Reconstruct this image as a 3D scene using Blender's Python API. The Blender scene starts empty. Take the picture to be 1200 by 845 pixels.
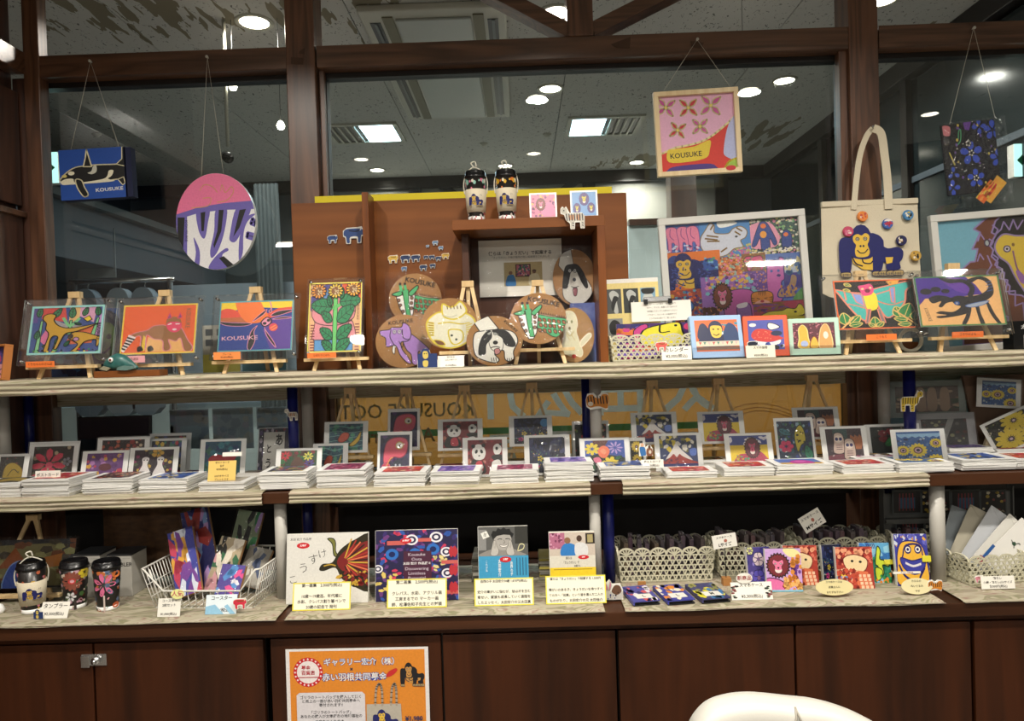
import bpy, math, random
from mathutils import Vector, Matrix, Euler
from mathutils.geometry import tessellate_polygon
R = math.radians
PI = math.pi
scene = bpy.context.scene
COL = scene.collection
random.seed(7)

# ---------------------------------------------------------------- camera
FPX = 850.0
cd = bpy.data.cameras.new('camera')
cam = bpy.data.objects.new('camera', cd)
COL.objects.link(cam)
cd.sensor_width = 36.0
cd.lens = 36.0 * FPX / 1200.0
cd.clip_start = 0.05
EYE = 1.5
cam.matrix_world = (Matrix.Translation((0, 0, EYE)) @ Matrix.Rotation(R(0.75), 4, 'Z')
                    @ Matrix.Rotation(R(90 - 0.8), 4, 'X') @ Matrix.Rotation(R(-1.75), 4, 'Z'))
scene.camera = cam
CM = cam.matrix_world.to_3x3()


def ray(u, v):
    return CM @ Vector(((u - 600) / FPX, -(v - 422.5) / FPX, -1.0))


def at(u, v, Y):
    d = ray(u, v)
    return Vector((0, 0, EYE)) + d * (Y / d.y)


def onz(u, v, z):
    d = ray(u, v)
    return Vector((0, 0, EYE)) + d * ((z - EYE) / d.z)


# ---------------------------------------------------------------- world and light
scene.view_settings.view_transform = 'Standard'
scene.view_settings.look = 'None'
scene.view_settings.gamma = 1.0
scene.view_settings.exposure = 0.75
world = bpy.data.worlds.new('world')
scene.world = world
world.use_nodes = True
world.node_tree.nodes['Background'].inputs[0].default_value = (0.6, 0.68, 0.8, 1)
world.node_tree.nodes['Background'].inputs[1].default_value = 0.12
CEIL = 2.9


def disk_light(x, y, z, size, energy, col, spread=150):
    l = bpy.data.lights.new('lamp_light', 'AREA')
    l.shape = 'DISK'
    l.size = size
    l.energy = energy
    l.color = col
    l.spread = R(spread)
    o = bpy.data.objects.new('lamp_light', l)
    COL.objects.link(o)
    o.location = (x, y, z)
    return o


WARM = (1.0, 0.93, 0.83)
COOL = (0.72, 0.92, 1.0)
# downlights of the shop side (they also show as reflections in the glass) : x, y, energy
FRONT_LAMPS = [(-1.1, 0.95, 15), (0.13, 0.95, 17), (1.3, 0.95, 16), (-1.1, -0.2, 8), (0.13, -0.2, 9), (1.35, -0.2, 8),
               (-2.4, 0.4, 7), (2.6, 0.4, 8)]
for lx, ly, e in FRONT_LAMPS:
    disk_light(lx, ly, CEIL - 0.02, 0.12, e, WARM)
# long ceiling lights deeper in the shop, behind the viewer
REAR_LAMPS = [(-3.0, -3.9), (-1.0, -3.9), (1.0, -3.9), (3.0, -3.9)]
for lx, ly in REAR_LAMPS:
    l = disk_light(lx, ly, CEIL - 0.03, 0.5, 19, (1.0, 0.97, 0.92), 180)
    l.data.shape = 'RECTANGLE'
    l.data.size_y = 0.16
# ---------------------------------------------------------------- materials
MATS = {}


def lin(h):
    if isinstance(h, (tuple, list)):
        return tuple(h[:3])
    h = h.lstrip('#')
    if len(h) == 3:
        h = ''.join(c * 2 for c in h)
    r = []
    for i in (0, 2, 4):
        c = int(h[i:i + 2], 16) / 255
        r.append(c / 12.92 if c <= 0.04045 else ((c + 0.055) / 1.055) ** 2.4)
    return tuple(r)


def new_mat(name):
    m = bpy.data.materials.new(name)
    m.use_nodes = True
    nt = m.node_tree
    return m, nt, nt.nodes['Principled BSDF']


def mat(name, col, rough=0.5, metal=0.0, var=0.08, scale=30.0, bump=0.0, col2=None, stretch=(1, 1, 1), coat=0.0, emit=0.0, spec=0.5):
    """Plain procedural material: noise between two close colours, optional bump."""
    if name in MATS:
        return MATS[name]
    m, nt, b = new_mat(name)
    L = nt.links.new
    c = lin(col)
    c2 = lin(col2) if col2 else tuple(max(0, x * (1 - var)) for x in c)
    tc = nt.nodes.new('ShaderNodeTexCoord')
    mp = nt.nodes.new('ShaderNodeMapping')
    mp.inputs['Scale'].default_value = stretch
    ns = nt.nodes.new('ShaderNodeTexNoise')
    ns.inputs['Scale'].default_value = scale
    ns.inputs['Detail'].default_value = 4
    mx = nt.nodes.new('ShaderNodeMix')
    mx.data_type = 'RGBA'
    mx.inputs['A'].default_value = (*c, 1)
    mx.inputs['B'].default_value = (*c2, 1)
    L(tc.outputs['Object'], mp.inputs[0])
    L(mp.outputs[0], ns.inputs['Vector'])
    L(ns.outputs['Fac'], mx.inputs['Factor'])
    L(mx.outputs['Result'], b.inputs['Base Color'])
    b.inputs['Roughness'].default_value = rough
    b.inputs['Metallic'].default_value = metal
    b.inputs['Coat Weight'].default_value = coat
    b.inputs['Specular IOR Level'].default_value = spec
    if bump:
        bp = nt.nodes.new('ShaderNodeBump')
        bp.inputs['Strength'].default_value = bump
        bp.inputs['Distance'].default_value = 0.002
        L(ns.outputs['Fac'], bp.inputs['Height'])
        L(bp.outputs[0], b.inputs['Normal'])
    if emit:
        b.inputs['Emission Color'].default_value = (*c, 1)
        b.inputs['Emission Strength'].default_value = emit
    MATS[name] = m
    return m


def wood(name, dark, light, axis='Z', rough=0.35, scale=14.0, rings=2.2, coat=0.2, contrast=1.0):
    m, nt, b = new_mat(name)
    L = nt.links.new
    tc = nt.nodes.new('ShaderNodeTexCoord')
    mp = nt.nodes.new('ShaderNodeMapping')
    s = {'X': (0.08, 1, 1), 'Y': (1, 0.08, 1), 'Z': (1, 1, 0.08)}[axis]
    mp.inputs['Scale'].default_value = s
    L(tc.outputs['Object'], mp.inputs[0])
    n1 = nt.nodes.new('ShaderNodeTexNoise')
    n1.inputs['Scale'].default_value = scale
    n1.inputs['Detail'].default_value = 3
    n1.inputs['Distortion'].default_value = 0.6
    L(mp.outputs[0], n1.inputs['Vector'])
    mu = nt.nodes.new('ShaderNodeMath')
    mu.operation = 'MULTIPLY'
    mu.inputs[1].default_value = rings * 6
    L(n1.outputs['Fac'], mu.inputs[0])
    fr = nt.nodes.new('ShaderNodeMath')
    fr.operation = 'PINGPONG'
    fr.inputs[1].default_value = 1.0
    L(mu.outputs[0], fr.inputs[0])
    n2 = nt.nodes.new('ShaderNodeTexNoise')
    n2.inputs['Scale'].default_value = scale * 9
    n2.inputs['Detail'].default_value = 5
    L(mp.outputs[0], n2.inputs['Vector'])
    ad = nt.nodes.new('ShaderNodeMath')
    ad.operation = 'MULTIPLY_ADD'
    ad.inputs[1].default_value = 0.55
    L(fr.outputs[0], ad.inputs[0])
    m3 = nt.nodes.new('ShaderNodeMath')
    m3.operation = 'MULTIPLY'
    m3.inputs[1].default_value = 0.5
    L(n2.outputs['Fac'], m3.inputs[0])
    L(m3.outputs[0], ad.inputs[2])
    cr = nt.nodes.new('ShaderNodeValToRGB')
    cr.color_ramp.elements[0].position = 0.5 - 0.4 * contrast
    cr.color_ramp.elements[1].position = min(1, 0.5 + 0.45 * contrast)
    cr.color_ramp.elements[0].color = (*lin(dark), 1)
    cr.color_ramp.elements[1].color = (*lin(light), 1)
    L(ad.outputs[0], cr.inputs[0])
    L(cr.outputs[0], b.inputs['Base Color'])
    b.inputs['Roughness'].default_value = rough
    b.inputs['Coat Weight'].default_value = coat
    b.inputs['Coat Roughness'].default_value = 0.25
    bp = nt.nodes.new('ShaderNodeBump')
    bp.inputs['Strength'].default_value = 0.12
    bp.inputs['Distance'].default_value = 0.001
    L(n2.outputs['Fac'], bp.inputs['Height'])
    L(bp.outputs[0], b.inputs['Normal'])
    MATS[name] = m
    return m


def print_mat(name, rough, coat=0.0, glow=0.0):
    """Printed or painted surface: colour comes from the mesh's own flat print colours, with a fine paint grain."""
    m, nt, b = new_mat(name)
    L = nt.links.new
    at_ = nt.nodes.new('ShaderNodeAttribute')
    at_.attribute_name = 'ink'
    ns = nt.nodes.new('ShaderNodeTexNoise')
    ns.inputs['Scale'].default_value = 180
    tc = nt.nodes.new('ShaderNodeTexCoord')
    L(tc.outputs['Object'], ns.inputs['Vector'])
    hs = nt.nodes.new('ShaderNodeHueSaturation')
    mr = nt.nodes.new('ShaderNodeMapRange')
    mr.inputs['To Min'].default_value = 0.8
    mr.inputs['To Max'].default_value = 1.05
    L(ns.outputs['Fac'], mr.inputs['Value'])
    L(mr.outputs[0], hs.inputs['Value'])
    L(at_.outputs['Color'], hs.inputs['Color'])
    L(hs.outputs[0], b.inputs['Base Color'])
    b.inputs['Roughness'].default_value = rough
    b.inputs['Coat Weight'].default_value = coat
    b.inputs['Coat Roughness'].default_value = 0.12
    if glow:   # thin cloth: light from the far side comes through
        tl_ = nt.nodes.new('ShaderNodeBsdfTranslucent')
        mx = nt.nodes.new('ShaderNodeMixShader')
        mx.inputs[0].default_value = glow
        L(hs.outputs[0], tl_.inputs[0])
        L(b.outputs[0], mx.inputs[1])
        L(tl_.outputs[0], mx.inputs[2])
        L(mx.outputs[0], nt.nodes['Material Output'].inputs[0])
    MATS[name] = m
    return m


def clear_mat(name, tint=(1, 1, 1), gloss=0.08, rough=0.03, wrinkle=0.0, milk=0.0, wscale=25):
    """Thin clear sheet: transparent with a fresnel gloss and, for film, wrinkles that break the highlight up."""
    m = bpy.data.materials.new(name)
    m.use_nodes = True
    nt = m.node_tree
    nt.nodes.clear()
    L = nt.links.new
    out = nt.nodes.new('ShaderNodeOutputMaterial')
    tr = nt.nodes.new('ShaderNodeBsdfTransparent')
    tr.inputs[0].default_value = (*tint, 1)
    gl = nt.nodes.new('ShaderNodeBsdfGlossy')
    gl.inputs['Roughness'].default_value = rough
    gl.inputs['Color'].default_value = (1, 1, 1, 1)
    lw = nt.nodes.new('ShaderNodeFresnel')
    lw.inputs['IOR'].default_value = 1.5
    ad = nt.nodes.new('ShaderNodeMath')
    ad.operation = 'ADD'
    ad.inputs[1].default_value = gloss - 0.04
    ad.use_clamp = True
    L(lw.outputs[0], ad.inputs[0])
    mx = nt.nodes.new('ShaderNodeMixShader')
    L(ad.outputs[0], mx.inputs[0])
    L(tr.outputs[0], mx.inputs[1])
    L(gl.outputs[0], mx.inputs[2])
    last = mx
    if milk:
        df = nt.nodes.new('ShaderNodeBsdfDiffuse')
        df.inputs[0].default_value = (0.8, 0.8, 0.8, 1)
        m2 = nt.nodes.new('ShaderNodeMixShader')
        m2.inputs[0].default_value = milk
        L(mx.outputs[0], m2.inputs[1])
        L(df.outputs[0], m2.inputs[2])
        last = m2
    if wrinkle:
        tc = nt.nodes.new('ShaderNodeTexCoord')
        ns = nt.nodes.new('ShaderNodeTexNoise')
        ns.inputs['Scale'].default_value = wscale
        ns.inputs['Detail'].default_value = 2
        ns.inputs['Distortion'].default_value = 1.5
        L(tc.outputs['Object'], ns.inputs['Vector'])
        bp = nt.nodes.new('ShaderNodeBump')
        bp.inputs['Strength'].default_value = wrinkle
        bp.inputs['Distance'].default_value = 0.02
        L(ns.outputs['Fac'], bp.inputs['Height'])
        L(bp.outputs[0], gl.inputs['Normal'])
    L(last.outputs[0], out.inputs[0])
    MATS[name] = m
    return m


def tag(o, label=None, cat=None, group=None, kind=None):
    if label:
        o['label'] = label
    if cat:
        o['category'] = cat
    if group:
        o['group'] = group
    if kind:
        o['kind'] = kind
    return o


# ---------------------------------------------------------------- mesh building
class MB:
    def __init__(s):
        s.v, s.f, s.mi, s.sm = [], [], [], []

    def add(s, vs, fs, mi=0, smooth=False, M=None):
        o = len(s.v)
        for p in vs:
            p = Vector(p)
            s.v.append(M @ p if M else p)
        for f in fs:
            s.f.append(tuple(i + o for i in f))
            s.mi.append(mi)
            s.sm.append(smooth)
        return s

    def box(s, x0, x1, y0, y1, z0, z1, mi=0, M=None):
        vs = [(x0, y0, z0), (x1, y0, z0), (x1, y1, z0), (x0, y1, z0), (x0, y0, z1), (x1, y0, z1), (x1, y1, z1), (x0, y1, z1)]
        fs = [(0, 3, 2, 1), (4, 5, 6, 7), (0, 1, 5, 4), (1, 2, 6, 5), (2, 3, 7, 6), (3, 0, 4, 7)]
        return s.add(vs, fs, mi, False, M)

    def bar(s, a, b, w, d, mi=0, up=(0, -1, 0)):
        """rectangular bar from a to b; w across, d along 'up'"""
        a, b = Vector(a), Vector(b)
        z = (b - a).normalized()
        y = Vector(up)
        x = y.cross(z).normalized()
        y = z.cross(x)
        M = Matrix((x, y, z)).transposed().to_4x4()
        M.translation = a
        return s.box(-w / 2, w / 2, -d / 2, d / 2, 0, (b - a).length, mi, M)

    def tube(s, pts, r, n=8, mi=0, cap=True, closed=False):
        pts = [Vector(p) for p in pts]
        k = len(pts)
        vs = []
        prev = None
        for i, p in enumerate(pts):
            if closed:
                t = pts[(i + 1) % k] - pts[i - 1]
            else:
                t = pts[min(i + 1, k - 1)] - pts[max(i - 1, 0)]
            t.normalize()
            if prev is None:
                ref = Vector((0, 0, 1)) if abs(t.z) < 0.9 else Vector((1, 0, 0))
                x = t.cross(ref).normalized()
            else:
                x = (prev - t * prev.dot(t)).normalized()
            prev = x
            y = t.cross(x)
            rr = r[i] if isinstance(r, (list, tuple)) else r
            for j in range(n):
                a = 2 * PI * j / n
                vs.append(p + (x * math.cos(a) + y * math.sin(a)) * rr)
        fs = []
        for i in range(k if closed else k - 1):
            for j in range(n):
                a, b = i * n + j, i * n + (j + 1) % n
                c, d = ((i + 1) % k) * n + (j + 1) % n, ((i + 1) % k) * n + j
                fs.append((a, b, c, d))
        if cap and not closed:
            fs.append(tuple(range(n - 1, -1, -1)))
            fs.append(tuple((k - 1) * n + j for j in range(n)))
        return s.add(vs, fs, mi, True)

    def lathe(s, prof, n=28, mi=0, c=(0, 0, 0), smooth=True):
        vs, fs = [], []
        for r, z in prof:
            for j in range(n):
                a = 2 * PI * j / n
                vs.append((c[0] + r * math.cos(a), c[1] + r * math.sin(a), c[2] + z))
        for i in range(len(prof) - 1):
            for j in range(n):
                a, b = i * n + j, i * n + (j + 1) % n
                fs.append((a, b, b + n, a + n))
        if prof[0][0] > 1e-5:
            fs.append(tuple(range(n - 1, -1, -1)))
        if prof[-1][0] > 1e-5:
            fs.append(tuple((len(prof) - 1) * n + j for j in range(n)))
        return s.add(vs, fs, mi, smooth)

    def slab(s, pts, y0, y1, mi=0, M=None):
        """closed outline pts [(x,z)] extruded from y0 (front) to y1 (back)"""
        n = len(pts)
        vs = [(p[0], y0, p[1]) for p in pts] + [(p[0], y1, p[1]) for p in pts]
        tr = tessellate_polygon([[Vector((p[0], p[1], 0)) for p in pts]])
        fs = []
        for t in tr:
            a = [Vector((pts[i][0], pts[i][1], 0)) for i in t]
            if (a[1] - a[0]).cross(a[2] - a[0]).z < 0:
                t = (t[0], t[2], t[1])
            fs.append(tuple(t))
            fs.append((t[0] + n, t[2] + n, t[1] + n))
        ar = sum(pts[i][0] * pts[(i + 1) % n][1] - pts[(i + 1) % n][0] * pts[i][1] for i in range(n))
        for i in range(n):
            j = (i + 1) % n
            fs.append((i, i + n, j + n, j) if ar > 0 else (i, j, j + n, i + n))
        return s.add(vs, fs, mi, False, M)

    def build(s, name, m, parent=None, bevel=0, loc=None):
        me = bpy.data.meshes.new(name)
        me.from_pydata([tuple(p) for p in s.v], [], s.f)
        for x in (m if isinstance(m, (list, tuple)) else [m]):
            me.materials.append(MATS[x] if isinstance(x, str) else x)
        me.polygons.foreach_set('material_index', s.mi)
        me.polygons.foreach_set('use_smooth', s.sm)
        me.update()
        o = bpy.data.objects.new(name, me)
        COL.objects.link(o)
        if parent:
            o.parent = parent
        if loc is not None:
            o.location = loc
        if bevel:
            b = o.modifiers.new('edge', 'BEVEL')
            b.width = bevel
            b.segments = 2
            b.limit_method = 'ANGLE'
        return o


def empty(name, loc, rz=0, lean=0, roll=0):
    o = bpy.data.objects.new(name, None)
    COL.objects.link(o)
    o.empty_display_size = 0.02
    o.matrix_world = Matrix.Translation(loc) @ Matrix.Rotation(R(rz), 4, 'Z') @ Matrix.Rotation(R(-lean), 4, 'X') @ Matrix.Rotation(R(roll), 4, 'Y')
    return o


def thing(name, loc, label, cat, group=None, rz=0, lean=0, roll=0):
    return tag(empty(name, loc, rz, lean, roll), label, cat, group)


def boxo(name, m, x0, x1, y0, y1, z0, z1, parent=None, bevel=0):
    return MB().box(x0, x1, y0, y1, z0, z1).build(name, m, parent, bevel)


def copy_tree(o, parent=None):
    c = o.copy()
    COL.objects.link(c)
    if parent:
        c.parent = parent
        c.matrix_parent_inverse = o.matrix_parent_inverse
    for ch in list(o.children):
        copy_tree(ch, c)
    return c


# ---------------------------------------------------------------- flat art
TEXTS = {}


def text_tris(s, bold=0.0):
    k = (s, bold)
    if k not in TEXTS:
        cu = bpy.data.curves.new('t', 'FONT')
        cu.body = s
        cu.fill_mode = 'FRONT'
        cu.resolution_u = 2
        cu.offset = bold
        cu.align_x = 'CENTER'
        cu.align_y = 'CENTER'
        o = bpy.data.objects.new('t', cu)
        COL.objects.link(o)
        dg = bpy.context.evaluated_depsgraph_get()
        ev = o.evaluated_get(dg)
        me = ev.to_mesh()
        me.calc_loop_triangles()
        vs = [(v.co.x, v.co.y) for v in me.vertices]
        ts = [tuple(vs[i] for i in t.vertices) for t in me.loop_triangles]
        ev.to_mesh_clear()
        bpy.data.objects.remove(o)
        bpy.data.curves.remove(cu)
        TEXTS[k] = ts
    return TEXTS[k]


def smooth(pts, closed=True, n=4):
    k = len(pts)
    out = []
    rng = range(k) if closed else range(k - 1)
    for i in rng:
        if closed:
            p0, p1, p2, p3 = pts[i - 1], pts[i], pts[(i + 1) % k], pts[(i + 2) % k]
        else:
            p0, p1, p2, p3 = pts[max(i - 1, 0)], pts[i], pts[i + 1], pts[min(i + 2, k - 1)]
        for j in range(n):
            t = j / n
            out.append(tuple(0.5 * ((2 * p1[a]) + (-p0[a] + p2[a]) * t + (2 * p0[a] - 5 * p1[a] + 4 * p2[a] - p3[a]) * t * t
                                    + (-p0[a] + 3 * p1[a] - 3 * p2[a] + p3[a]) * t ** 3) for a in (0, 1)))
    if not closed:
        out.append(tuple(pts[-1]))
    return out


class Art:
    """flat print: coordinates run 0..100 across and 0..100 down the picture"""

    def __init__(s, bg=None, aspect=1.0):
        s.tris = []          # (colour, layer, 3 points in page units)
        s.layer = 0
        s.asp = aspect       # width / height
        s.st = [(0, 0, 1, 1, 0)]
        s.clips = [None]
        if bg:
            s.bg(bg)

    def push(s, x0, y0, x1, y1, rot=0, clip=True, flip=False):
        a, b = s.pt((x0, y0)), s.pt((x1, y1))
        if flip:
            s.st.append((b[0], a[1], (a[0] - b[0]) / 100, (b[1] - a[1]) / 100, rot))
        else:
            s.st.append((a[0], a[1], (b[0] - a[0]) / 100, (b[1] - a[1]) / 100, rot))
        s.clips.append([(min(a[0], b[0]), min(a[1], b[1])), (max(a[0], b[0]), max(a[1], b[1]))] if clip else s.clips[-1])
        return s

    def pop(s):
        s.st.pop()
        s.clips.pop()
        return s

    def pt(s, p):
        x0, y0, sx, sy, rot = s.st[-1]
        x, y = p
        if rot:
            c, n = math.cos(R(rot)), math.sin(R(rot))
            x, y = x - 50, y - 50
            x, y = 50 + x * c - y * n, 50 + x * n + y * c
        return (x0 + x * sx, y0 + y * sy)

    def raw(s, col, tris, nl=True):
        if nl:
            s.layer += 1
        c = s.clips[-1]
        lo, hi = c if c else ((0, 0), (100, 100))
        lo = (max(lo[0], 0), max(lo[1], 0))
        hi = (min(hi[0], 100), min(hi[1], 100))
        for t in tris:
            poly = [s.pt(p) for p in t]
            if any(p[0] < lo[0] or p[1] < lo[1] or p[0] > hi[0] or p[1] > hi[1] for p in poly):
                for ax, lim, sg in ((0, lo[0], 1), (0, hi[0], -1), (1, lo[1], 1), (1, hi[1], -1)):
                    q = []
                    for i in range(len(poly)):
                        a, b = poly[i - 1], poly[i]
                        ia, ib = (a[ax] - lim) * sg >= 0, (b[ax] - lim) * sg >= 0
                        if ia != ib:
                            k = (lim - a[ax]) / (b[ax] - a[ax])
                            q.append((a[0] + (b[0] - a[0]) * k, a[1] + (b[1] - a[1]) * k))
                        if ib:
                            q.append(b)
                    poly = q
                    if not poly:
                        break
            if len(poly) >= 3:
                s.tris.append((col, s.layer, poly))
        return s

    def bg(s, col):
        return s.raw(col, [((0, 0), (100, 0), (100, 100), (0, 100))])

    def P(s, col, pts, o=None, ow=2):
        tr = tessellate_polygon([[Vector((p[0], p[1], 0)) for p in pts]])
        s.raw(col, [tuple(pts[i] for i in t) for t in tr])
        if o:
            s.L(o, ow, list(pts) + [pts[0]], sm=False)
        return s

    def S(s, col, pts, o=None, ow=2, n=4):
        return s.P(col, smooth(pts, True, n), o, ow)

    def B(s, col, x0, y0, x1, y1, o=None, ow=2):
        return s.P(col, [(x0, y0), (x1, y0), (x1, y1), (x0, y1)], o, ow)

    def E(s, col, cx, cy, rx, ry=None, rot=0, o=None, ow=2, n=16):
        ry = rx if ry is None else ry
        c, d = math.cos(R(rot)), math.sin(R(rot))
        pts = []
        for i in range(n):
            a = 2 * PI * i / n
            x, y = rx * math.cos(a), ry * math.sin(a)
            pts.append((cx + x * c - y * d, cy + x * d + y * c))
        s.raw(col, [(pts[0], pts[i], pts[i + 1]) for i in range(1, n - 1)])
        if o:
            s.L(o, ow, pts + [pts[0]], sm=False)
        return s

    def L(s, col, w, pts, sm=True, nl=True):
        w = w * 1.25
        if sm and len(pts) > 2:
            pts = smooth(pts, False, 4)
        # local aspect so the stroke has even width
        x0, y0, sx, sy, rot = s.st[-1]
        k = abs((sx * s.asp) / sy) if sy else 1
        q = []
        for a, b in zip(pts, pts[1:]):
            dx, dy = (b[0] - a[0]) * k, b[1] - a[1]
            l = math.hypot(dx, dy)
            if l < 1e-6:
                continue
            nx, ny = -dy / l * w / 2 / k, dx / l * w / 2
            ex, ey = dx / l * w * 0.2 / k, dy / l * w * 0.2
            p = [(a[0] + nx - ex, a[1] + ny - ey), (b[0] + nx + ex, b[1] + ny + ey), (b[0] - nx + ex, b[1] - ny + ey), (a[0] - nx - ex, a[1] - ny - ey)]
            q.append(tuple(p))
        return s.raw(col, q, nl)

    def T(s, col, txt, x, y, size, rot=0, bold=0.0, sx=1.0):
        k = s.st[-1]
        kk = abs((k[2] * s.asp) / k[3])
        c, d = math.cos(R(rot)), math.sin(R(rot))
        q = []
        for t in text_tris(txt, bold):
            pp = []
            for (a, b) in t:
                a, b = a * size * sx, -b * size
                a, b = a * c - b * d, a * d + b * c
                pp.append((x + a / kk, y + b))
            q.append(tuple(pp))
        return s.raw(col, q)

    def lines(s, col, txts, x, y, size, dy, rot=0, bold=0.0, sx=1.0):
        for i, t in enumerate(txts):
            s.T(col, t, x, y + i * dy, size, rot, bold, sx)
        return s

    def dots(s, cols, n, x0=0, y0=0, x1=100, y1=100, r=(1, 3), seed=0, stretch=1.0):
        rn = random.Random(seed)
        for c in cols:
            q = []
            for i in range(n):
                cx, cy, rr, a0 = rn.uniform(x0, x1), rn.uniform(y0, y1), rn.uniform(*r), rn.uniform(0, 6.28)
                ca, sa = math.cos(a0), math.sin(a0)
                pp = []
                for j in range(5):
                    a = 2 * PI * j / 5
                    px, py = rr * stretch * math.cos(a), rr * math.sin(a)
                    pp.append((cx + px * ca - py * sa, cy + px * sa + py * ca))
                q.append(tuple(pp))
            s.raw(c, q)
        return s

    def petals(s, col, cx, cy, r, n, w=0.35, o=None, ow=1, r0=0.15, a0=0, ky=1.0):
        for i in range(n):
            a = R(a0) + 2 * PI * i / n
            ux, uy = math.cos(a), math.sin(a)
            vx, vy = -uy, ux
            P = [(r0, 0), (0.5, w * 0.55), (0.85, w * 0.5), (1, 0), (0.85, -w * 0.5), (0.5, -w * 0.55)]
            pts = [(cx + r * (p * ux + q * vx), cy + r * (p * uy + q * vy) * ky) for p, q in P]
            s.P(col, pts, o, ow)
        return s

    def build(s, name, W, H, m='print_matte', parent=None, y=-0.0006, eps=0.00002, shape=None, wrap=None, flat=False, off=(0, 0)):
        """mesh in the XZ plane (front towards -Y), base at z=0; shape='round' clips to an ellipse; wrap=(radius function of z) bends it"""
        vs, fs, cs = [], [], []
        for col, lay, poly in s.tris:
            if shape == 'round':
                N = 32
                for i in range(N):
                    a = 2 * PI * (i + 0.5) / N
                    nx, ny = math.cos(a), math.sin(a)
                    lim = 50 * math.cos(PI / N)
                    q = []
                    for j in range(len(poly)):
                        p0, p1 = poly[j - 1], poly[j]
                        d0 = lim - ((p0[0] - 50) * nx + (p0[1] - 50) * ny)
                        d1 = lim - ((p1[0] - 50) * nx + (p1[1] - 50) * ny)
                        if (d0 >= 0) != (d1 >= 0):
                            k = d0 / (d0 - d1)
                            q.append((p0[0] + (p1[0] - p0[0]) * k, p0[1] + (p1[1] - p0[1]) * k))
                        if d1 >= 0:
                            q.append(p1)
                    poly = q
                    if not poly:
                        break
                if len(poly) < 3:
                    continue
            o = len(vs)
            yy = y - lay * eps
            for (a, b) in poly:
                X, Z = (a / 100 - 0.5) * W, (1 - b / 100) * H
                if wrap:
                    rr = wrap(Z) - y + lay * eps * 4
                    th = X / rr
                    vs.append((rr * math.sin(th) + off[0], -rr * math.cos(th), Z + off[1]))
                else:
                    vs.append((X + off[0], yy, Z + off[1]))
            ar = sum(poly[i - 1][0] * poly[i][1] - poly[i][0] * poly[i - 1][1] for i in range(len(poly)))
            idx = tuple(range(o, o + len(poly)))
            fs.append(idx if ar < 0 else idx[::-1])
            cs.append(col)
        if flat:   # lie face up: y -> up
            vs = [(x, z - H / 2, -yv) for x, yv, z in vs]
        me = bpy.data.meshes.new(name)
        me.from_pydata(vs, [], fs)
        at_ = me.color_attributes.new('ink', 'FLOAT_COLOR', 'CORNER')
        buf = []
        for f, c in zip(fs, cs):
            buf.extend((*lin(c), 1.0) * len(f))
        at_.data.foreach_set('color', buf)
        me.materials.append(MATS[m])
        me.update()
        o = bpy.data.objects.new(name, me)
        COL.objects.link(o)
        if parent:
            o.parent = parent
        return o


print_mat('print_matte', 0.55)
print_mat('print_gloss', 0.4, 0.1)
print_mat('print_cloth', 0.8, 0, 0.5)
clear_mat('clear_acrylic', gloss=0.04, rough=0.02, milk=0.006)
clear_mat('clear_film', gloss=0.015, rough=0.03, wrinkle=0.5, milk=0.0, wscale=18)
clear_mat('clear_sleeve', gloss=0.02, rough=0.03, wrinkle=0.12, milk=0.02, wscale=14)
# ---------------------------------------------------------------- room materials
wood('wood_post', '#3b2519', '#785038', 'Z', 0.36, 9, 2.6, 0.25, 1.1)
wood('wood_beam', '#3b2519', '#73503a', 'X', 0.28, 9, 2.2, 0.4, 1.1)
wood('wood_side', '#32201a', '#5b3b2d', 'Z', 0.33, 8, 1.6, 0.4, 1.0)
wood('cherry', '#683a1a', '#92592c', 'X', 0.38, 4.5, 1.4, 0.2, 1.2)
wood('cherry_up', '#5f3416', '#864d24', 'Z', 0.38, 7, 1.4, 0.2, 1.2)
wood('cabinet', '#241005', '#43200b', 'Z', 0.55, 6, 1.0, 0.03, 1.0)
wood('counter_wood', '#291509', '#4a2b18', 'X', 0.45, 6, 1.0, 0.1, 1.0)
wood('easel_wood', '#c9a672', '#ead0a0', 'Z', 0.55, 20, 0.8, 0, 0.9)
wood('frame_wood', '#dcbf8e', '#f2dfb8', 'Z', 0.5, 16, 0.8, 0, 0.9)
for q_ in ('cabinet', 'counter_wood', 'cherry', 'cherry_up'):
    MATS[q_].node_tree.nodes['Principled BSDF'].inputs['Specular IOR Level'].default_value = 0.2
mat('dark_frame', '#1d1714', 0.35, 0, 0.2, 20)
mat('black_metal', '#0d0d0f', 0.35)
mat('white_plastic', '#dcdad2', 0.4)
mat('cream_plastic', '#cfc9b2', 0.4)
mat('pipe_white', '#b9b6ae', 0.35, 0, 0.12, 14)
mat('pipe_blue', '#141d6a', 0.35, 0, 0.2, 14)
mat('black_plastic', '#0e0e10', 0.25)
mat('paper', '#e8e5dc', 0.7, 0, 0.03)
mat('card_white', '#f1f1ee', 0.35, 0, 0.03)
mat('chrome', '#c9c9c9', 0.25, 1.0)
mat('canvas', '#d8cdb4', 0.85, 0, 0.12, 260, 0.5)
mat('string', '#d9d4c4', 0.8)
mat('navy', '#141a3d', 0.6)
mat('cork', '#b38552', 0.8, 0, 0.25, 160, 0.2, '#9c7448')
mat('floor_mat', '#8f8a82', 0.4, 0, 0.2, 3)
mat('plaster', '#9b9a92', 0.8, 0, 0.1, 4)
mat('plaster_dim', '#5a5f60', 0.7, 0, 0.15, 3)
mat('board_blue', '#cbdadb', 0.5, 0, 0.08, 3)
mat('grey_blue', '#444e57', 0.6, 0, 0.15, 2)
mat('lens', '#fff2dc', 0.5, emit=9.0)
mat('lens_cool', '#c8efff', 0.5, emit=10.0)
mat('ac_white', '#b9b8ab', 0.45, 0, 0.06, 5)
mat('grille_dark', '#25282a', 0.4)
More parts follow.
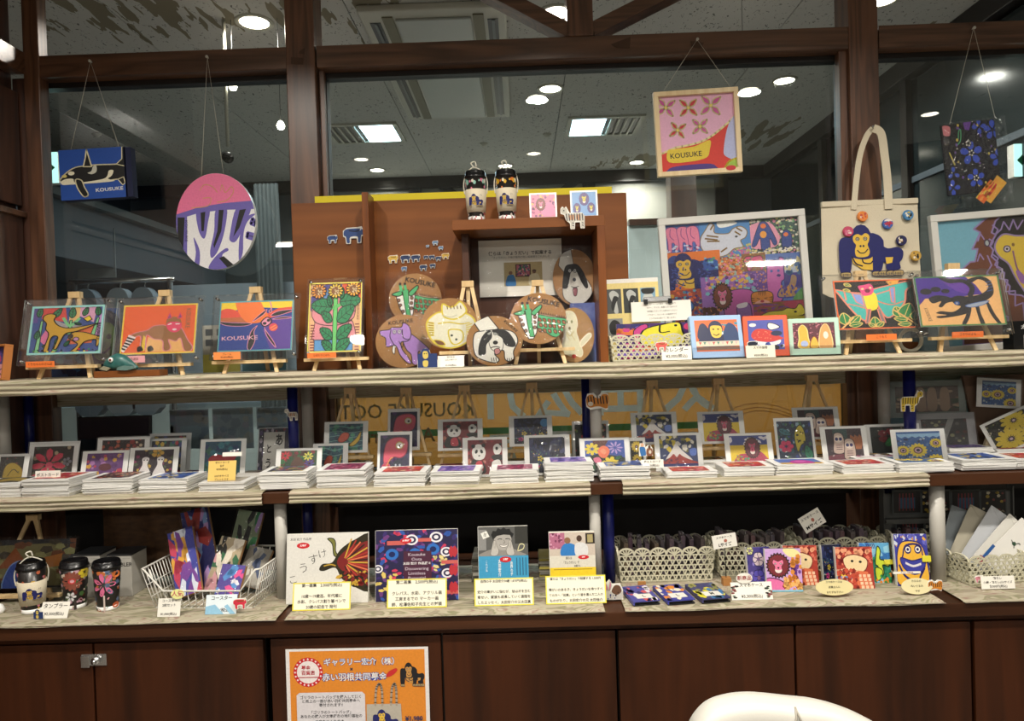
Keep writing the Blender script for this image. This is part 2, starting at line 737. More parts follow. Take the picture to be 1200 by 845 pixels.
mat('olive_trim', '#6e6a52', 0.5)


def ceiling_mat():
    m, nt, b = new_mat('ceiling_board')
    L = nt.links.new
    g = nt.nodes.new('ShaderNodeNewGeometry')
    # small worm-like pits of acoustic board
    mp = nt.nodes.new('ShaderNodeMapping')
    mp.inputs['Scale'].default_value = (1, 0.55, 1)
    L(g.outputs['Position'], mp.inputs[0])
    n = nt.nodes.new('ShaderNodeTexNoise')
    n.inputs['Scale'].default_value = 75
    n.inputs['Detail'].default_value = 1.5
    n.inputs['Distortion'].default_value = 1.2
    L(mp.outputs[0], n.inputs['Vector'])
    cr = nt.nodes.new('ShaderNodeValToRGB')
    cr.color_ramp.elements[0].position = 0.30
    cr.color_ramp.elements[0].color = (0.09, 0.09, 0.085, 1)
    cr.color_ramp.elements[1].position = 0.36
    cr.color_ramp.elements[1].color = (0.5, 0.5, 0.47, 1)
    L(n.outputs['Fac'], cr.inputs[0])
    # peeled streaks where old posters' glue pulled the paint away, in three spots
    dist = None
    for p in SPOTS:
        d = nt.nodes.new('ShaderNodeVectorMath')
        d.operation = 'DISTANCE'
        d.inputs[1].default_value = p
        L(g.outputs['Position'], d.inputs[0])
        if dist is None:
            dist = d.outputs['Value']
        else:
            mn = nt.nodes.new('ShaderNodeMath')
            mn.operation = 'MINIMUM'
            L(dist, mn.inputs[0])
            L(d.outputs['Value'], mn.inputs[1])
            dist = mn.outputs[0]
    mr = nt.nodes.new('ShaderNodeMapRange')
    mr.inputs['From Min'].default_value = 0.15
    mr.inputs['From Max'].default_value = 0.55
    mr.inputs['To Min'].default_value = 0.13
    mr.inputs['To Max'].default_value = -0.15
    L(dist, mr.inputs['Value'])
    m2 = nt.nodes.new('ShaderNodeMapping')
    m2.inputs['Scale'].default_value = (1.2, 0.25, 1)
    m2.inputs['Rotation'].default_value = (0, 0, 0.35)
    L(g.outputs['Position'], m2.inputs[0])
    n2 = nt.nodes.new('ShaderNodeTexNoise')
    n2.inputs['Scale'].default_value = 15
    n2.inputs['Detail'].default_value = 2.5
    L(m2.outputs[0], n2.inputs['Vector'])
    ad = nt.nodes.new('ShaderNodeMath')
    L(n2.outputs['Fac'], ad.inputs[0])
    L(mr.outputs[0], ad.inputs[1])
    gt = nt.nodes.new('ShaderNodeMath')
    gt.operation = 'GREATER_THAN'
    gt.inputs[1].default_value = 0.61
    L(ad.outputs[0], gt.inputs[0])
    mx = nt.nodes.new('ShaderNodeMix')
    mx.data_type = 'RGBA'
    L(gt.outputs[0], mx.inputs['Factor'])
    L(cr.outputs[0], mx.inputs['A'])
    mx.inputs['B'].default_value = (0.20, 0.175, 0.12, 1)
    L(mx.outputs['Result'], b.inputs['Base Color'])
    b.inputs['Roughness'].default_value = 0.9
    MATS['ceiling_board'] = m


SPOTS = [tuple(onz(u, v, CEIL)) for u, v in ((70, 8), (150, 2), (385, 0), (740, 190), (880, 165), (905, 160))]
ceiling_mat()


def cloth_mat(name, stretch, scale):
    m, nt, b = new_mat(name)
    L = nt.links.new
    g = nt.nodes.new('ShaderNodeTexCoord')
    mp = nt.nodes.new('ShaderNodeMapping')
    mp.inputs['Scale'].default_value = stretch
    L(g.outputs['Object'], mp.inputs[0])
    n = nt.nodes.new('ShaderNodeTexNoise')
    n.inputs['Scale'].default_value = scale
    n.inputs['Detail'].default_value = 2.2
    n.inputs['Distortion'].default_value = 2.0
    L(mp.outputs[0], n.inputs['Vector'])
    cr = nt.nodes.new('ShaderNodeValToRGB')
    e = cr.color_ramp.elements
    stops = [(0.0, '#8d8674'), (0.36, '#b9ab96'), (0.42, '#9c9a74'), (0.46, '#d4cab0'), (0.54, '#c9c0a4'), (0.57, '#b39484'), (0.60, '#ddd3bc'), (0.68, '#bcae90'), (0.72, '#70614c'), (0.76, '#d8cfb6')]
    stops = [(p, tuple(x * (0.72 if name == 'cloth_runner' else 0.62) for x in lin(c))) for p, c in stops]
    e[0].position, e[0].color = stops[0][0], (*lin(stops[0][1]), 1)
    e[1].position, e[1].color = stops[-1][0], (*lin(stops[-1][1]), 1)
    for p, c in stops[1:-1]:
        q = e.new(p)
        q.color = (*lin(c), 1)
    L(n.outputs['Fac'], cr.inputs[0])
    L(cr.outputs[0], b.inputs['Base Color'])
    b.inputs['Roughness'].default_value = 0.85
    n3 = nt.nodes.new('ShaderNodeTexNoise')
    n3.inputs['Scale'].default_value = 300
    bp = nt.nodes.new('ShaderNodeBump')
    bp.inputs['Strength'].default_value = 0.25
    bp.inputs['Distance'].default_value = 0.002
    L(n3.outputs['Fac'], bp.inputs['Height'])
    L(bp.outputs[0], b.inputs['Normal'])
    MATS[name] = m


cloth_mat('cloth_runner', (0.16, 1.6, 5), 12)
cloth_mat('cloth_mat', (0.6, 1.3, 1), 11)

# window glass: clear, with the real reflection of the lit shop in it
clear_mat('window_glass', tint=(0.9, 0.94, 0.94), gloss=0.05, rough=0.0)

# ---------------------------------------------------------------- the shell
YP = 2.42                      # front face of posts and beams
ZT, ZM, ZC = 1.455, 1.112, 0.790   # top shelf, middle shelf, counter top (cloth surface)


def struct(o):
    o['kind'] = 'structure'
    return o


struct(boxo('floor', 'floor_mat', -4.2, 4.2, -6, 7, -0.05, 0))
ceil = struct(boxo('ceiling', 'plaster_dim', -4.2, 4.2, -6, 7, CEIL + 0.012, CEIL + 0.05))
pm = None
PX, PY = 0.91, 1.82
for i in range(9):
    for j in range(7):
        x0, y0 = -4.2 + i * 0.93, -5.84 + j * 1.84
        if pm is None:
            pm = boxo('ceiling_panel', 'ceiling_board', 0, 0.926, 0, 1.836, 0, 0.012, ceil)
            o = pm
        else:
            o = pm.copy()
            COL.objects.link(o)
        o.location = (x0 - 0.18, y0 + 0.35, CEIL)
struct(boxo('wall_front', 'plaster', -4.2, 4.2, -6.05, -6, 0, CEIL))
for sx, nm in ((-1, 'wall_west'), (1, 'wall_east')):
    struct(boxo(nm, 'plaster', min(sx * 4.2, sx * 4.25), max(sx * 4.2, sx * 4.25), -6, 2.3, 0, CEIL))

# low wall below the window, behind the shelves
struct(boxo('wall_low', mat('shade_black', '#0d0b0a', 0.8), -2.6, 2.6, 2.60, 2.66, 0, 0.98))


def post(name, u0, u1, ztop=CEIL, zbot=0.0, m='wood_post', v=120, y=YP, d=0.105):
    a, b = at(u0, v, y).x, at(u1, v, y).x
    return struct(boxo(name, m, a, b, y, y + d, zbot, ztop, bevel=0.003))


post('trim_1', 336.5, 370.5)
post('trim_2', 996.5, 1031)
post('trim_3', 25.5, 44, v=40, d=0.05)
zb0, zb1 = at(600, 70.5, YP).z, at(600, 44.5, YP).z
xs = [at(44, 75, YP).x, at(336.5, 75, YP).x, at(370.5, 75, YP).x, at(996.5, 50, YP).x, at(1031, 50, YP).x, 2.4]
for k, (a, b) in enumerate(((0, 1), (2, 3), (4, 5))):
    struct(boxo('trim_%d' % (4 + k), 'wood_beam', xs[a], xs[b], YP + 0.004, YP + 0.10, zb0, zb1, bevel=0.003))
post('trim_7', 664.5, 695, zbot=zb1, v=20)
post('trim_8', 985, 996, zbot=zb1, v=20, m='dark_frame', y=YP + 0.06, d=0.05)


def brace(name, p, q):
    a, b = at(*p, YP + 0.05), at(*q, YP + 0.05)
    return struct(MB().bar(a, b, 0.046, 0.08).build(name, 'wood_beam', bevel=0.003))


brace('trim_9', (668, 42), (535, -28))
brace('trim_10', (692, 40), (815, -22))

# windows: dark slim frame and a pane each, standing just behind the posts
YG = YP + 0.075
for k, (a, b) in enumerate(((0, 1), (2, 3), (4, 5))):
    w = MB()
    x0, x1, z0, z1, t = xs[a], xs[b], 0.98, zb0, 0.018
    if k == 0:
        x0 = at(34, 150, YG).x
    for (p, q, r, s_) in ((x0, x1, z0, z0 + t), (x0, x1, z1 - t, z1), (x0, x0 + t, z0 + t, z1 - t), (x1 - t, x1, z0 + t, z1 - t)):
        w.box(p, q, YG - 0.02, YG + 0.02, r, s_)
    wf = struct(w.build('window_%d' % (k + 1), 'dark_frame'))
    boxo('pane', 'window_glass', x0 + t, x1 - t, YG - 0.0008, YG + 0.0008, z0 + t, z1 - t, wf)
# warm wooden jamb strips seen beside the frames
struct(boxo('trim_11', 'wood_post', xs[3] - 0.030, xs[3], YP + 0.02, YG - 0.022, 1.0, zb0))
struct(boxo('trim_12', 'wood_post', xs[2], xs[2] + 0.016, YP + 0.03, YG - 0.022, 1.0, zb0))

# shop side wall at the left end of the shelves: panelled
XL = at(25.5, 150, YP).x
wl = struct(boxo('wall_left', 'wood_side', XL - 0.08, XL - 0.03, 1.2, YP, 0, CEIL))
boxo('panel', 'wood_side', XL - 0.03, XL - 0.008, 1.2, YP, 0.9, at(10, 240, 2.3).z, wl, 0.003)
boxo('panel', 'wood_side', XL - 0.03, XL - 0.008, 1.2, YP, at(10, 240, 2.3).z + 0.02, at(10, 92, 2.3).z, wl, 0.003)
struct(boxo('trim_14', 'wood_beam', XL - 0.03, XL + 0.006, 1.2, YP, at(10, 247, 2.3).z, at(10, 240, 2.3).z, bevel=0.002))
struct(boxo('trim_15', 'wood_beam', XL - 0.03, XL + 0.02, 1.2, YP, zb0 + 0.01, zb1 + 0.01, bevel=0.003))
struct(boxo('trim_16', 'wood_side', XL - 0.03, at(42, 150, YP).x, YP + 0.004, YP + 0.05, 0, zb0, bevel=0.003))

# ---------------------------------------------------------------- the room behind the glass
YB = 5.8
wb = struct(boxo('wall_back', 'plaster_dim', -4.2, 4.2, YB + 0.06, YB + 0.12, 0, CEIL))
fb = MB()
ztr = at(600, 218, YB).z
fb.box(-4.2, 4.2, YB - 0.04, YB + 0.05, ztr, CEIL)
fr = struct(fb.build('trim_17', 'dark_frame'))
k = 17
for u in (378, 487, 690, 845):
    k += 1
    x = at(u, 230, YB).x
    struct(boxo('trim_%d' % k, 'dark_frame', x - 0.05, x + 0.05, YB - 0.03, YB + 0.05, 0, ztr))
for (p, q) in (((500, 207), (560, 246)), ((690, 200), (640, 240))):
    k += 1
    struct(MB().bar(at(*p, YB), at(*q, YB), 0.06, 0.06).build('trim_%d' % k, 'dark_frame'))
for (u0, u1) in ((390, 485), (490, 688), (692, 840)):
    k += 1
    struct(boxo('trim_%d' % k, 'plaster', at(u0, 230, YB).x, at(u1, 230, YB).x, YB + 0.0, YB + 0.05, 1.2, ztr))
# east side of the back room: dark glazed wall with its head rail
XR = 2.0
wr = struct(boxo('wall_right', 'dark_frame', XR + 0.03, XR + 0.08, 2.7, YB, 0, CEIL))
struct(boxo('trim_40', 'dark_frame', XR - 0.05, XR + 0.03, 2.7, YB, 2.80, CEIL, bevel=0.004))
struct(boxo('trim_41', 'grey_blue', XR - 0.01, XR + 0.03, 2.7, YB, 2.28, 2.31))
for q in range(3):
    boxo('panel', mat('dark_glass', '#1c2426', 0.12, 0, 0.2, 2), XR, XR + 0.03, 2.75 + q * 1.02, 3.7 + q * 1.02, 0.1, 2.79, wr)
for y in (3.72, 4.74):
    k += 1
    struct(boxo('trim_%d' % (k + 20), 'dark_frame', XR - 0.03, XR + 0.03, y - 0.03, y + 0.03, 0, 2.8))
# west side: wall and the long soffit below the ceiling
struct(boxo('wall_west_back', 'grey_blue', -3.15, -3.1, 2.7, YB, 0, CEIL))
struct(boxo('trim_60', 'grey_blue', -3.1, -2.35, 2.7, YB, 2.05, 2.35, bevel=0.004))
struct(boxo('trim_61', 'plaster_dim', -3.1, -2.30, 2.7, YB, 2.35, 2.39))
# dark wooden column and a pale partition further right
xa = at(800, 250, 4.6).x
struct(boxo('trim_62', 'wood_side', xa - 0.07, xa + 0.09, 4.6, 4.75, 0, CEIL))
struct(boxo('trim_63', 'board_blue', at(737, 300, 4.0).x, at(795, 300, 4.0).x, 4.0, 4.05, 0.9, at(760, 264, 4.0).z))
struct(boxo('trim_64', 'wood_side', at(737, 262, 4.0).x, at(795, 262, 4.0).x, 3.98, 4.05, at(760, 264, 4.0).z, at(760, 257, 4.0).z))

# ---------------------------------------------------------------- ceiling lights and equipment


def downlight(u, v, diam, label, lit=True, group=None, xy=None, e=8):
    p = onz(u, v, CEIL) if xy is None else Vector((*xy, CEIL))
    t = thing('downlight', (p.x, p.y, CEIL), label, 'ceiling light', group)
    r = diam / 2
    MB().lathe([(r * 0.76, 0), (r * 0.78, -0.006), (r, -0.007), (r * 1.02, -0.003), (r * 1.02, 0)], 32).build('trim_ring', 'ac_white', t)
    MB().lathe([(0, -0.004), (r * 0.76, -0.004), (r * 0.76, -0.001)], 32).build('lens', 'lens', t)
    if e:
        disk_light(p.x, p.y, CEIL - 0.02, 0.12, e, WARM)
    return t


downlight(298, 25.5, 0.155, 'round recessed downlight, the biggest, above the window beam beside the tall wooden post')
downlight(652, 14, 0.15, 'lit downlight partly hidden behind the short post above the beam')
downlight(645, 103.5, 0.145, 'bright downlight beyond the glass between the two louvred light panels, its ring plain to see')
downlight(919, 94, 0.135, 'bright downlight beyond the glass just above and beyond the pink flower painting')
downlight(746, 190, 0.13, 'small far downlight at the end of the room, near the peeled ceiling patch')
downlight(442, 199, 0.13, 'small far downlight above the yellow strip of the wooden display cabinet')
downlight(592, 194, 0.13, 'far downlight peeping out just behind the two tumblers')
downlight(1033, -1, 0.15, 'downlight cut by the top of the picture beside the tall post behind the tote bag')
for i, (x, y, e) in enumerate(FRONT_LAMPS):
    downlight(0, 0, 0.13, 'shop side downlight, ' + ['first of the row by the window', 'middle of the row by the window', 'last of the row by the window', 'first of the second row from the window', 'middle of the second row from the window', 'last of the second row from the window', 'alone beyond the wooden side wall', 'alone beyond the rows at the tote bag side'][i], group='shop side downlights', xy=(x, y), e=0)


for x, y in REAR_LAMPS:
    t = thing('ceiling_lamp', (x, y, CEIL), 'long shop ceiling light mirrored in the glass, ' + {-3: 'outer one at the orca canvas side', -1: 'inner one at the orca canvas side', 1: 'inner one at the tote bag side', 3: 'outer one at the tote bag side'}[int(x)], 'ceiling light', 'long shop lights')
    boxo('diffuser', 'lens', -0.27, 0.27, -0.09, 0.09, -0.02, 0, t)


def louvre_lamp(u, v, flip, label):
    p = onz(u, v, CEIL)
    t = thing('louvre_light', (p.x, p.y, CEIL), label, 'ceiling light', rz=0)
    W, D = 0.47, 0.40
    f = MB()
    for (a, b, c, d) in ((-W / 2, W / 2, -D / 2, -D / 2 + .03), (-W / 2, W / 2, D / 2 - .03, D / 2), (-W / 2, -W / 2 + .03, -D / 2 + .03, D / 2 - .03), (W / 2 - .03, W / 2, -D / 2 + .03, D / 2 - .03)):
        f.box(a, b, c, d, -0.012, 0)
    f.build('frame', 'ac_white', t)
    s = -1 if flip else 1
    a, b = sorted((s * 0.0, s * 0.2))
    boxo('lamp', 'lens_cool', a, b, -D / 2 + 0.03, D / 2 - 0.03, -0.009, -0.001, t)
    a, b = sorted((s * -0.2, s * -0.005))
    boxo('backing', 'grille_dark', a, b, -D / 2 + 0.03, D / 2 - 0.03, -0.004, -0.001, t)
    for q in range(4):
        x = s * (-0.035 - 0.045 * q)
        o = boxo('louvre', 'ac_white', x - 0.006, x + 0.006, -D / 2 + 0.03, D / 2 - 0.03, -0.016, -0.004, t)
    l = disk_light(p.x + s * 0.1, p.y, CEIL - 0.03, 0.3, 10, COOL)
    return t


louvre_lamp(427, 155.5, False, 'square ceiling light with cool white lamp on its right half, nearer the tall wooden post'.replace('right ', 'far '))
louvre_lamp(707, 147, True, 'square ceiling light with cool white lamp half and dark louvres, beside the pink flower painting')

p0, p1 = onz(425, 3, CEIL), onz(592, 131, CEIL)
cx, cy = (onz(421, 4, CEIL).x + onz(588, 1, CEIL).x) / 2, (onz(505, 2, CEIL).y + onz(540, 133, CEIL).y) / 2
t = thing('air_conditioner', (cx, cy, CEIL), 'long white ceiling air conditioner panel with dark slots above the window beam', 'air conditioner')
W, D = 0.60, (onz(540, 133, CEIL).y - onz(505, 2, CEIL).y)
MB().box(-W / 2, W / 2, -D / 2, D / 2, -0.03, 0).build('body', 'ac_white', t, 0.008)
MB().box(-0.155, 0.155, -D / 2 + 0.07, D / 2 - 0.05, -0.042, -0.03).build('centre_panel', mat('ac_panel', '#a7aca6', 0.3, 0, 0.05, 4), t, 0.004)
for s in (-1, 1):
    MB().box(s * 0.185 - 0.022, s * 0.185 + 0.022, -D / 2 + 0.05, D / 2 - 0.03, -0.036, -0.03).build('trim_strip', 'olive_trim', t)
    MB().box(s * 0.243 - 0.022, s * 0.243 + 0.022, -D / 2 + 0.10, D / 2 - 0.06, -0.0325, -0.03).build('slot', 'grille_dark', t)
    MB().box(s * 0.243 - 0.004, s * 0.243 + 0.008, -D / 2 + 0.10, D / 2 - 0.06, -0.038, -0.0325).build('vane', mat('vane', '#5b6062', 0.4), t)

for (u, v, lab) in ((567, 168, 'small round smoke sensor between the louvred lights'), (641, 157, 'tiny round sensor under the bright downlight'), (113, 157, 'small round sensor above the orca canvas')):
    p = onz(u, v, CEIL)
    tag(MB().lathe([(0, -0.02), (0.012, -0.02), (0.02, -0.01), (0.028, -0.004), (0.028, 0)], 16).build('ceiling_sensor', 'ac_white', loc=(p.x, p.y, CEIL)), lab, 'sensor')


def exit_sign(x0, x1, z0, z1, Y, lab, sgn):
    xc, w, h = (x0 + x1) / 2, x1 - x0, z1 - z0
    t = thing('exit_sign', (xc, Y, z0), lab, 'sign')
    boxo('housing', 'white_plastic', -w / 2, w / 2, 0.002, 0.04, 0, h, t)
    f = MB().box(-w / 2, w / 2, 0, 0.002, 0, h)
    f.build('face', mat('sign_face', '#bff3ea', 0.4, emit=0.9), t)
    a = Art()
    a.P('#0d9a6a', [(50 - 50 * sgn, 22), (50 + 0 * sgn, 10), (50 + 42 * sgn, 50), (50, 90), (50 - 50 * sgn, 78)])
    a.B('#d7f7f0', min(50 - 50 * sgn, 50 - 6 * sgn), 42, max(50 - 50 * sgn, 50 - 6 * sgn), 58)
    a.build('arrow', w, h, 'print_matte', t, y=-0.0005)
    boxo('hanger', 'black_metal', -0.008, 0.008, 0.01, 0.03, h, CEIL - z0, t)


p, q = at(47, 215, 2.9), at(67, 178, 2.9)
exit_sign(p.x - 0.06, q.x, p.z, q.z, 2.9, 'green and white exit arrow sign behind the glass beside the orca canvas', 1)
p, q = at(1189, 207, 2.9), at(1210, 168, 2.9)
exit_sign(p.x, q.x + 0.05, p.z, q.z, 2.9, 'green and white exit sign behind the glass near the blue flower pouch', -1)
# small bare bulbs on wires behind the left pane
for (u, v, lab) in ((273, 101.5, 'small glowing bulb on a thin wire above the round tree canvas'), (329, 147.5, 'small glowing bulb on a wire close beside the tall wooden post'), (871, 74, 'small glowing bulb on a wire above the pink flower painting')):
    p = at(u, v, 3.0)
    t = thing('pendant_bulb', (p.x, p.y, p.z), lab, 'light bulb')
    MB().lathe([(0, -0.017), (0.012, -0.013), (0.017, 0), (0.012, 0.013), (0.006, 0.02), (0, 0.021)], 16).build('bulb', 'lens', t)
    MB().tube([(0, 0, 0.02), (0, 0, CEIL - p.z)], 0.0012, 5).build('wire', 'grille_dark', t)
# surveillance camera
p = at(267, 172, 3.0)
t = thing('security_camera', (p.x, p.y, CEIL), 'small security camera on a ceiling stalk behind the round tree canvas', 'camera')
MB().tube([(0, 0, 0), (0, 0, p.z - CEIL)], 0.008, 8).build('stalk', 'ac_white', t)
MB().tube([(-0.02, 0.03, p.z - CEIL - 0.03), (0.02, -0.05, p.z - CEIL - 0.06)], 0.022, 12).build('body', 'black_plastic', t)
# ---------------------------------------------------------------- the pictures (flat print, coordinates 0..100 down and across)
K_ = '#141414'


def leaf(a, x0, y0, x1, y1, w, col='#2f8a57', vein='#0f2a1c', n=3):
    dx, dy = x1 - x0, y1 - y0
    nx, ny = -dy * w, dx * w
    pts = [(x0, y0), (x0 + dx * .3 + nx, y0 + dy * .3 + ny), (x0 + dx * .7 + nx * .8, y0 + dy * .7 + ny * .8), (x1, y1), (x0 + dx * .7 - nx * .8, y0 + dy * .7 - ny * .8), (x0 + dx * .3 - nx, y0 + dy * .3 - ny)]
    a.S(col, pts, vein, 1.2)
    a.L(vein, 0.8, [(x0, y0), (x1, y1)])
    for i in range(n):
        f = (i + 1) / (n + 1)
        c = (x0 + dx * f, y0 + dy * f)
        for s in (-1, 1):
            a.L(vein, 0.7, [c, (c[0] + dx * .16 + s * nx * .7, c[1] + dy * .16 + s * ny * .7)])


def gorilla(a, navy='#1b1e63', yel='#e6bd45', line='#0e1040', feet=True, whiteface=False):
    a.S(navy, [(1, 36), (6, 28), (16, 28), (22, 34), (20, 60), (17, 90), (2, 90), (0, 62)])
    a.S(navy, [(48, 24), (60, 24), (68, 32), (70, 44), (66, 88), (48, 88), (44, 60)])
    a.S(navy, [(62, 42), (76, 50), (92, 48), (100, 57), (98, 70), (94, 76), (94, 88), (74, 88), (72, 76), (62, 70)])
    a.P(yel, [(19, 62), (52, 62), (52, 88), (36, 86), (22, 74)])
    a.E(navy, 35, 33, 17, 28)
    a.S(navy, [(18, 40), (52, 40), (54, 60), (44, 68), (26, 66), (16, 58)])
    a.S(yel, [(23, 26), (30, 22), (36, 25), (42, 21), (48, 26), (47, 36), (45, 42), (48, 54), (44, 63), (28, 63), (25, 52), (27, 42), (23, 35)])
    for x in (29.5, 41.5):
        a.E(line, x, 31, 3.2, 3.4)
        a.E('#cfc6a0', x, 31, 2, 2.2)
        a.E(line, x, 31, 1, 1.1)
    a.E(line, 34, 44, 1.6, 2)
    a.E(line, 38.5, 44, 1.6, 2)
    a.L(line, 1.5, [(29, 51), (33, 56), (40, 56), (45, 50)])
    a.L(line, 2, [(20, 62), (26, 75), (36, 80)])
    a.L(line, 1.8, [(36, 66), (38, 74), (48, 76), (52, 72)])
    a.P(yel, [(72, 66), (84, 66), (82, 76), (73, 78)])
    if feet:
        for x in (3, 52, 62, 74, 84):
            a.S('#b9a06a', [(x, 91), (x + 14, 91), (x + 14, 99), (x, 98)], line, 1)
            for i in range(3):
                a.L(line, 0.8, [(x + 3 + 3.5 * i, 93), (x + 3 + 3.5 * i, 99)])
    return a


def art_orca():
    a = Art('#2350a8')
    o = '#e9e0b8'
    a.S(K_, [(0, 62), (4, 53), (12, 44), (22, 37), (34, 34), (60, 33), (88, 34), (101, 32), (103, 66), (88, 64), (70, 66), (40, 67), (14, 68)], o, 1.8)
    a.P(K_, [(37, 35), (41, 18), (43.5, 1), (47, 20), (50, 36)], o, 1.6)
    a.P(K_, [(88, 34), (97, 24), (98, 0), (104, 0), (104, 40)], o, 1.2)
    a.S('#efe8cc', [(1, 63), (8, 58), (20, 58), (25, 66), (60, 63), (72, 58), (76, 46), (83, 46), (80, 56), (74, 62), (84, 67), (55, 69), (20, 69), (4, 69)])
    a.S(K_, [(24, 60), (33, 62), (37, 76), (42, 90), (38, 95), (33, 92), (26, 76)], o, 1.6)
    a.P(K_, [(89, 64), (98, 60), (100, 72), (96, 76)], o, 1.2)
    a.E('#efe8cc', 18, 47, 5, 4)
    a.S('#cfcfc0', [(52, 36), (57, 34), (57, 46), (50, 51), (43, 48), (49, 45)])
    a.E('#e3d27a', 7, 52, 4, 3)
    a.T('#e9e9e6', 'KOUSUKE', 75, 83, 9.5, -2, 0.02)
    return a


def art_tree_round():
    a = Art('#e9e8ea')
    p = '#6b5fae'
    a.P('#e8749d', [(0, 0), (100, 0), (100, 29), (60, 32), (20, 38), (0, 46)])
    a.P(p, [(0, 43), (30, 35), (60, 31), (100, 28), (98, 37), (60, 38), (30, 41), (14, 45), (14, 100), (0, 100)])
    a.P(K_, [(2, 46), (11, 46), (9, 80), (2, 84)])
    a.S(p, [(26, 39), (42, 38), (40, 52), (37, 66), (33, 67), (28, 58)])
    a.P(K_, [(31, 41), (37, 40), (35, 60), (32, 60)])
    a.S(p, [(50, 38), (64, 36), (61, 60), (53, 80), (45, 88), (43, 80), (48, 60)])
    a.P(K_, [(54, 38), (60, 38), (57, 60), (48, 78), (47, 74), (52, 60)])
    a.S(p, [(76, 36), (94, 35), (88, 50), (76, 70), (68, 70), (68, 62)])
    a.P(K_, [(80, 38), (88, 37), (80, 56), (72, 66)])
    a.S(p, [(100, 42), (90, 50), (85, 62), (84, 82), (79, 90), (80, 66), (88, 46)])
    for q in ([(96, 47), (100, 50), (100, 54), (94, 52)], [(90, 62), (100, 64), (100, 69), (89, 66)]):
        a.P(K_, q, p, 3)
    a.S(p, [(22, 67), (26, 72), (30, 82), (29, 96), (23, 96), (25, 82)])
    a.S(p, [(42, 100), (48, 88), (62, 78), (66, 80), (58, 86), (72, 100)])
    a.P(K_, [(54, 88), (60, 86), (74, 96), (66, 99)])
    a.T('#231a45', 'KOUSUKE', 13, 60, 5, 90)
    for pts in ([(30, 18), (36, 12), (46, 14), (52, 20)], [(56, 18), (58, 12), (62, 20), (70, 14), (72, 20), (64, 28), (52, 30)], [(20, 36), (40, 34), (44, 26), (34, 26)]):
        a.L('#d9a06a', 0.7, pts)
    return a


def art_pinkflowers():
    a = Art('#d8382c')
    a.S('#e9b2cf', [(-10, -10), (110, -10), (105, 25), (80, 48), (55, 62), (20, 68), (-10, 70)], '#e8d9a0', 2.2)
    for cx, cy, c, r in ((10, 14, '#c34f93', 15), (40, 16, '#c22a35', 15), (70, 15, '#c34f93', 17), (24, 45, '#c22a35', 13), (54, 42, '#c34f93', 13)):
        for k in range(4):
            an = R(45 + 90 * k + (cx % 13))
            x1, y1 = cx + r * 1.05 * math.cos(an), cy + r * math.sin(an)
            mx, my = (cx + x1) / 2, (cy + y1) / 2
            nx, ny = -(y1 - cy) * .2, (x1 - cx) * .2
            a.S(c, [(cx + (x1 - cx) * .15, cy + (y1 - cy) * .15), (mx + nx, my + ny), (x1, y1), (mx - nx, my - ny)], '#e6da9c', 1.3)
        a.E('#e5d46a', cx, cy, 2.2)
    a.S('#e5c93a', [(9, 72), (20, 70), (45, 68), (66, 61), (65, 74), (60, 84), (38, 88), (10, 87)])
    a.T('#1a1a1a', 'KOUSUKE', 33, 79, 9.5, -2, 0.015)
    a.S('#b9bfe6', [(92, 42), (105, 32), (105, 86), (86, 84), (84, 72)])
    a.S('#4a3384', [(8, 97), (20, 93), (60, 92), (72, 96), (70, 104), (8, 104)])
    a.S('#9fc54a', [(86, 96), (92, 90), (104, 88), (104, 104), (84, 104)], '#e8d23a', 2)
    return a


def art_bluepouch():
    a = Art('#151518')
    b = '#3450bd'
    a.dots(['#d8c55a', '#6a4f9a'], 14, r=(1, 2.6), seed=3)
    for cx, cy, r, n in ((50, 44, 22, 5), (54, 80, 17, 5), (70, 8, 14, 4), (95, 15, 18, 5), (100, 55, 16, 5), (12, 70, 12, 3), (8, 90, 14, 4), (85, 98, 14, 4)):
        a.petals(b, cx, cy, r, n, 0.5, a0=-90, ky=0.8)
    for cx, cy in ((50, 44), (54, 80), (46, 30)):
        a.E('#141414', cx, cy, 6, 5)
        for k in range(5):
            a.E('#e8e2d0', cx + 4 * math.cos(k * 1.25), cy + 3.4 * math.sin(k * 1.25), 1.3, 1.2)
    a.S('#c9737a', [(0, 2), (14, 4), (12, 16), (0, 14)])
    a.P('#6a3f96', [(40, 0), (56, 0), (50, 12), (42, 10)])
    a.L('#54b07a', 1.5, [(28, 22), (30, 12), (34, 10), (32, 24), (26, 30)])
    a.L('#d8c55a', 1.5, [(8, 40), (16, 58)])
    return a


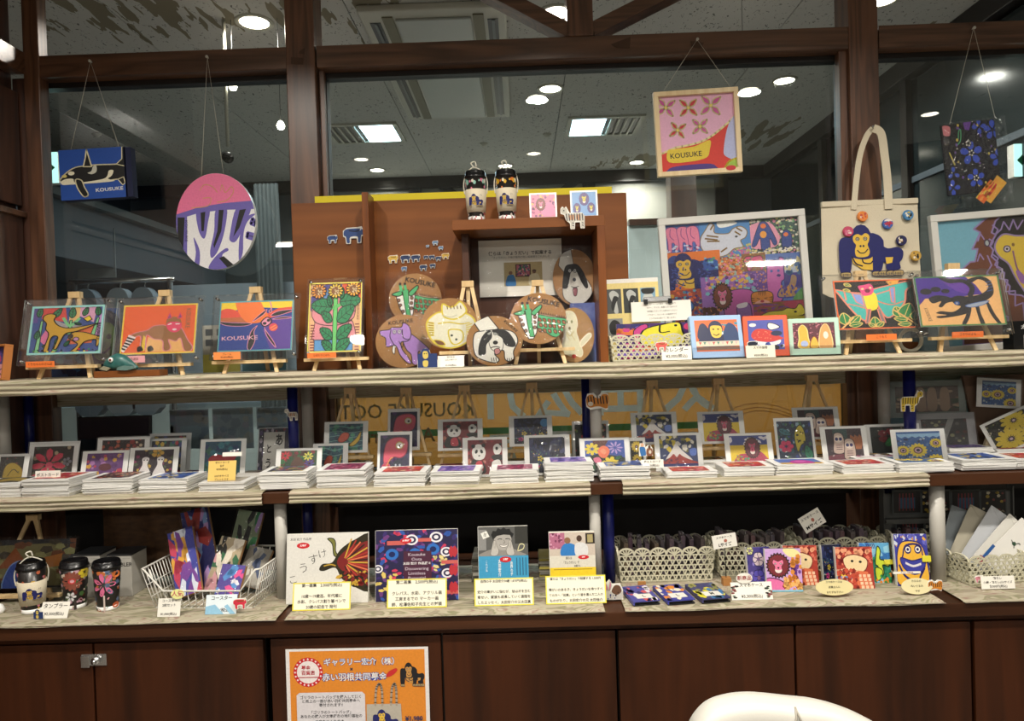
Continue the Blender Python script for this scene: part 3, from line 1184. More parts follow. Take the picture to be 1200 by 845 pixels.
def art_dogs():
    a = Art('#2e4d92')
    a.P('#d8453c', [(15, 0), (45, 0), (50, 34), (14, 26)])
    a.P('#e9c07a', [(52, 0), (68, 0), (66, 25), (52, 40)])
    a.P('#dca5c4', [(66, 0), (90, 0), (86, 36), (66, 22)])
    a.P('#a8a3a8', [(28, 26), (48, 38), (90, 46), (60, 60), (30, 46)])
    a.P('#5a4593', [(0, 0), (8, 0), (9, 34), (0, 34)])
    a.P('#dd6b3a', [(58, 50), (90, 42), (86, 78), (50, 80)])
    a.P('#c58ccb', [(90, 30), (100, 10), (100, 72), (88, 70)])
    a.P('#d96fa0', [(14, 70), (22, 48), (30, 46), (22, 80)])
    for (x, y0, x1, y1) in ((12, 96, 15, 30), (54, 60, 55, 30), (86, 66, 92, 26), (36, 95, 38, 70)):
        a.P('#7fcf8f', [(x - 3, y0), (x1 - 1.5, y1), (x1 + 1.5, y1), (x + 3, y0)], K_, 1)
    a.L('#7fcf8f', 3.5, [(44, 25), (54, 42), (66, 27)])
    for (p, q) in (((10, 22), (12, 2)), ((30, 25), (40, 4)), ((56, 26), (56, 3)), ((72, 22), (76, 4)), ((92, 22), (90, 3)), ((10, 68), (12, 50)), ((38, 80), (42, 64)), ((50, 84), (56, 72)), ((20, 84), (28, 78)), ((70, 40), (60, 36))):
        leaf(a, p[0], p[1], q[0], q[1], 0.2, '#2f8a57')
    m = '#c8a03a'
    a.S(m, [(18, 20), (26, 16), (34, 20), (32, 30), (40, 42), (55, 47), (80, 42), (93, 38), (80, 46), (64, 54), (50, 58), (44, 74), (40, 88), (36, 88), (40, 66), (34, 62), (30, 70), (28, 92), (22, 92), (27, 60), (22, 48), (22, 36), (17, 28)], K_, 1.3)
    a.S(m, [(54, 66), (60, 56), (74, 56), (88, 62), (98, 68), (96, 84), (93, 84), (92, 72), (80, 74), (74, 80), (66, 96), (58, 97), (68, 82), (62, 74)], K_, 1.3)
    a.E('#3a2c2c', 58, 64, 3, 5)
    a.E('#b98ab8', 65, 70, 4, 4, 0, K_, 1)
    a.P('#e5c93a', [(72, 28), (80, 22), (84, 30), (78, 34)], K_, 1)
    a.dots([K_, '#c22a35', '#2f8a57', '#e5c93a'], 12, 0, 90, 100, 98, (1, 2.2), 5)
    a.T(K_, 'KOUSUKE', 95, 55, 8, 90, 0.02)
    for b in ((0, 0, 100, 4), (0, 96, 100, 100), (0, 0, 3, 100), (97, 0, 100, 100)):
        a.B('#9fd4d0', *b)
    return a


def art_bear():
    a = Art('#e8642c')
    br = '#9b6a3c'
    a.P('#eab56e', [(36, 66), (56, 72), (84, 60), (90, 96), (34, 96)])
    a.S(br, [(12, 62), (20, 56), (34, 52), (42, 44), (54, 42), (60, 44), (78, 48), (84, 58), (90, 74), (97, 88), (94, 96), (86, 94), (80, 70), (74, 76), (64, 72), (68, 88), (64, 94), (58, 92), (56, 74), (44, 70), (34, 62), (34, 88), (27, 92), (26, 64), (16, 66)], '#e08a9a', 1.2)
    a.P('#ece4e4', [(10, 60), (20, 66), (5, 96), (1, 92)])
    for i in range(5):
        f = i / 5
        a.P(K_, [(8.5 - 8 * f, 64 + 27 * f), (18 - 14 * f + 1, 69 + 25 * f), (17 - 14 * f + 1, 72 + 25 * f), (7.6 - 8 * f, 67 + 27 * f)])
    a.P('#e8c63a', [(30, 62), (33, 66), (33, 94), (28, 94)])
    for x in (26, 40):
        a.S(K_, [(x - 3, 86), (x + 2, 84), (x + 5, 92), (x - 2, 95)])
    a.S(br, [(60, 30), (70, 26), (78, 32), (80, 48), (74, 58), (66, 58), (60, 48)])
    a.S('#e0466a', [(60, 40), (68, 36), (80, 40), (78, 54), (70, 58), (62, 52)])
    for x in (60, 74):
        a.P('#8a4a7c', [(x, 30), (x + 3, 18), (x + 6, 28)], '#e0466a', 1)
    a.L('#efe6e6', 1.6, [(62, 42), (66, 40)])
    a.L('#efe6e6', 1.6, [(72, 41), (77, 41)])
    a.E('#e9d6da', 71, 52, 3, 2)
    a.T('#6e6a50', 'KOUSUKE', 88, 30, 9, 90, 0.0)
    for b in ((0, 0, 100, 3), (0, 97, 100, 100), (0, 0, 2, 100), (98, 0, 100, 100)):
        a.B('#f0d24a', *b)
    return a


def art_spider():
    a = Art('#1f3d92')
    a.P('#5c3c98', [(66, 42), (100, 30), (100, 100), (72, 100), (60, 60)])
    a.P('#f0d02a', [(0, 0), (100, 0), (100, 18), (60, 14), (0, 20)])
    a.S('#e0503a', [(0, 20), (10, 14), (24, 20), (30, 32), (0, 34)])
    a.P('#c06a3a', [(0, 33), (30, 32), (46, 44), (0, 40)])
    a.P('#e0503a', [(60, 30), (80, 16), (100, 14), (100, 24), (68, 36)])
    a.S('#ee7a2e', [(22, -4), (50, -4), (60, 16), (66, 30), (60, 42), (40, 44), (26, 24)])
    o = '#e89ab6'
    for pts in ([(0, 40), (20, 43), (44, 45), (34, 50), (10, 48)], [(46, 40), (56, 26), (64, 18), (60, 28), (48, 40)], [(66, -2), (70, 10), (70, 24), (67, 22), (70, 14)],
                [(70, 30), (80, 22), (100, 20), (90, 27), (76, 32)], [(72, 38), (86, 34), (100, 36), (86, 38)], [(52, 50), (44, 62), (40, 90), (44, 98), (50, 80), (48, 62)], [(62, 54), (66, 72), (78, 94), (76, 84), (64, 60)]):
        a.S('#191919', pts, o, 0.8)
    a.S(o, [(57, 44), (64, 34), (70, 38), (70, 46), (62, 52)], '#1a1a1a', 1.5)
    a.E('#1a1a1a', 62, 46, 2.6, 3)
    a.E('#1a1a1a', 67, 40, 2.4, 3)
    a.E('#e04a5a', 74, 54, 6, 8)
    a.L('#f0a04a', 1.4, [(70, 56), (77, 50)])
    a.L('#f0a04a', 1.4, [(72, 60), (79, 54)])
    a.T('#f0b8c8', 'KOUSUKE', 29, 74, 11, -1, 0.01)
    for b in ((0, 0, 100, 2.5), (0, 97.5, 100, 100), (0, 0, 1.6, 100), (98.4, 0, 100, 100)):
        a.B('#5aa6b0', *b)
    return a


def art_sunflower3():
    a = Art('#e9b98a')
    a.P('#4c4792', [(3, 20), (30, 2), (62, 2), (60, 30), (3, 40)])
    a.P('#6a9ad0', [(20, 20), (45, 2), (60, 20), (50, 30)])
    a.P('#e85a2e', [(62, 2), (98, 2), (98, 24), (66, 22)])
    a.S('#e2929c', [(6, 36), (14, 26), (40, 22), (76, 20), (88, 30), (86, 50), (76, 56), (84, 58), (84, 84), (12, 84), (12, 58), (6, 48)], '#3a1c24', 1)
    a.P('#5a9bd0', [(12, 82), (84, 82), (84, 98), (12, 98)], '#16324a', 1)
    a.L('#3a1c24', 1, [(6, 48), (16, 58), (46, 62), (76, 57), (86, 50)])
    for s in (4, 88):
        for i in range(10):
            a.B('#7a1c24', s, 60 + 4 * i, s + 8, 61.6 + 4 * i)
    a.P('#6fcf72', [(46, 20), (54, 20), (54, 98), (46, 98)], '#1a4a24', 1)
    a.L('#6fcf72', 4, [(50, 38), (36, 32), (24, 22)])
    a.L('#6fcf72', 4, [(50, 36), (66, 28), (80, 18)])
    g = '#1f8a56'
    for (p, q) in (((44, 36), (4, 32)), ((58, 28), (98, 26)), ((44, 56), (24, 42)), ((54, 56), (86, 34)), ((46, 80), (22, 66)), ((54, 80), (82, 62)), ((46, 96), (26, 84)), ((54, 96), (80, 82)), ((60, 24), (64, 8)), ((42, 34), (36, 18))):
        leaf(a, *p, *q, 0.28, g, '#0d3320', 3)
    for cx, cy, c in ((18, 12, '#e69a3a'), (50, 12, '#e8c84a'), (84, 10, '#e8b23a')):
        a.petals(c, cx, cy, 15, 13, 0.3, '#3a2410', 0.9, ky=0.74)
        a.E('#8a5a2e', cx, cy, 8, 6.2)
        a.dots(['#d9c9a0'], 16, cx - 6, cy - 5, cx + 6, cy + 5, (0.8, 1.4), 2)
    a.T('#5a3020', 'KOUSUKE', 93, 44, 5, 90)
    for b in ((0, 0, 100, 1.5), (0, 98.5, 100, 100), (0, 0, 1.6, 100), (98.4, 0, 100, 100)):
        a.B('#e5dd6a', *b)
    return a


def art_giraffe(nm=True):
    a = Art('#b98a58')
    if nm:
        a.T('#1c1410', 'KOUSUKE', 60, 18, 13, 14, 0.03)
    g = '#4fb873'
    a.P('#c0a07a', [(48, 40), (100, 52), (100, 60), (50, 46)])
    for i in range(14):
        a.P('#5a3423', [(50 + 4 * i, 41 + i * .9), (52 + 4 * i, 36 + i * .9), (53.6 + 4 * i, 42 + i * .9)])
    a.S(g, [(48, 44), (70, 48), (100, 54), (98, 72), (80, 88), (60, 76), (46, 66)], '#173a22', 1.2)
    rn = random.Random(4)
    for r in range(3):
        for i in range(6):
            x, y = 50 + i * 8.5 + rn.uniform(-1, 1), 50 + r * 10 + i * 1.2
            a.S('#a0663f', [(x, y), (x + 5, y + 1), (x + 5.5, y + 7), (x + 1, y + 6)], '#33211a', 1)
    a.P('#efeee6', [(14, 42), (50, 42), (46, 78), (40, 90), (32, 90), (20, 66)], '#1c1410', 1.2)
    a.P(g, [(26, 32), (38, 32), (38, 60), (42, 86), (34, 86), (30, 60)], '#173a22', 1.2)
    a.S(g, [(6, 40), (22, 34), (26, 40), (18, 44)], '#3a2416', 1.5)
    a.S(g, [(38, 38), (54, 24), (56, 30), (44, 44)], '#3a2416', 1.5)
    for x in (22, 31):
        a.L(g, 4, [(x + 2, 34), (x, 22)])
        a.E('#3a2416', x, 20, 2.6, 3)
    for x, y in ((19, 52), (22, 62), (27, 74), (44, 48), (43, 58), (43, 68)):
        a.E('#8e6a54', x, y, 3, 3.4, 0, '#1c1410', 0.9)
    return a


def art_elephant():
    a = Art('#b98a58')
    a.T('#1c1410', 'KOUSUKE', 45, 14, 10, -6, 0.02)
    p = '#b389cf'
    a.S(p, [(46, 34), (62, 36), (84, 54), (98, 70), (92, 76), (80, 70), (76, 74), (82, 88), (76, 96), (66, 92), (64, 76), (54, 64)], K_, 1.2)
    a.S(p, [(8, 30), (24, 28), (30, 24), (46, 24), (50, 16), (60, 22), (64, 38), (58, 50), (46, 52), (48, 66), (58, 80), (64, 92), (56, 90), (44, 76), (36, 58), (20, 60), (18, 44), (10, 38)], K_, 1.2)
    a.L(K_, 1.2, [(28, 28), (26, 42), (34, 58)])
    a.L(K_, 1.2, [(48, 28), (50, 44), (62, 48)])
    for x in (34, 43):
        a.E('#efe6f4', x, 32, 3.2, 4, 0, K_, 1)
        a.E(K_, x, 32, 1.3, 1.6)
    a.S('#efeee6', [(32, 58), (35, 60), (34, 74), (30, 68)], K_, 0.9)
    a.L(K_, 1, [(42, 50), (48, 62), (50, 54)])
    return a


def art_cat():
    a = Art('#b98a58')
    y = '#e6d23c'
    w = '#e9e6cf'
    a.S(w, [(10, 46), (26, 30), (44, 28), (80, 32), (96, 48), (92, 74), (74, 92), (48, 98), (24, 88), (12, 68)], y, 2.4)
    a.S(w, [(38, 32), (38, 12), (50, 18), (60, 16), (70, 8), (80, 22), (78, 32), (62, 42), (46, 40)], y, 2.4)
    for i in range(5):
        a.L('#6b4f1c', 1.4, [(46 + 6 * i, 16), (47 + 6 * i, 22)])
    for i in range(6):
        a.P('#7a4a2a', [(12, 46 + 5 * i), (22, 48 + 4.6 * i), (22, 50.5 + 4.6 * i), (12, 48.5 + 5 * i)], y, 1)
    a.S(w, [(48, 66), (56, 62), (72, 66), (74, 82), (62, 92), (52, 86)], y, 2)
    for x in (54, 62):
        a.E('#22341c', x, 74 + (x - 54), 2.2)
    a.L(y, 1.8, [(30, 50), (50, 48), (70, 52), (86, 50)])
    a.L('#c9c6b0', 1.2, [(38, 34), (52, 38), (64, 34)])
    for i in range(5):
        a.L(y, 1.6, [(80, 56 + 4 * i), (90, 52 + 5 * i)])
    a.S('#7a4a2a', [(22, 82), (36, 84), (42, 92), (30, 92)], y, 1.4)
    return a


def art_dog(nm=True):
    a = Art('#b98a58')
    w = '#eceadf'
    if nm:
        a.T('#1c1410', 'KOUSUKE', 80, 22, 7, 45, 0.02)
    a.P(w, [(14, 12), (40, 0), (58, 26), (38, 34), (24, 30)], K_, 1.4)
    a.S(w, [(16, 34), (30, 30), (60, 28), (84, 34), (92, 52), (84, 72), (84, 88), (74, 92), (68, 86), (66, 70), (50, 76), (58, 88), (50, 94), (30, 88), (16, 78), (12, 54)], K_, 1.4)
    a.S(w, [(42, 34), (60, 34), (66, 50), (64, 68), (54, 72), (44, 66), (40, 50)], K_, 1)
    a.S('#1c1f1f', [(44, 30), (46, 44), (36, 58), (34, 76), (22, 78), (22, 60), (28, 42), (36, 32)])
    a.S('#1c1f1f', [(46, 30), (60, 28), (76, 34), (88, 56), (84, 64), (70, 60), (64, 46), (54, 38)])
    for x in (41, 52):
        a.E('#e8e8e0', x, 36, 3.2, 2.6, 0, K_, 1)
        a.E(K_, x, 36, 1.2)
    a.E(K_, 52, 54, 4.6, 4)
    a.L(K_, 1.4, [(44, 64), (52, 62), (60, 64)])
    a.S('#c98a8a', [(50, 68), (58, 66), (60, 74), (52, 78)], K_, 1)
    for x, y in ((48, 84), (76, 86)):
        for i in range(3):
            a.L(K_, 1.1, [(x + 4 * i - 4, y), (x + 4 * i - 3, y + 7)])
    return a


def art_dog_black():
    a = Art('#a97b4c')
    w = '#d8d4cc'
    a.P(w, [(20, 6), (44, 0), (50, 30), (26, 40), (14, 28)], '#3a2c24', 1)
    a.S(w, [(30, 44), (60, 40), (84, 60), (90, 80), (70, 98), (40, 96), (22, 80)], '#3a2c24', 1.2)
    a.S('#17151b', [(30, 30), (44, 26), (60, 28), (74, 44), (82, 66), (76, 70), (66, 58), (58, 44), (50, 40), (40, 50), (34, 68), (22, 68), (24, 48)])
    a.S(w, [(42, 42), (56, 40), (62, 60), (58, 78), (48, 80), (40, 64)])
    for x in (40, 52):
        a.E('#cfcfd0', x, 38, 3.6, 3.4, 0, K_, 1)
        a.E(K_, x, 38, 1.3)
    a.E('#3a3a46', 50, 54, 4, 3.4)
    a.L(K_, 1, [(42, 66), (50, 68), (60, 66)])
    a.S('#9a5a66', [(46, 70), (56, 70), (54, 82), (48, 82)], K_, 1)
    return a


def art_dog_white():
    a = Art('#ab8148')
    w = '#e0dcbc'
    a.S(w, [(24, 14), (38, 6), (54, 12), (60, 30), (56, 44), (64, 66), (70, 82), (64, 90), (50, 86), (40, 88), (26, 84), (18, 90), (14, 86), (22, 64), (26, 46), (18, 34)], '#efe8cc', 1.6)
    a.S(w, [(66, 62), (86, 48), (92, 54), (68, 72)], '#fff6dc', 1.5)
    for x in (34, 46):
        a.E('#8a8a5c', x, 26, 2.6, 3)
        a.L('#c9b56a', 1, [(x - 3, 48), (x + 6, 60)])
    a.E('#7a6a3c', 40, 38, 3, 3)
    a.L('#b9a35a', 1.2, [(32, 44), (40, 52), (50, 44)])
    for x in (18, 44):
        a.S('#c23a2a', [(x, 86), (x + 8, 86), (x + 8, 92), (x, 92)])
    a.T('#d9b23a', 'KOUSUKE', 46, 5, 4)
    return a


def tiger_face(a):
    a.S('#d98a2e', [(6, 30), (20, 16), (50, 14), (80, 16), (96, 32), (92, 70), (70, 92), (30, 92), (8, 70)], '#3a1f10', 3)
    for i in range(5):
        a.P('#2a1408', [(36 + 7 * i, 16), (40 + 7 * i, 16), (38.5 + 7 * i, 38)])
    for s in (0, 1):
        for i in range(3):
            x = 6 if s == 0 else 94
            d = 1 if s == 0 else -1
            a.P('#2a1408', [(x, 42 + 10 * i), (x + 18 * d, 46 + 9 * i), (x, 47 + 10 * i)])
    a.S('#e9b0a0', [(20, 66), (50, 56), (80, 66), (76, 90), (24, 90)])
    a.E('#b9283a', 50, 62, 8, 6)
    a.L('#efe2d0', 3, [(24, 82), (50, 76), (78, 82)])
    a.L('#2a1408', 2.5, [(28, 46), (40, 50)])
    a.L('#2a1408', 2.5, [(60, 50), (72, 46)])


def lion_face(a, mane='#7c3d22', face='#e07aa0', dark='#2a1810', body=None):
    rn = random.Random(2)
    pts = []
    for i in range(44):
        an = 2 * PI * i / 44
        r = 46 if i % 2 else 39
        pts.append((50 + r * math.cos(an), 46 + r * math.sin(an)))
    a.P(dark, pts)
    a.P(mane, [(50 + (x - 50) * .86, 46 + (y - 46) * .86) for x, y in pts])
    a.S(face, [(34, 26), (44, 30), (50, 32), (56, 30), (66, 26), (70, 38), (62, 50), (64, 64), (50, 74), (36, 64), (38, 50), (30, 38)], dark, 1.4)
    for x in (40, 60):
        a.E('#efe0e4', x, 40, 4, 3, 0, dark, 1)
        a.E(dark, x, 40, 1.5)
    a.S(dark, [(46, 52), (54, 52), (50, 58)])
    a.S('#ece0d8', [(38, 60), (50, 62), (62, 60), (58, 70), (42, 70)])


def art_collage():
    a = Art('#2c4d9c')
    a.B('#b23a56', 0, 60, 100, 100)
    a.S('#e2d43a', [(60, 80), (80, 74), (100, 74), (104, 104), (56, 104)], K_, 1)
    a.push(0, 0, 100, 77)
    # pink elephants
    a.push(0, 0, 26, 28)
    a.bg('#4a6fb8')
    for x in (2, 34, 62):
        a.S('#dd7f9e', [(x, 20), (x + 10, 8), (x + 28, 10), (x + 36, 30), (x + 36, 80), (x + 26, 96), (x + 24, 70), (x + 16, 66), (x + 14, 96), (x + 5, 96), (x + 4, 60)], '#7a3f86', 2)
        a.L('#7a3f86', 2, [(x + 14, 14), (x + 12, 40), (x + 22, 54)])
    a.dots(['#1f2f7a', '#cfd6e8'], 16, 0, 76, 100, 100, (2, 5), 3)
    a.pop()
    # white tiger
    a.push(26, 0, 64, 36)
    a.bg('#4a86c0')
    a.dots(['#5a8a62', '#c9c07a', '#c86a9a'], 30, 40, 66, 100, 100, (2, 4), 4)
    a.S('#ccd0dc', [(2, 40), (12, 20), (22, 2), (30, 10), (30, 30), (56, 34), (66, 22), (82, 16), (94, 30), (90, 48), (80, 56), (84, 74), (66, 78), (50, 94), (26, 98), (8, 84), (0, 62)], '#8a6f2c', 2)
    for p, q in (((14, 36), (36, 42)), ((10, 44), (34, 50)), ((14, 52), (38, 54)), ((28, 8), (22, 20)), ((74, 20), (84, 30)), ((70, 30), (80, 40)), ((40, 84), (52, 74)), ((6, 92), (30, 96))):
        a.L('#7a5a1c', 3.5, [p, q])
    a.S('#efefe8', [(36, 0), (60, -2), (76, 6), (60, 14), (40, 16)])  # glare on the poster's glazing, painted into the print as a white patch
    a.E('#2a2a2a', 72, 44, 3)
    a.dots(['#2a2210'], 8, 4, 86, 40, 99, (2, 4), 8)
    a.pop()
    # chimps among flowers
    a.push(64, 0, 100, 36)
    a.bg('#3c5a54')
    a.dots(['#d8cf8a', '#d67a9a', '#1c2230', '#7fb07a', '#e6e0d0'], 46, r=(1.5, 4), seed=9)
    a.S('#e09ab0', [(0, 20), (40, 10), (60, 50), (50, 80), (2, 80)])
    a.S('#33498e', [(16, 24), (24, 8), (34, 10), (42, 26), (54, 66), (48, 76), (40, 56), (38, 90), (22, 92), (20, 54), (10, 74), (2, 72)], '#1a2450', 1.6)
    a.E('#e0783a', 28, 20, 6, 7)
    a.E('#e8a03a', 27, 44, 7, 10)
    a.S('#33498e', [(66, 50), (72, 36), (82, 40), (86, 62), (82, 92), (68, 92), (64, 70)], '#1a2450', 1.6)
    a.E('#e0783a', 74, 48, 5, 6)
    a.dots(['#16181c', '#d8cf8a', '#efe8da'], 30, 0, 84, 100, 100, (2, 4), 5)
    a.pop()
    # gorilla
    a.push(0, 28, 40, 66)
    a.bg('#e07a2a')
    a.S('#2b4590', [(0, 22), (20, 10), (30, 60), (0, 90)])
    a.S('#2f5aa6', [(60, 40), (80, 20), (100, 40), (100, 100), (60, 100)])
    a.dots(['#58a06a', '#7fb6d8', '#1b2a66'], 24, 60, 20, 100, 100, (2, 4), 6)
    a.push(-8, -4, 100, 112, clip=False)
    gorilla(a, feet=False)
    a.pop()
    a.dots(['#3f56ac'], 40, 6, 40, 30, 96, (1, 1.6), 7, 2.5)
    a.dots(['#3f56ac'], 40, 58, 40, 84, 96, (1, 1.6), 8, 2.5)
    a.pop()
    # orange patches
    a.push(38, 36, 56, 56)
    a.bg('#c9733a')
    a.dots(['#e9b36a', '#7a3a1c', '#e07a9a', '#9fc0b0'], 34, r=(3, 7), seed=11)
    a.pop()
    a.push(56, 34, 74, 54)
    a.bg('#8a5a2c')
    a.S('#cf4f7c', [(8, 40), (20, 16), (50, 18), (80, 16), (92, 50), (86, 84), (76, 84), (72, 66), (40, 70), (34, 88), (22, 84), (20, 60)], '#5a1c3a', 3)
    a.dots(['#d8c25a', '#3c8a6a'], 26, r=(2, 5), seed=12)
    a.pop()
    a.push(56, 52, 74, 76)
    a.bg('#6c4696')
    a.dots(['#c98a9a', '#9a7ac0', '#d98a4a'], 30, r=(2, 5), seed=13)
    a.pop()
    # pink bear and leopard
    a.push(74, 36, 100, 84)
    a.bg('#5876b8')
    a.B('#b7c3d6', 50, 16, 100, 42)
    a.B('#4a3f8a', 48, 42, 100, 76)
    a.dots(['#e3d8a0', '#3f6a9a'], 18, 50, 12, 100, 44, (3, 5), 4, 2)
    a.S('#c768b0', [(2, 26), (16, 14), (36, 14), (40, 8), (52, 12), (50, 30), (50, 54), (40, 62), (40, 98), (0, 98)], '#3c2c7a', 2)
    for x in (14, 34):
        a.E('#3c5ab0', x, 36, 4, 3)
    a.E('#3c2c7a', 34, 46, 6, 3)
    a.S('#a98a6a', [(70, 46), (86, 50), (84, 66), (76, 80), (80, 92), (30, 92), (34, 76), (60, 66)], '#3a3a9a', 2)
    a.dots(['#d89a3a', '#5a4a9a'], 20, 36, 66, 82, 92, (2, 4), 14)
    a.S('#5f9a56', [(70, 98), (90, 80), (100, 76), (100, 100)])
    a.pop()
    # lower left busy forest
    a.push(0, 66, 30, 100)
    a.bg('#a84a34')
    a.dots(['#2f56a8', '#d9a83a', '#7a2a5a', '#5fa0b8', '#e06a3a', '#3a2a6a'], 26, r=(3, 7), seed=15)
    a.E('#3a76c0', 45, 50, 14, 16, 0, '#1c2a5a', 3)
    a.pop()
    # pink lion
    a.push(24, 55, 66, 100)
    a.bg('#9a6ab8')
    a.dots(['#d98ab8', '#6a3a8a', '#7fc0c8', '#e0b04a'], 34, 10, 0, 100, 40, (2, 5), 16)
    a.S('#c75fae', [(50, 36), (76, 32), (94, 44), (98, 90), (88, 96), (84, 66), (62, 70), (60, 98), (40, 98), (40, 60)], '#5a2a6a', 1.6)
    a.S('#efeaf2', [(62, 66), (80, 62), (78, 72), (64, 74)])
    a.dots(['#d98a2e', '#5a2410'], 22, 0, 64, 34, 100, (3, 6), 17)
    a.push(16, 12, 58, 84, clip=False)
    lion_face(a)
    a.pop()
    a.pop()
    a.push(60, 70, 78, 91)
    tiger_face(a)
    a.pop()
    # bottom red strip with yellow tiger
    a.push(62, 85, 100, 100)
    a.bg('#b23a56')
    a.dots(['#7a3a8a', '#8a5a2c'], 10, 0, 0, 60, 50, (4, 8), 5, 3)
    a.S('#e2d43a', [(8, 90), (30, 60), (56, 58), (66, 44), (82, 50), (90, 20), (98, 44), (94, 100), (8, 100)], K_, 4)
    a.E(K_, 82, 72, 3, 7)
    a.pop()
    a.pop()
    return a


def art_bat():
    a = Art('#14110f')
    o = '#f0917a'
    for pts in ([(46, 22), (70, 12), (98, 4), (98, 14), (90, 24), (86, 48), (74, 68), (62, 78), (54, 60), (50, 40)], [(36, 28), (20, 24), (2, 18), (6, 28), (14, 48), (24, 70), (36, 84), (38, 60), (38, 40)]):
        a.S('#49bdb4', pts, o, 2)
    a.P('#8fa3dd', [(70, 18), (76, 16), (74, 48), (70, 46)], o, 1.2)
    a.P('#8fa3dd', [(22, 26), (34, 30), (36, 54), (26, 44)], o, 1.2)
    for pts in ([(50, 42), (68, 52), (84, 46)], [(52, 30), (70, 22)], [(37, 58), (26, 52), (16, 48)], [(13, 20), (14, 40)]):
        a.L(o, 1.8, pts)
    a.S('#f0e03a', [(37, 28), (50, 26), (53, 46), (50, 60), (40, 62), (37, 46)])
    a.S('#e4508a', [(31, 12), (38, 10), (47, 8), (50, 20), (46, 30), (36, 32), (33, 22)])
    a.E('#f0e0a0', 36, 18, 2, 2)
    a.E('#7a1c3a', 42, 22, 3.4, 4)
    a.E('#f0e0a0', 46, 16, 1.6, 2)
    for x in (40, 52):
        a.P('#8c7f80', [(x - 1, 60), (x + 3, 60), (x + (7 if x > 45 else -2), 88), (x + (2 if x > 45 else -6), 88)], o, 1.2)
    for (p, q) in (((78, 78), (74, 56)), ((82, 80), (92, 50)), ((86, 84), (70, 80)), ((90, 92), (74, 92)), ((94, 84), (98, 66)), ((10, 90), (8, 66)), ((16, 88), (28, 72)), ((14, 92), (30, 88)), ((14, 6), (22, 12)), ((12, 18), (20, 22)), ((46, 96), (46, 76)), ((48, 96), (56, 86)), ((44, 96), (38, 88))):
        leaf(a, *p, *q, 0.3, '#2c8a48', '#f0d27a', 0)
    a.L('#f0c27a', 2, [(70, 62), (84, 78), (98, 96)])
    a.L('#f0c27a', 2, [(4, 98), (20, 76)])
    a.P('#f0b24a', [(66, 4), (84, 0), (80, 10), (70, 12)])
    a.T('#8a6a5a', 'KOUSUKE', 60, 8, 6, -3)
    for b in ((0, 0, 100, 2.5), (0, 97.5, 100, 100), (0, 0, 1.8, 100), (98.2, 0, 100, 100)):
        a.B('#e8703a', *b)
    return a


def art_scorpion():
    a = Art('#f0bd7c')
    a.P('#4c2c98', [(0, 0), (60, 0), (72, 20), (78, 38), (40, 44), (10, 44), (0, 60)])
    a.S('#6a3ca6', [(30, 0), (50, 2), (64, 18), (60, 36), (44, 26)])
    b = '#221f22'
    a.S(b, [(28, 0), (46, 6), (60, 8), (70, 22), (66, 42), (60, 40), (64, 26), (56, 14), (40, 14)])
    for x, y, r in ((12, 30, 7), (24, 26, 6), (35, 30, 5)):
        a.E(b, x, y, r, r * .9)
    a.S(b, [(40, 46), (48, 40), (60, 42), (76, 38), (86, 26), (84, 14), (76, 8), (68, 14), (62, 10), (70, 4), (82, 3), (90, 12), (92, 30), (88, 44), (74, 56), (62, 62), (58, 74), (46, 80), (24, 84), (20, 80), (32, 78), (20, 74), (26, 70), (40, 72), (50, 62), (44, 58)])
    a.S(b, [(14, 44), (24, 38), (38, 42), (44, 50), (34, 54), (28, 62), (24, 60), (28, 50), (18, 54)])
    a.S(b, [(58, 62), (62, 66), (58, 84), (52, 98), (48, 96), (54, 80)])
    a.S(b, [(67, 58), (71, 60), (72, 78), (75, 98), (70, 98), (68, 80)])
    a.S(b, [(80, 52), (84, 58), (88, 78), (94, 98), (90, 98), (83, 78)])
    a.S('#a9b4c4', [(56, 60), (72, 54), (84, 52), (76, 60), (62, 64)], '#4a6ab0', 1)
    a.E('#a9b4c4', 46, 55, 2.4, 3, 0, '#2c62b8', 1.4)
    for y in (12, 18, 24, 30):
        a.L('#4a6ab0', 0.9, [(84, y + 3), (91, y)])
    a.T('#3a2a2a', 'KOUSUKE', 10, 76, 6, 82)
    for q in ((0, 0, 100, 2.5), (0, 97.5, 100, 100), (0, 0, 1.8, 100), (98.2, 0, 100, 100)):
        a.B('#4c8a54', *q)
    return a


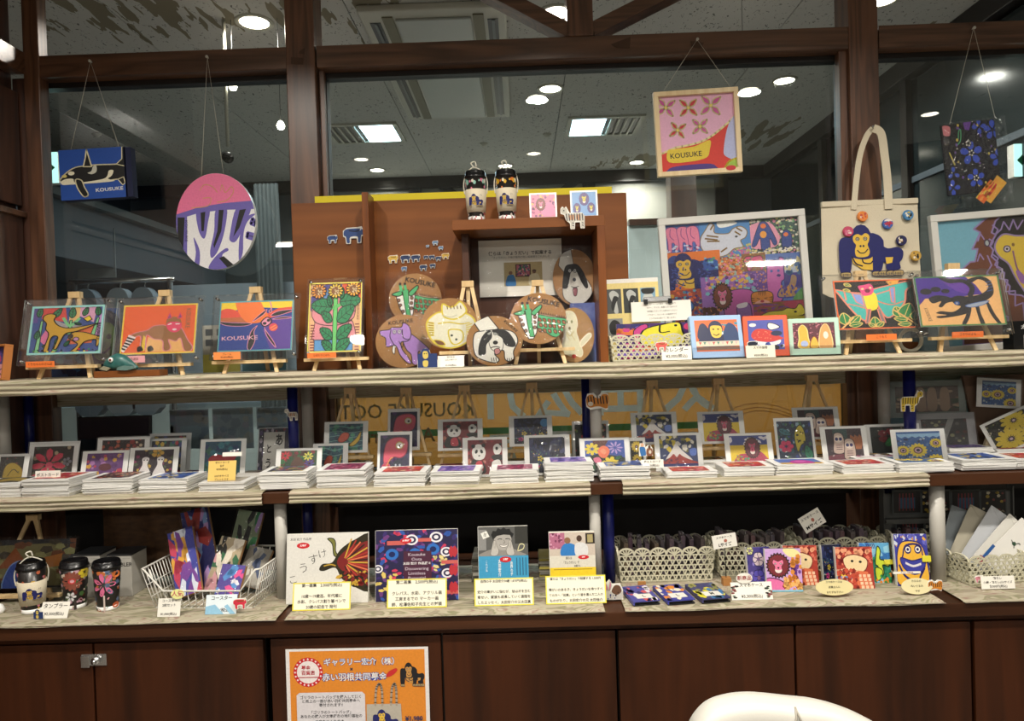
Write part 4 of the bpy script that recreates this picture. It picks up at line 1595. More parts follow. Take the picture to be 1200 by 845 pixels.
def art_lion_big():
    a = Art('#7fb9cc')
    a.B('#75432c', 58, 0, 100, 100)
    a.push(0, 0, 60, 100, clip=False)
    o = '#a08ac0'
    br = '#75432c'
    a.P(br, [(61, 1), (46, 8), (54, 11), (42, 24), (49, 24), (44, 34), (38, 34), (22, 42), (28, 46), (14, 60), (24, 66), (20, 100), (166, 100), (166, -5), (80, -5)], o, 1)
    a.P('#26221f', [(74, 3), (68, 12), (73, 14), (64, 22), (68, 26), (65, 31), (72, 36), (70, 40), (79, 45), (77, 50), (84, 56), (82, 62), (97, 64), (120, 74), (140, 60), (140, -5), (90, -5)], o, 1)
    a.S('#dcc044', [(70, 24.5), (74, 18), (83, 14), (97, 16), (120, 20), (124, 46), (106, 62), (98, 57), (91, 48), (85, 38), (75, 32)], o, 1)
    a.E('#d9d6e0', 85, 26, 4, 2.4, 0, '#5a4a7a', 0.8)
    a.E('#26221f', 85, 26, 1.6, 1)
    a.E('#8a6a3a', 93, 23, 2, 1.4)
    a.L('#8a5a8a', 1, [(92, 28), (93, 34), (95, 42), (100, 48)])
    a.S('#9a6ab0', [(93, 44), (100, 46), (106, 54), (98, 54)])
    a.E('#b9c3c0', 61, 20, 3, 2.6, 0, '#4a3a5a', 0.8)
    for zz in ([(66, 29), (73, 33), (68, 38), (77, 42), (72, 49), (82, 51), (78, 60), (90, 60), (88, 72), (98, 70), (98, 84)], [(70, 6), (76, 10), (72, 14), (80, 10), (84, 4), (90, 11), (96, 3), (100, 11), (108, 4)], [(60, 30), (64, 38), (57, 44), (66, 50), (60, 60), (70, 64), (66, 78), (78, 80), (76, 94)], [(64, 17), (69, 19), (66, 22)]):
        a.L(o, 0.9, zz, sm=False)
    for x, y in ((50, 12), (47, 28), (34, 44), (48, 50), (40, 62), (60, 60), (54, 44)):
        a.L(o, 0.8, [(x, y + 6), (x + 4, y), (x + 8, y + 5)], sm=False)
    return a


def art_fantasy(seed, cols, n=20, bg='#2b2b44', r=(3, 9)):
    a = Art(bg)
    a.dots(cols, n, r=r, seed=seed)
    return a


def pc(kind):
    """postcard pictures"""
    a = None
    if kind == 'redflower':
        a = art_fantasy(1, ['#3c5a4a', '#6a6a4a', '#4a3a3a', '#b9a98a'], 12, '#2a2620', (3, 6))
        a.petals('#d8405c', 40, 44, 44, 7, 0.34, ky=0.9, a0=-90)
        a.S('#d8405c', [(0, 74), (30, 68), (50, 78), (30, 92), (4, 88)])
        a.E('#e8607a', 42, 48, 9, 8)
        a.petals('#8a8a94', 86, 40, 12, 5, 0.6)
        a.petals('#8a8a94', 90, 80, 12, 5, 0.6)
    elif kind == 'mustard':
        a = Art('#1d1c18')
        a.S('#a58b2c', [(20, 70), (26, 30), (60, 20), (100, 44), (96, 80), (60, 66), (40, 88)], '#5c4a12', 2)
        a.L('#1d1c18', 2, [(40, 60), (60, 40), (84, 52)])
        a.dots(['#4a5a3a', '#8a3a3a'], 10, seed=3)
    elif kind == 'purple':
        a = art_fantasy(4, ['#d9a83a', '#b07ab8', '#5a2a6a', '#c03a5a'], 10, '#6a3f7c', (4, 9))
        for i in range(6):
            a.B('#d8c4d4' if i % 2 else '#d85a8a', 6 + 14 * i, 62 + (i % 3) * 5, 13 + 14 * i, 100)
        a.E('#5c2030', 52, 44, 18, 12)
    elif kind == 'darkred':
        a = art_fantasy(5, ['#8c1c1c', '#4a1414', '#b9583a', '#d8c0a0'], 22, '#200f10', (2, 7))
    elif kind == 'whitecats':
        a = Art('#2a1c2a')
        a.dots(['#8a2a5a', '#4a5a3a', '#c9a84a'], 12, seed=6, r=(3, 7))
        a.B('#c25a94', 0, 78, 100, 100)
        a.petals('#d8a83a', 60, 10, 16, 5, 0.6)
        for x in (28, 66):
            a.S('#e9e4e4', [(x - 8, 26), (x + 2, 20), (x + 12, 26), (x + 8, 44), (x + 18, 70), (x + 14, 90), (x - 14, 90), (x - 16, 70), (x - 6, 44)], '#3a2a3a', 1.4)
            a.E(K_, x - 2, 30, 2)
            a.E(K_, x + 6, 30, 2)
    elif kind == 'gold':
        a = art_fantasy(7, ['#a8843a', '#2a4a5a', '#5a3a1c', '#1a2a3a'], 16, '#1a1c1e', (3, 7))
    elif kind == 'skybird':
        a = Art('#17506a')
        a.dots(['#2a6a5a', '#1a3a6a', '#2a7a8a'], 14, seed=8, r=(6, 12))
        a.S('#b92a3a', [(10, 48), (30, 34), (70, 40), (92, 26), (80, 54), (50, 62), (24, 60)])
        a.S('#a8c43a', [(60, 76), (80, 70), (90, 86), (70, 90)])
        a.dots(['#e9e0d0'], 6, 50, 70, 100, 98, (2, 4), 2)
    elif kind == 'peacock':
        a = Art('#1f4a2c')
        a.dots(['#7a1c2c', '#2c6a3a', '#4a2a1c'], 14, seed=9, r=(5, 12))
        a.S('#5a3a2c', [(26, 90), (30, 40), (50, 20), (66, 50), (60, 92)])
        for cx, cy, c in ((12, 16, '#c8283a'), (12, 74, '#d84a5a'), (76, 20, '#d8d05a'), (88, 70, '#e6e0e4'), (80, 44, '#5a4a9a')):
            a.petals(c, cx, cy, 15, 8, 0.3)
    elif kind == 'fishes':
        a = Art('#23566a')
        a.dots(['#3a8a8a', '#1a3a52', '#4a9a7a'], 14, seed=10, r=(4, 10))
        for p in range(5):
            a.L('#8fc0b8', 1.4, [(0, 12 + 18 * p), (30, 8 + 18 * p), (60, 16 + 18 * p), (100, 10 + 18 * p)])
        a.S('#c8553a', [(26, 60), (40, 34), (58, 36), (56, 56), (38, 70)], '#6a1c1c', 2)
        a.S('#d8b83a', [(60, 80), (80, 56), (94, 30), (90, 62), (72, 84)], '#6a5a1c', 2)
    elif kind == 'pinkbird':
        a = Art('#1c1a42')
        a.dots(['#4a2a6a', '#2a2a5a'], 10, seed=11, r=(6, 12))
        a.S('#d8506a', [(12, 50), (24, 16), (60, 6), (92, 14), (90, 44), (70, 56), (48, 54), (30, 66), (16, 70)], '#8a2040', 2)
        a.E('#e9e4d8', 66, 26, 13, 9, 0, '#c89a3a', 2)
        a.E(K_, 68, 27, 4, 3)
        a.E('#16243a', 60, 74, 17, 13)
        a.E('#b9c0d0', 54, 74, 3)
        a.E('#b9c0d0', 68, 74, 3)
        a.S('#c03a5a', [(2, 100), (8, 74), (26, 66), (40, 84), (34, 100)])
        a.L('#d8a84a', 2, [(10, 96), (34, 60), (44, 56)])
    elif kind == 'panda':
        a = Art('#7a1420')
        a.dots(['#a8283a', '#4a0f18', '#b9705a'], 10, seed=12, r=(3, 8))
        a.S('#191516', [(6, 96), (12, 60), (30, 54), (48, 70), (50, 98)])
        a.S('#eceae6', [(12, 34), (24, 14), (42, 16), (52, 36), (44, 56), (20, 56)])
        a.E(K_, 16, 18, 6)
        a.E(K_, 46, 16, 6)
        a.E(K_, 25, 34, 4, 6, 20)
        a.E(K_, 40, 34, 4, 6, -20)
        a.E(K_, 33, 46, 3, 2)
        a.S('#c8384a', [(24, 66), (40, 62), (44, 90), (24, 90)])
        a.S('#eceae6', [(74, 22), (86, 12), (98, 24), (92, 42), (78, 42)])
        a.E(K_, 84, 26, 4, 5)
        a.E(K_, 95, 14, 4)
        a.S(K_, [(68, 50), (80, 44), (100, 46), (100, 60), (76, 60)])
        a.S('#eceae6', [(70, 66), (92, 60), (96, 92), (74, 96)])
    elif kind in ('night', 'night2'):
        a = Art('#171a34')
        a.dots(['#3a3f6a', '#22305a'], 20, seed=13, r=(3, 8), stretch=2)
        a.dots(['#d8b83a', '#5a9a5a', '#c9d0e0'], 16, 0, 30, 100, 100, (1, 2), 14)
        for cx, cy, c in ((30, 60, '#d8c03a'), (62, 72, '#d83a5a'), (82, 66, '#d8c03a'), (20, 82, '#d83a8a')):
            a.petals(c, cx, cy, 9, 5, 0.5)
        if kind == 'night':
            a.E('#5aa0d8', 92, 20, 13, 16)
    elif kind == 'smallflowers':
        a = art_fantasy(15, ['#c89a3a', '#b9404a', '#6a8a3a', '#d8d0b0'], 14, '#1a201c', (2, 5))
    elif kind == 'bouquet':
        a = Art('#2f4fa6')
        a.P('#16261c', [(0, 50), (40, 40), (100, 55), (100, 100), (0, 100)])
        a.P('#5a2a24', [(20, 0), (60, 0), (50, 20), (24, 24)])
        a.petals('#e9d23a', 18, 26, 20, 8, 0.4)
        a.petals('#e9d23a', 64, 74, 24, 9, 0.4)
        a.petals('#b9a0d8', 76, 24, 20, 9, 0.22)
        a.S('#ee7f5a', [(32, 34), (42, 18), (56, 20), (62, 36), (52, 54), (38, 52)])
        a.S('#f0a07a', [(38, 34), (46, 26), (54, 34), (48, 44)])
        a.S('#e07a9a', [(20, 56), (34, 52), (40, 66), (26, 70)])
        for p, q in (((20, 96), (6, 60)), ((40, 98), (28, 74)), ((86, 96), (96, 66)), ((74, 60), (92, 50))):
            leaf(a, *p, *q, 0.24, '#1f6a3c', '#0d2a18', 0)
    elif kind == 'sunstrip':
        a = Art('#17160f')
        for cx, cy in ((50, 20), (50, 66), (40, 104)):
            a.petals('#e0c02c', cx, cy, 42, 12, 0.3, ky=0.5)
            a.E('#3a1c10', cx, cy, 13, 6)
            a.E('#c9a8b0', cx, cy, 6, 3)
    elif kind == 'fuji':
        a = Art('#2a3a6a')
        a.dots(['#e0c83a', '#1c2a3a', '#7a7a3a', '#e9e4d8'], 9, 0, 0, 100, 46, (4, 8), 16, 1.6)
        a.S('#a83a34', [(-4, 82), (20, 70), (34, 44), (44, 34), (52, 42), (70, 70), (104, 84), (104, 90), (-4, 92)])
        a.S('#e9e4e0', [(14, 72), (32, 44), (44, 24), (58, 44), (86, 76), (60, 64), (52, 56), (44, 66), (36, 56), (26, 66)])
        a.P('#2a2c72', [(0, 86), (100, 86), (100, 100), (0, 100)])
        a.dots(['#5a2a4a'], 16, 10, 70, 50, 88, (1.5, 3), 4)
        a.S('#5a7ac8', [(80, 44), (96, 40), (96, 60), (82, 62)])
    elif kind == 'lionhill':
        a = Art('#e0c22c')
        a.B('#3a4a92', 0, 0, 100, 32)
        a.dots(['#e9e4ec'], 7, 0, 6, 100, 26, (3, 6), 17, 2.2)
        a.S('#b03f5a', [(10, 100), (20, 66), (40, 60), (70, 50), (92, 70), (98, 100)])
        a.push(34, 2, 84, 88, clip=False)
        lion_face(a, '#6a2c3a', '#c85070')
        a.pop()
        a.dots(['#c8a84a', '#5a9a7a'], 10, 14, 62, 50, 96, (2, 5), 18)
    elif kind == 'frog':
        a = Art('#1b2c4a')
        a.dots(['#2a5a6a', '#3a6a4a', '#24408a', '#8fb0c0'], 14, seed=19, r=(3, 7))
        a.petals('#d83a6a', 22, 62, 22, 6, 0.6, ky=.7)
        a.S('#c8b83a', [(50, 30), (66, 10), (78, 22), (80, 50), (66, 60), (56, 76), (50, 60)], '#2a3a1c', 2)
        a.dots([K_], 10, 54, 20, 78, 66, (2, 3), 20)
        leaf(a, 90, 96, 80, 60, 0.3, '#2c8a6a')
        leaf(a, 4, 20, 40, 34, 0.2, '#3a7a8a')
    elif kind == 'owls':
        a = Art('#35202c')
        a.B('#2a4a4a', 20, 0, 60, 40)
        for i in range(10):
            a.L('#a8643a', 3, [(66 + 3 * i, 60), (70 + 4 * i, 20 + 3 * (i % 3))])
        a.S('#7a3a4a', [(0, 80), (50, 74), (100, 84), (100, 100), (0, 100)])
        for x, y in ((34, 30), (62, 48)):
            a.S('#cfb9ac', [(x - 14, y + 10), (x - 10, y - 16), (x + 10, y - 16), (x + 16, y + 8), (x + 12, y + 40), (x - 16, y + 40)], '#3a1c24', 1.6)
            a.E('#e9dcd0', x, y, 12, 11)
            a.E('#2a2a6a', x - 5, y, 4.5, 5)
            a.E('#2a2a6a', x + 6, y, 4.5, 5)
            for i in range(3):
                a.L('#6a4a54', 1.6, [(x - 8, y + 18 + 6 * i), (x + 8, y + 18 + 6 * i)])
    elif kind == 'hibiscus':
        a = Art('#14201c')
        a.petals('#7a1c24', 40, 30, 26, 5, 0.7)
        a.petals('#8a2c2a', 70, 76, 30, 5, 0.7)
        leaf(a, 30, 60, 90, 20, 0.2, '#2c7a3a')
        a.dots(['#b9a89a'], 8, seed=22, r=(1, 2.4))
    elif kind in ('sunblue', 'sunblue2'):
        a = Art('#2a5a9a')
        a.P('#8fb8d8', [(0, 6), (100, 6), (100, 20)] + [(100 - 8 * i, 14 + (i % 2) * 5) for i in range(13)])
        a.dots(['#16305a', '#b9c9d0', '#4a7ab8'], 26, 0, 20, 100, 100, (1.5, 4), 21)
        for cx, cy, r in ((46, 56, 22), (12, 56, 16), (88, 36, 15), (84, 90, 22)):
            a.petals('#e6cf3a', cx, cy, r, 14, 0.3)
            a.E('#7a5a3a', cx, cy, r * .5)
            a.E('#d8b0c0', cx, cy, r * .34)
            a.E('#1c1c3a', cx, cy, r * .2)
    elif kind == 'sundark':
        a = Art('#1c1a14')
        a.dots(['#8a8a5a', '#c9c0a0', '#3a4a2c'], 24, seed=23, r=(1.5, 4))
        for cx, cy, r in ((40, 70, 40), (66, 20, 34), (98, 60, 30)):
            a.petals('#d8c03a', cx, cy, r, 12, 0.3)
            a.E('#4a3a4a', cx, cy, r * .2)
            a.E('#d8c0c8', cx, cy, r * .1)
    elif kind == 'lavender':
        a = art_fantasy(24, ['#9a7ad0', '#5a3fa0', '#2a2a6a', '#c8a0d8'], 16, '#6a54b0', (4, 9))
    elif kind == 'pinkcol':
        a = art_fantasy(25, ['#c83a7a', '#5a1c4a', '#e9a0b8', '#7a3a5a'], 16, '#8a2c52', (4, 9))
    elif kind == 'redcol':
        a = art_fantasy(26, ['#d8503a', '#7a2c3a', '#e9c0a0', '#c8385a'], 16, '#a83c34', (4, 10))
    elif kind == 'bluecol':
        a = art_fantasy(27, ['#2a4a9a', '#7a9ad0', '#e0c85a', '#1c2a4a'], 14, '#3a5aa0', (4, 10))
    elif kind == 'dunes':
        a = Art('#b9b0a0')
        a.P('#5a3a3a', [(20, 80), (50, 20), (84, 80)])
        a.dots(['#8a6a5a', '#3a2c2c'], 10, seed=28)
    elif kind == 'violetlion':
        a = Art('#5a7ac0')
        a.B('#e0b02c', 0, 76, 100, 100)
        a.S('#c23aa0', [(30, 90), (34, 40), (60, 24), (76, 40), (80, 90)])
        a.E('#e070c0', 54, 52, 14, 16)
    else:
        a = art_fantasy(sum(map(ord, kind)), ['#3a7a6a', '#b93a4a', '#d8b84a', '#3a4a8a'], 12, '#2a2c34', (4, 9))
    return a


def art_giraffecase():
    a = Art('#a8382c')
    a.dots(['#d8705a', '#7a1c1c', '#e8a07a'], 18, 0, 0, 100, 40, (5, 9), 31)
    a.S('#e9cfa0', [(20, 28), (50, 18), (84, 30), (80, 54), (60, 62), (30, 56)], '#7a1c1c', 2)
    a.E(K_, 44, 34, 4, 3)
    a.E(K_, 66, 36, 4, 3)
    a.B('#e0c23a', 0, 64, 50, 72)
    a.B('#5a8ac8', 0, 70, 40, 84)
    a.P('#d8704a', [(50, 56), (84, 60), (96, 100), (54, 100)])
    for r in range(4):
        for i in range(3):
            a.B('#f0c8a8', 58 + 12 * i + 2 * r, 66 + 9 * r, 66 + 12 * i + 2 * r, 73 + 9 * r)
    a.dots(['#e8b08a', '#8a2c24', '#c8503a'], 22, 0, 56, 56, 100, (4, 7), 32)
    return a


def art_laugh():
    a = Art('#3a3c9a')
    a.dots(['#e0a83a', '#c8d0e0', '#6a6ac8'], 10, 0, 0, 100, 20, (2, 5), 33, 2)
    a.S('#e8b23a', [(10, 30), (30, 14), (80, 20), (96, 60), (90, 98), (6, 98), (4, 60)], '#1c1c6a', 2)
    a.S('#e8b23a', [(24, 40), (36, 22), (76, 22), (84, 44), (84, 56), (26, 52)], '#1c1c6a', 3)
    for x in (40, 70):
        a.E('#e9e4d8', x, 30, 9, 7, 0, '#1c1c6a', 2.4)
        a.E('#1c1c6a', x, 30, 4, 3)
    a.S('#3a3c9a', [(16, 46), (50, 52), (88, 48), (84, 68), (54, 78), (24, 66)], '#1c1c6a', 2)
    a.L('#e9e4e8', 3.5, [(30, 56), (52, 62), (76, 58)])
    a.L('#1c1c6a', 4, [(10, 60), (24, 80), (50, 92)])
    a.L('#1c1c6a', 4, [(86, 66), (70, 84), (64, 100)])
    return a


def art_bluecase():
    a = Art('#5fa6d0')
    a.dots(['#3a7ac0', '#8fc8e0', '#2c8a6a'], 12, seed=34, r=(5, 12), stretch=2)
    for i in range(6):
        a.L('#2a2c6a', 2, [(24 + 5 * i, 2), (28 + 5 * i, 14)])
    a.S('#c8d83a', [(60, 10), (70, 20), (66, 40), (80, 44), (96, 50), (92, 60), (74, 56), (76, 76), (60, 90), (58, 60), (50, 52)], '#16261c', 2.5)
    a.S('#c8d83a', [(50, 62), (72, 70), (62, 92), (50, 90)], '#16261c', 2)
    a.dots(['#e08a2c', '#2c8a4a'], 6, 50, 80, 100, 100, (4, 7), 35)
    return a


def art_lioncase():
    a = Art('#c8a0d8')
    a.S('#e9e0a0', [(50, 2), (80, 0), (100, 14), (70, 20)])
    a.dots(['#6a3a8a', '#d88a3a'], 8, 70, 16, 100, 60, (5, 9), 36)
    a.S('#e070a8', [(0, 70), (40, 74), (60, 96), (0, 100)], '#5a1c4a', 2)
    a.dots(['#7a3a2c', '#e08a3a', '#e9b36a'], 14, 50, 66, 100, 98, (5, 8), 37)
    a.push(-4, 8, 74, 76, clip=False)
    lion_face(a, '#7a2c34', '#e87aa0')
    a.pop()
    a.B('#7fc0d8', 10, 96, 100, 100)
    return a


def art_flowercase():
    a = Art('#4a3f86')
    a.dots(['#2a2c6a', '#8f80c8'], 14, seed=38, r=(5, 9))
    for cx, cy, c, r in ((50, 30, '#dcc8d0', 26), (46, 76, '#5a4fb0', 30), (84, 10, '#3a3480', 24), (14, 8, '#d8d890', 16)):
        a.petals(c, cx, cy, r, 6, 0.8, '#2a2450', 1.5, ky=.7)
        a.E('#8a6a9a', cx, cy, r * .25, r * .17)
    return a
# ---------------------------------------------------------------- cabinets, worktop, shelves
YC = 1.95
t = thing('worktop', (0, YC, 0), 'long dark wooden worktop running the whole length above the cabinet doors', 'counter')
zct = ZC - 0.0045
MB().box(XL, 2.3, 0, 0.62, zct - 0.037, zct).build('top', 'counter_wood', t, 0.002)
boxo('apron', 'cabinet', XL, 2.3, 0.025, 0.045, zct - 0.055, zct - 0.037, t)
ZD = zct - 0.052


def cabinet(us, label, nd):
    X = [at(u, 800, YC + 0.02).x for u in us]
    x0, x1 = X[0], X[-1]
    t = thing('counter_cabinet', ((x0 + x1) / 2, YC + 0.02, 0), label, 'cabinet')
    c = (x0 + x1) / 2
    MB().box(x0 - c + 0.002, x1 - c - 0.002, 0.022, 0.55, 0.06, ZD - 0.006).build('body', 'dark_frame', t)
    for a, b in zip(X, X[1:]):
        boxo('door', 'cabinet', a - c + 0.003, b - c - 0.003, 0, 0.02, 0.08, ZD - 0.006, t, 0.002)
    boxo('plinth', 'dark_frame', x0 - c, x1 - c, 0.05, 0.5, 0, 0.06, t)
    return t


cabinet((-88, 110.5, 311), 'dark brown cabinet under the worktop with the chrome latch across its doors', 2)
cabinet((317, 519, 724), 'dark brown two-door cabinet with the orange poster on one door', 2)
cabinet((725, 933, 1140), 'dark brown two-door cabinet behind the white round chair back', 2)
cabinet((1142, 1330), 'dark brown cabinet at the far end beyond the white chair', 1)
# chrome latch
p = at(111, 773, YC + 0.02)
t = thing('door_latch', (p.x, YC + 0.02, p.z), 'small chrome sliding latch joining two cabinet doors', 'latch')
boxo('plate', 'chrome', -0.036, 0.034, -0.003, 0, -0.016, 0.016, t, 0.001)
boxo('catch', 'chrome', -0.036, -0.012, -0.006, -0.003, -0.02, 0.012, t, 0.001)
MB().tube([(0.008, -0.003, 0), (0.008, -0.014, 0)], 0.011, 16).build('knob', 'chrome', t)
MB().tube([(0.008, -0.014, 0), (0.008, -0.022, 0)], 0.006, 10).build('key_barrel', 'chrome', t)

YS = 2.08    # front edge of the cloth on the two shelves
rack = thing('display_rack', (0, YS, ZC), 'two-tier shop display rack of brown boards on white and blue pipes', 'shelf')


def rel(x, y, z):
    return Vector((x, y - YS, z - ZC))


MB().box(XL, 2.3, 0.012, 0.36, ZT - ZC - 0.028, ZT - ZC - 0.004).build('shelf', 'counter_wood', rack)
MB().box(XL, 2.3, 0.012, 0.36, ZM - ZC - 0.03, ZM - ZC - 0.004).build('shelf', 'counter_wood', rack)


def pole(u, v, y, z0, z1, m, r=0.0165):
    p = at(u, v, y)
    mb = MB().tube([rel(p.x, y, z0), rel(p.x, y, z1)], r, 16)
    return mb.build('pole', m, rack)


zs0, zs1 = ZM, ZT - 0.028
for (u, v, y, m, r) in ((4, 500, 2.28, 'pipe_white', 0.019), (34, 500, 2.40, 'pipe_blue', 0.016), (361, 500, 2.37, 'pipe_white', 0.018), (343, 480, 2.27, 'pipe_blue', 0.016),
                        (698, 480, 2.255, 'pipe_white', 0.018), (687, 480, 2.34, 'pipe_blue', 0.014), (1036, 480, 2.37, 'pipe_white', 0.0185), (1066, 480, 2.256, 'pipe_blue', 0.0175)):
    pole(u, v, y, ZM + 0.002, ZT - 0.029, m, r)
for (u, v, y, m, r) in ((330, 640, 2.125, 'pipe_white', 0.0175), (698, 640, 2.135, 'pipe_white', 0.0165), (713, 620, 2.19, 'pipe_blue', 0.0175), (1099, 640, 2.125, 'pipe_white', 0.0205), (361, 620, 2.40, 'pipe_blue', 0.016), (1043, 620, 2.42, 'pipe_blue', 0.016)):
    pole(u, v, y, ZC + 0.002, ZM - 0.031, m, r)
for u0, u1 in ((308, 339), (692, 729)):
    a, b = at(u0, 588, YS).x, at(u1, 588, YS).x
    MB().box(a - 0.01, b + 0.01, 0.0, 0.014, ZM - ZC - 0.034, ZM - ZC - 0.003).build('bracket', 'counter_wood', rack, 0.001)
a = at(1088, 575, YS).x
MB().box(a - 0.01, 2.3, 0.0, 0.014, ZM - ZC - 0.036, ZM - ZC - 0.003).build('edge_board', 'counter_wood', rack, 0.001)


def runner(name, x0, x1, yf, yb, z, drop, back, label, seed, m='cloth_runner', group=None):
    """cloth laid over a board: gathered rolls on the front edge, flat top, hanging back"""
    rn = random.Random(seed)
    n = max(10, int((x1 - x0) / 0.03))
    prof = []
    K = 14
    for i in range(K + 1):
        f = i / K
        zz = -drop * (1 - f)
        bulge = 0.008 * abs(math.sin(PI * 3 * f)) if f < 1 else 0
        prof.append((-0.003 - bulge, zz + 0.0 if f < 1 else -0.003, f))
    prof += [(0.0, 0.0, 1), (0.02, 0.001, 1), (0.12, 0.001, 1), (yb - yf - 0.004, 0.001, 1), (yb - yf, -0.003, 1)]
    if back:
        prof += [(yb - yf + 0.002, -back * 0.85, 2), (yb - yf + 0.002, -back, 2)]
    ph = [rn.uniform(0, 6) for _ in range(6)]
    vs, fs = [], []
    m_ = len(prof)
    for i in range(n + 1):
        x = x0 + (x1 - x0) * i / n
        wv = 0.0012 * math.sin(x * 9 + ph[0]) + 0.0008 * math.sin(x * 23 + ph[1])
        for j, (py, pz, f) in enumerate(prof):
            dz = dy = 0
            if f < 1:
                dz = (1 - f) * (wv * 1.2)
                dy = 0.0015 * math.sin(x * 14 + ph[2] + f * 5)
            elif f == 2:
                dy = 0.004 * math.sin(x * 11 + ph[3])
                dy = abs(dy)
            vs.append((x, yf + py + dy, z + pz + dz))
    for i in range(n):
        for j in range(m_ - 1):
            a = i * m_ + j
            fs.append((a, a + m_, a + m_ + 1, a + 1))
    cx = (x0 + x1) / 2
    vs = [(p[0] - cx, p[1] - yf, p[2] - z) for p in vs]
    mb = MB().add(vs, fs, 0, True)
    o = mb.build(name, m, loc=(cx, yf, z))
    return tag(o, label, 'cloth', group)


runner('cloth_runner', XL, 2.2, YS, 2.445, ZT, 0.044, 0.10, 'patterned beige cloth runner along the whole top shelf', 1)
for u0, u1, lab, sd in ((-60, 308, 'beige cloth runner on the middle shelf stretch beside the black monitor', 2), (340, 692, 'beige cloth runner on the middle shelf between two brown brackets', 3), (730, 1088, 'beige cloth runner on the middle shelf ending at the bare brown board', 4)):
    runner('cloth_runner', max(XL, at(u0, 590, YS).x), at(u1, 580, YS).x, YS, 2.44, ZM, 0.036, 0, lab, sd)
for u0, u1, lab, sd in ((-60, 323, 'patterned cloth mat under the tumblers and wire basket', 5), (334, 709, 'patterned cloth mat under the four standing books', 6), (733, 1107, 'patterned cloth mat under the phone cases and lace baskets', 7), (1130, 1400, 'patterned cloth mat under the basket of envelopes', 8)):
    runner('cloth_mat', max(XL, at(u0, 725, YC).x), at(u1, 715, YC).x, YC + 0.004, 2.40, ZC, 0.002, 0, lab, sd, 'cloth_mat')

# ---------------------------------------------------------------- wooden display cabinet on the top shelf
YW = 2.36
t = thing('display_cabinet', (at(540, 430, YW).x, YW, ZT), 'reddish-brown wooden panel cabinet with a divider and a boxed niche', 'cabinet')
ox = t.location.x


def X(u, y, v=300):
    return at(u, v, y).x - ox


ztop = at(540, 232, YW).z - ZT
boxo('back_panel', 'cherry', X(343.5, YW), X(736, YW), 0.0, 0.02, 0.001, ztop, t, 0.001)
zd = at(432, 225, 2.27).z - ZT
boxo('divider', 'cherry_up', X(426, 2.27), X(433.5, 2.27), 2.27 - YW, 0, 0.001, zd, t, 0.001)
YN = 2.17
zn0, zn1 = at(620, 267, YN).z - ZT, at(620, 255, YN).z - ZT
xn0, xn1 = X(531, YN), X(710, YN)
boxo('niche_top', 'cherry', xn0, xn1, YN - YW, 0, zn0, zn1, t, 0.001)
boxo('niche_side', 'cherry_up', X(700.5, YN), xn1, YN - YW, 0, 0.001, zn0, t, 0.001)
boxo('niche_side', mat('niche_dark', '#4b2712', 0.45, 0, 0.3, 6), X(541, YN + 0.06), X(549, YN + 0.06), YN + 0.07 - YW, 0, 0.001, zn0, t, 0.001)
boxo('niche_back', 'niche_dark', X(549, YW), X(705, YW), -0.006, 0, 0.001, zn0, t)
y2 = 2.40
pa, pb = at(369, 239, y2), at(717, 221, y2)
tag(boxo('yellow_board', mat('yellow_board', '#e9d516', 0.6), pa.x, pb.x, y2, y2 + 0.006, at(540, 245, y2).z, at(540, 224.5, y2).z), 'bright yellow board strip showing above the wooden cabinet', 'board')

# banner beyond the glass, seen from its back so the writing is mirrored
YBN = 2.56
b0, b1 = at(391, 535, YBN), at(997, 530, YBN)
W = b1.x - b0.x
H = at(690, 452, YBN).z - at(690, 540, YBN).z
t = thing('banner', ((b0.x + b1.x) / 2, YBN, at(690, 540, YBN).z), 'ochre banner hung beyond the glass behind the middle shelf, its writing mirrored', 'banner')
a = Art(aspect=W / H)
b_ = Art('#bd8744', aspect=W / H)
a.st = [(100, 0, -1, 1, 0)]     # mirrored lettering


def bx(u):
    return 100 - (u - 391) / 606 * 100


b_.B('#4fa068', 0, 52, bx(545), 61)
g = '#f4f6ee'
for u, v, s, ch in ((590, 12, 72, '介'), (657, 14, 72, '宏'), (730, 12, 72, '田'), (810, 10, 72, '太'), (590, 82, 40, '展'), (660, 80, 40, '回'), (805, 82, 40, '二')):
    a.T(g, ch, bx(u), v, s, 0, 0.02)
a.T('#7a6024', 'KOUSUKE OOTA', bx(472), 27, 27, 0, 0.01, 0.95)
a.T('#7a6024', 'Art Corner', bx(458), 60, 27, 0, 0.01, 0.95)
a.st = [(0, 0, 1, 1, 0)]
for k, off in enumerate((0, 18, 40)):
    b_.L('#a37030', 0.8, [(74 + off / 9, 100), (76, 60 - off / 3), (82, 40 - off / 4), (90, 55 - off / 5), (95, 95)])
b_.build('printed_cloth', W, H, 'print_cloth', t)
a.build('lettering', W, H, 'print_matte', t, y=-0.002)
for z in (0, H):
    MB().tube([(-W / 2, 0.004, z), (W / 2, 0.004, z)], 0.004, 8).build('hem_rod', 'grille_dark', t)
# ---------------------------------------------------------------- reusable things


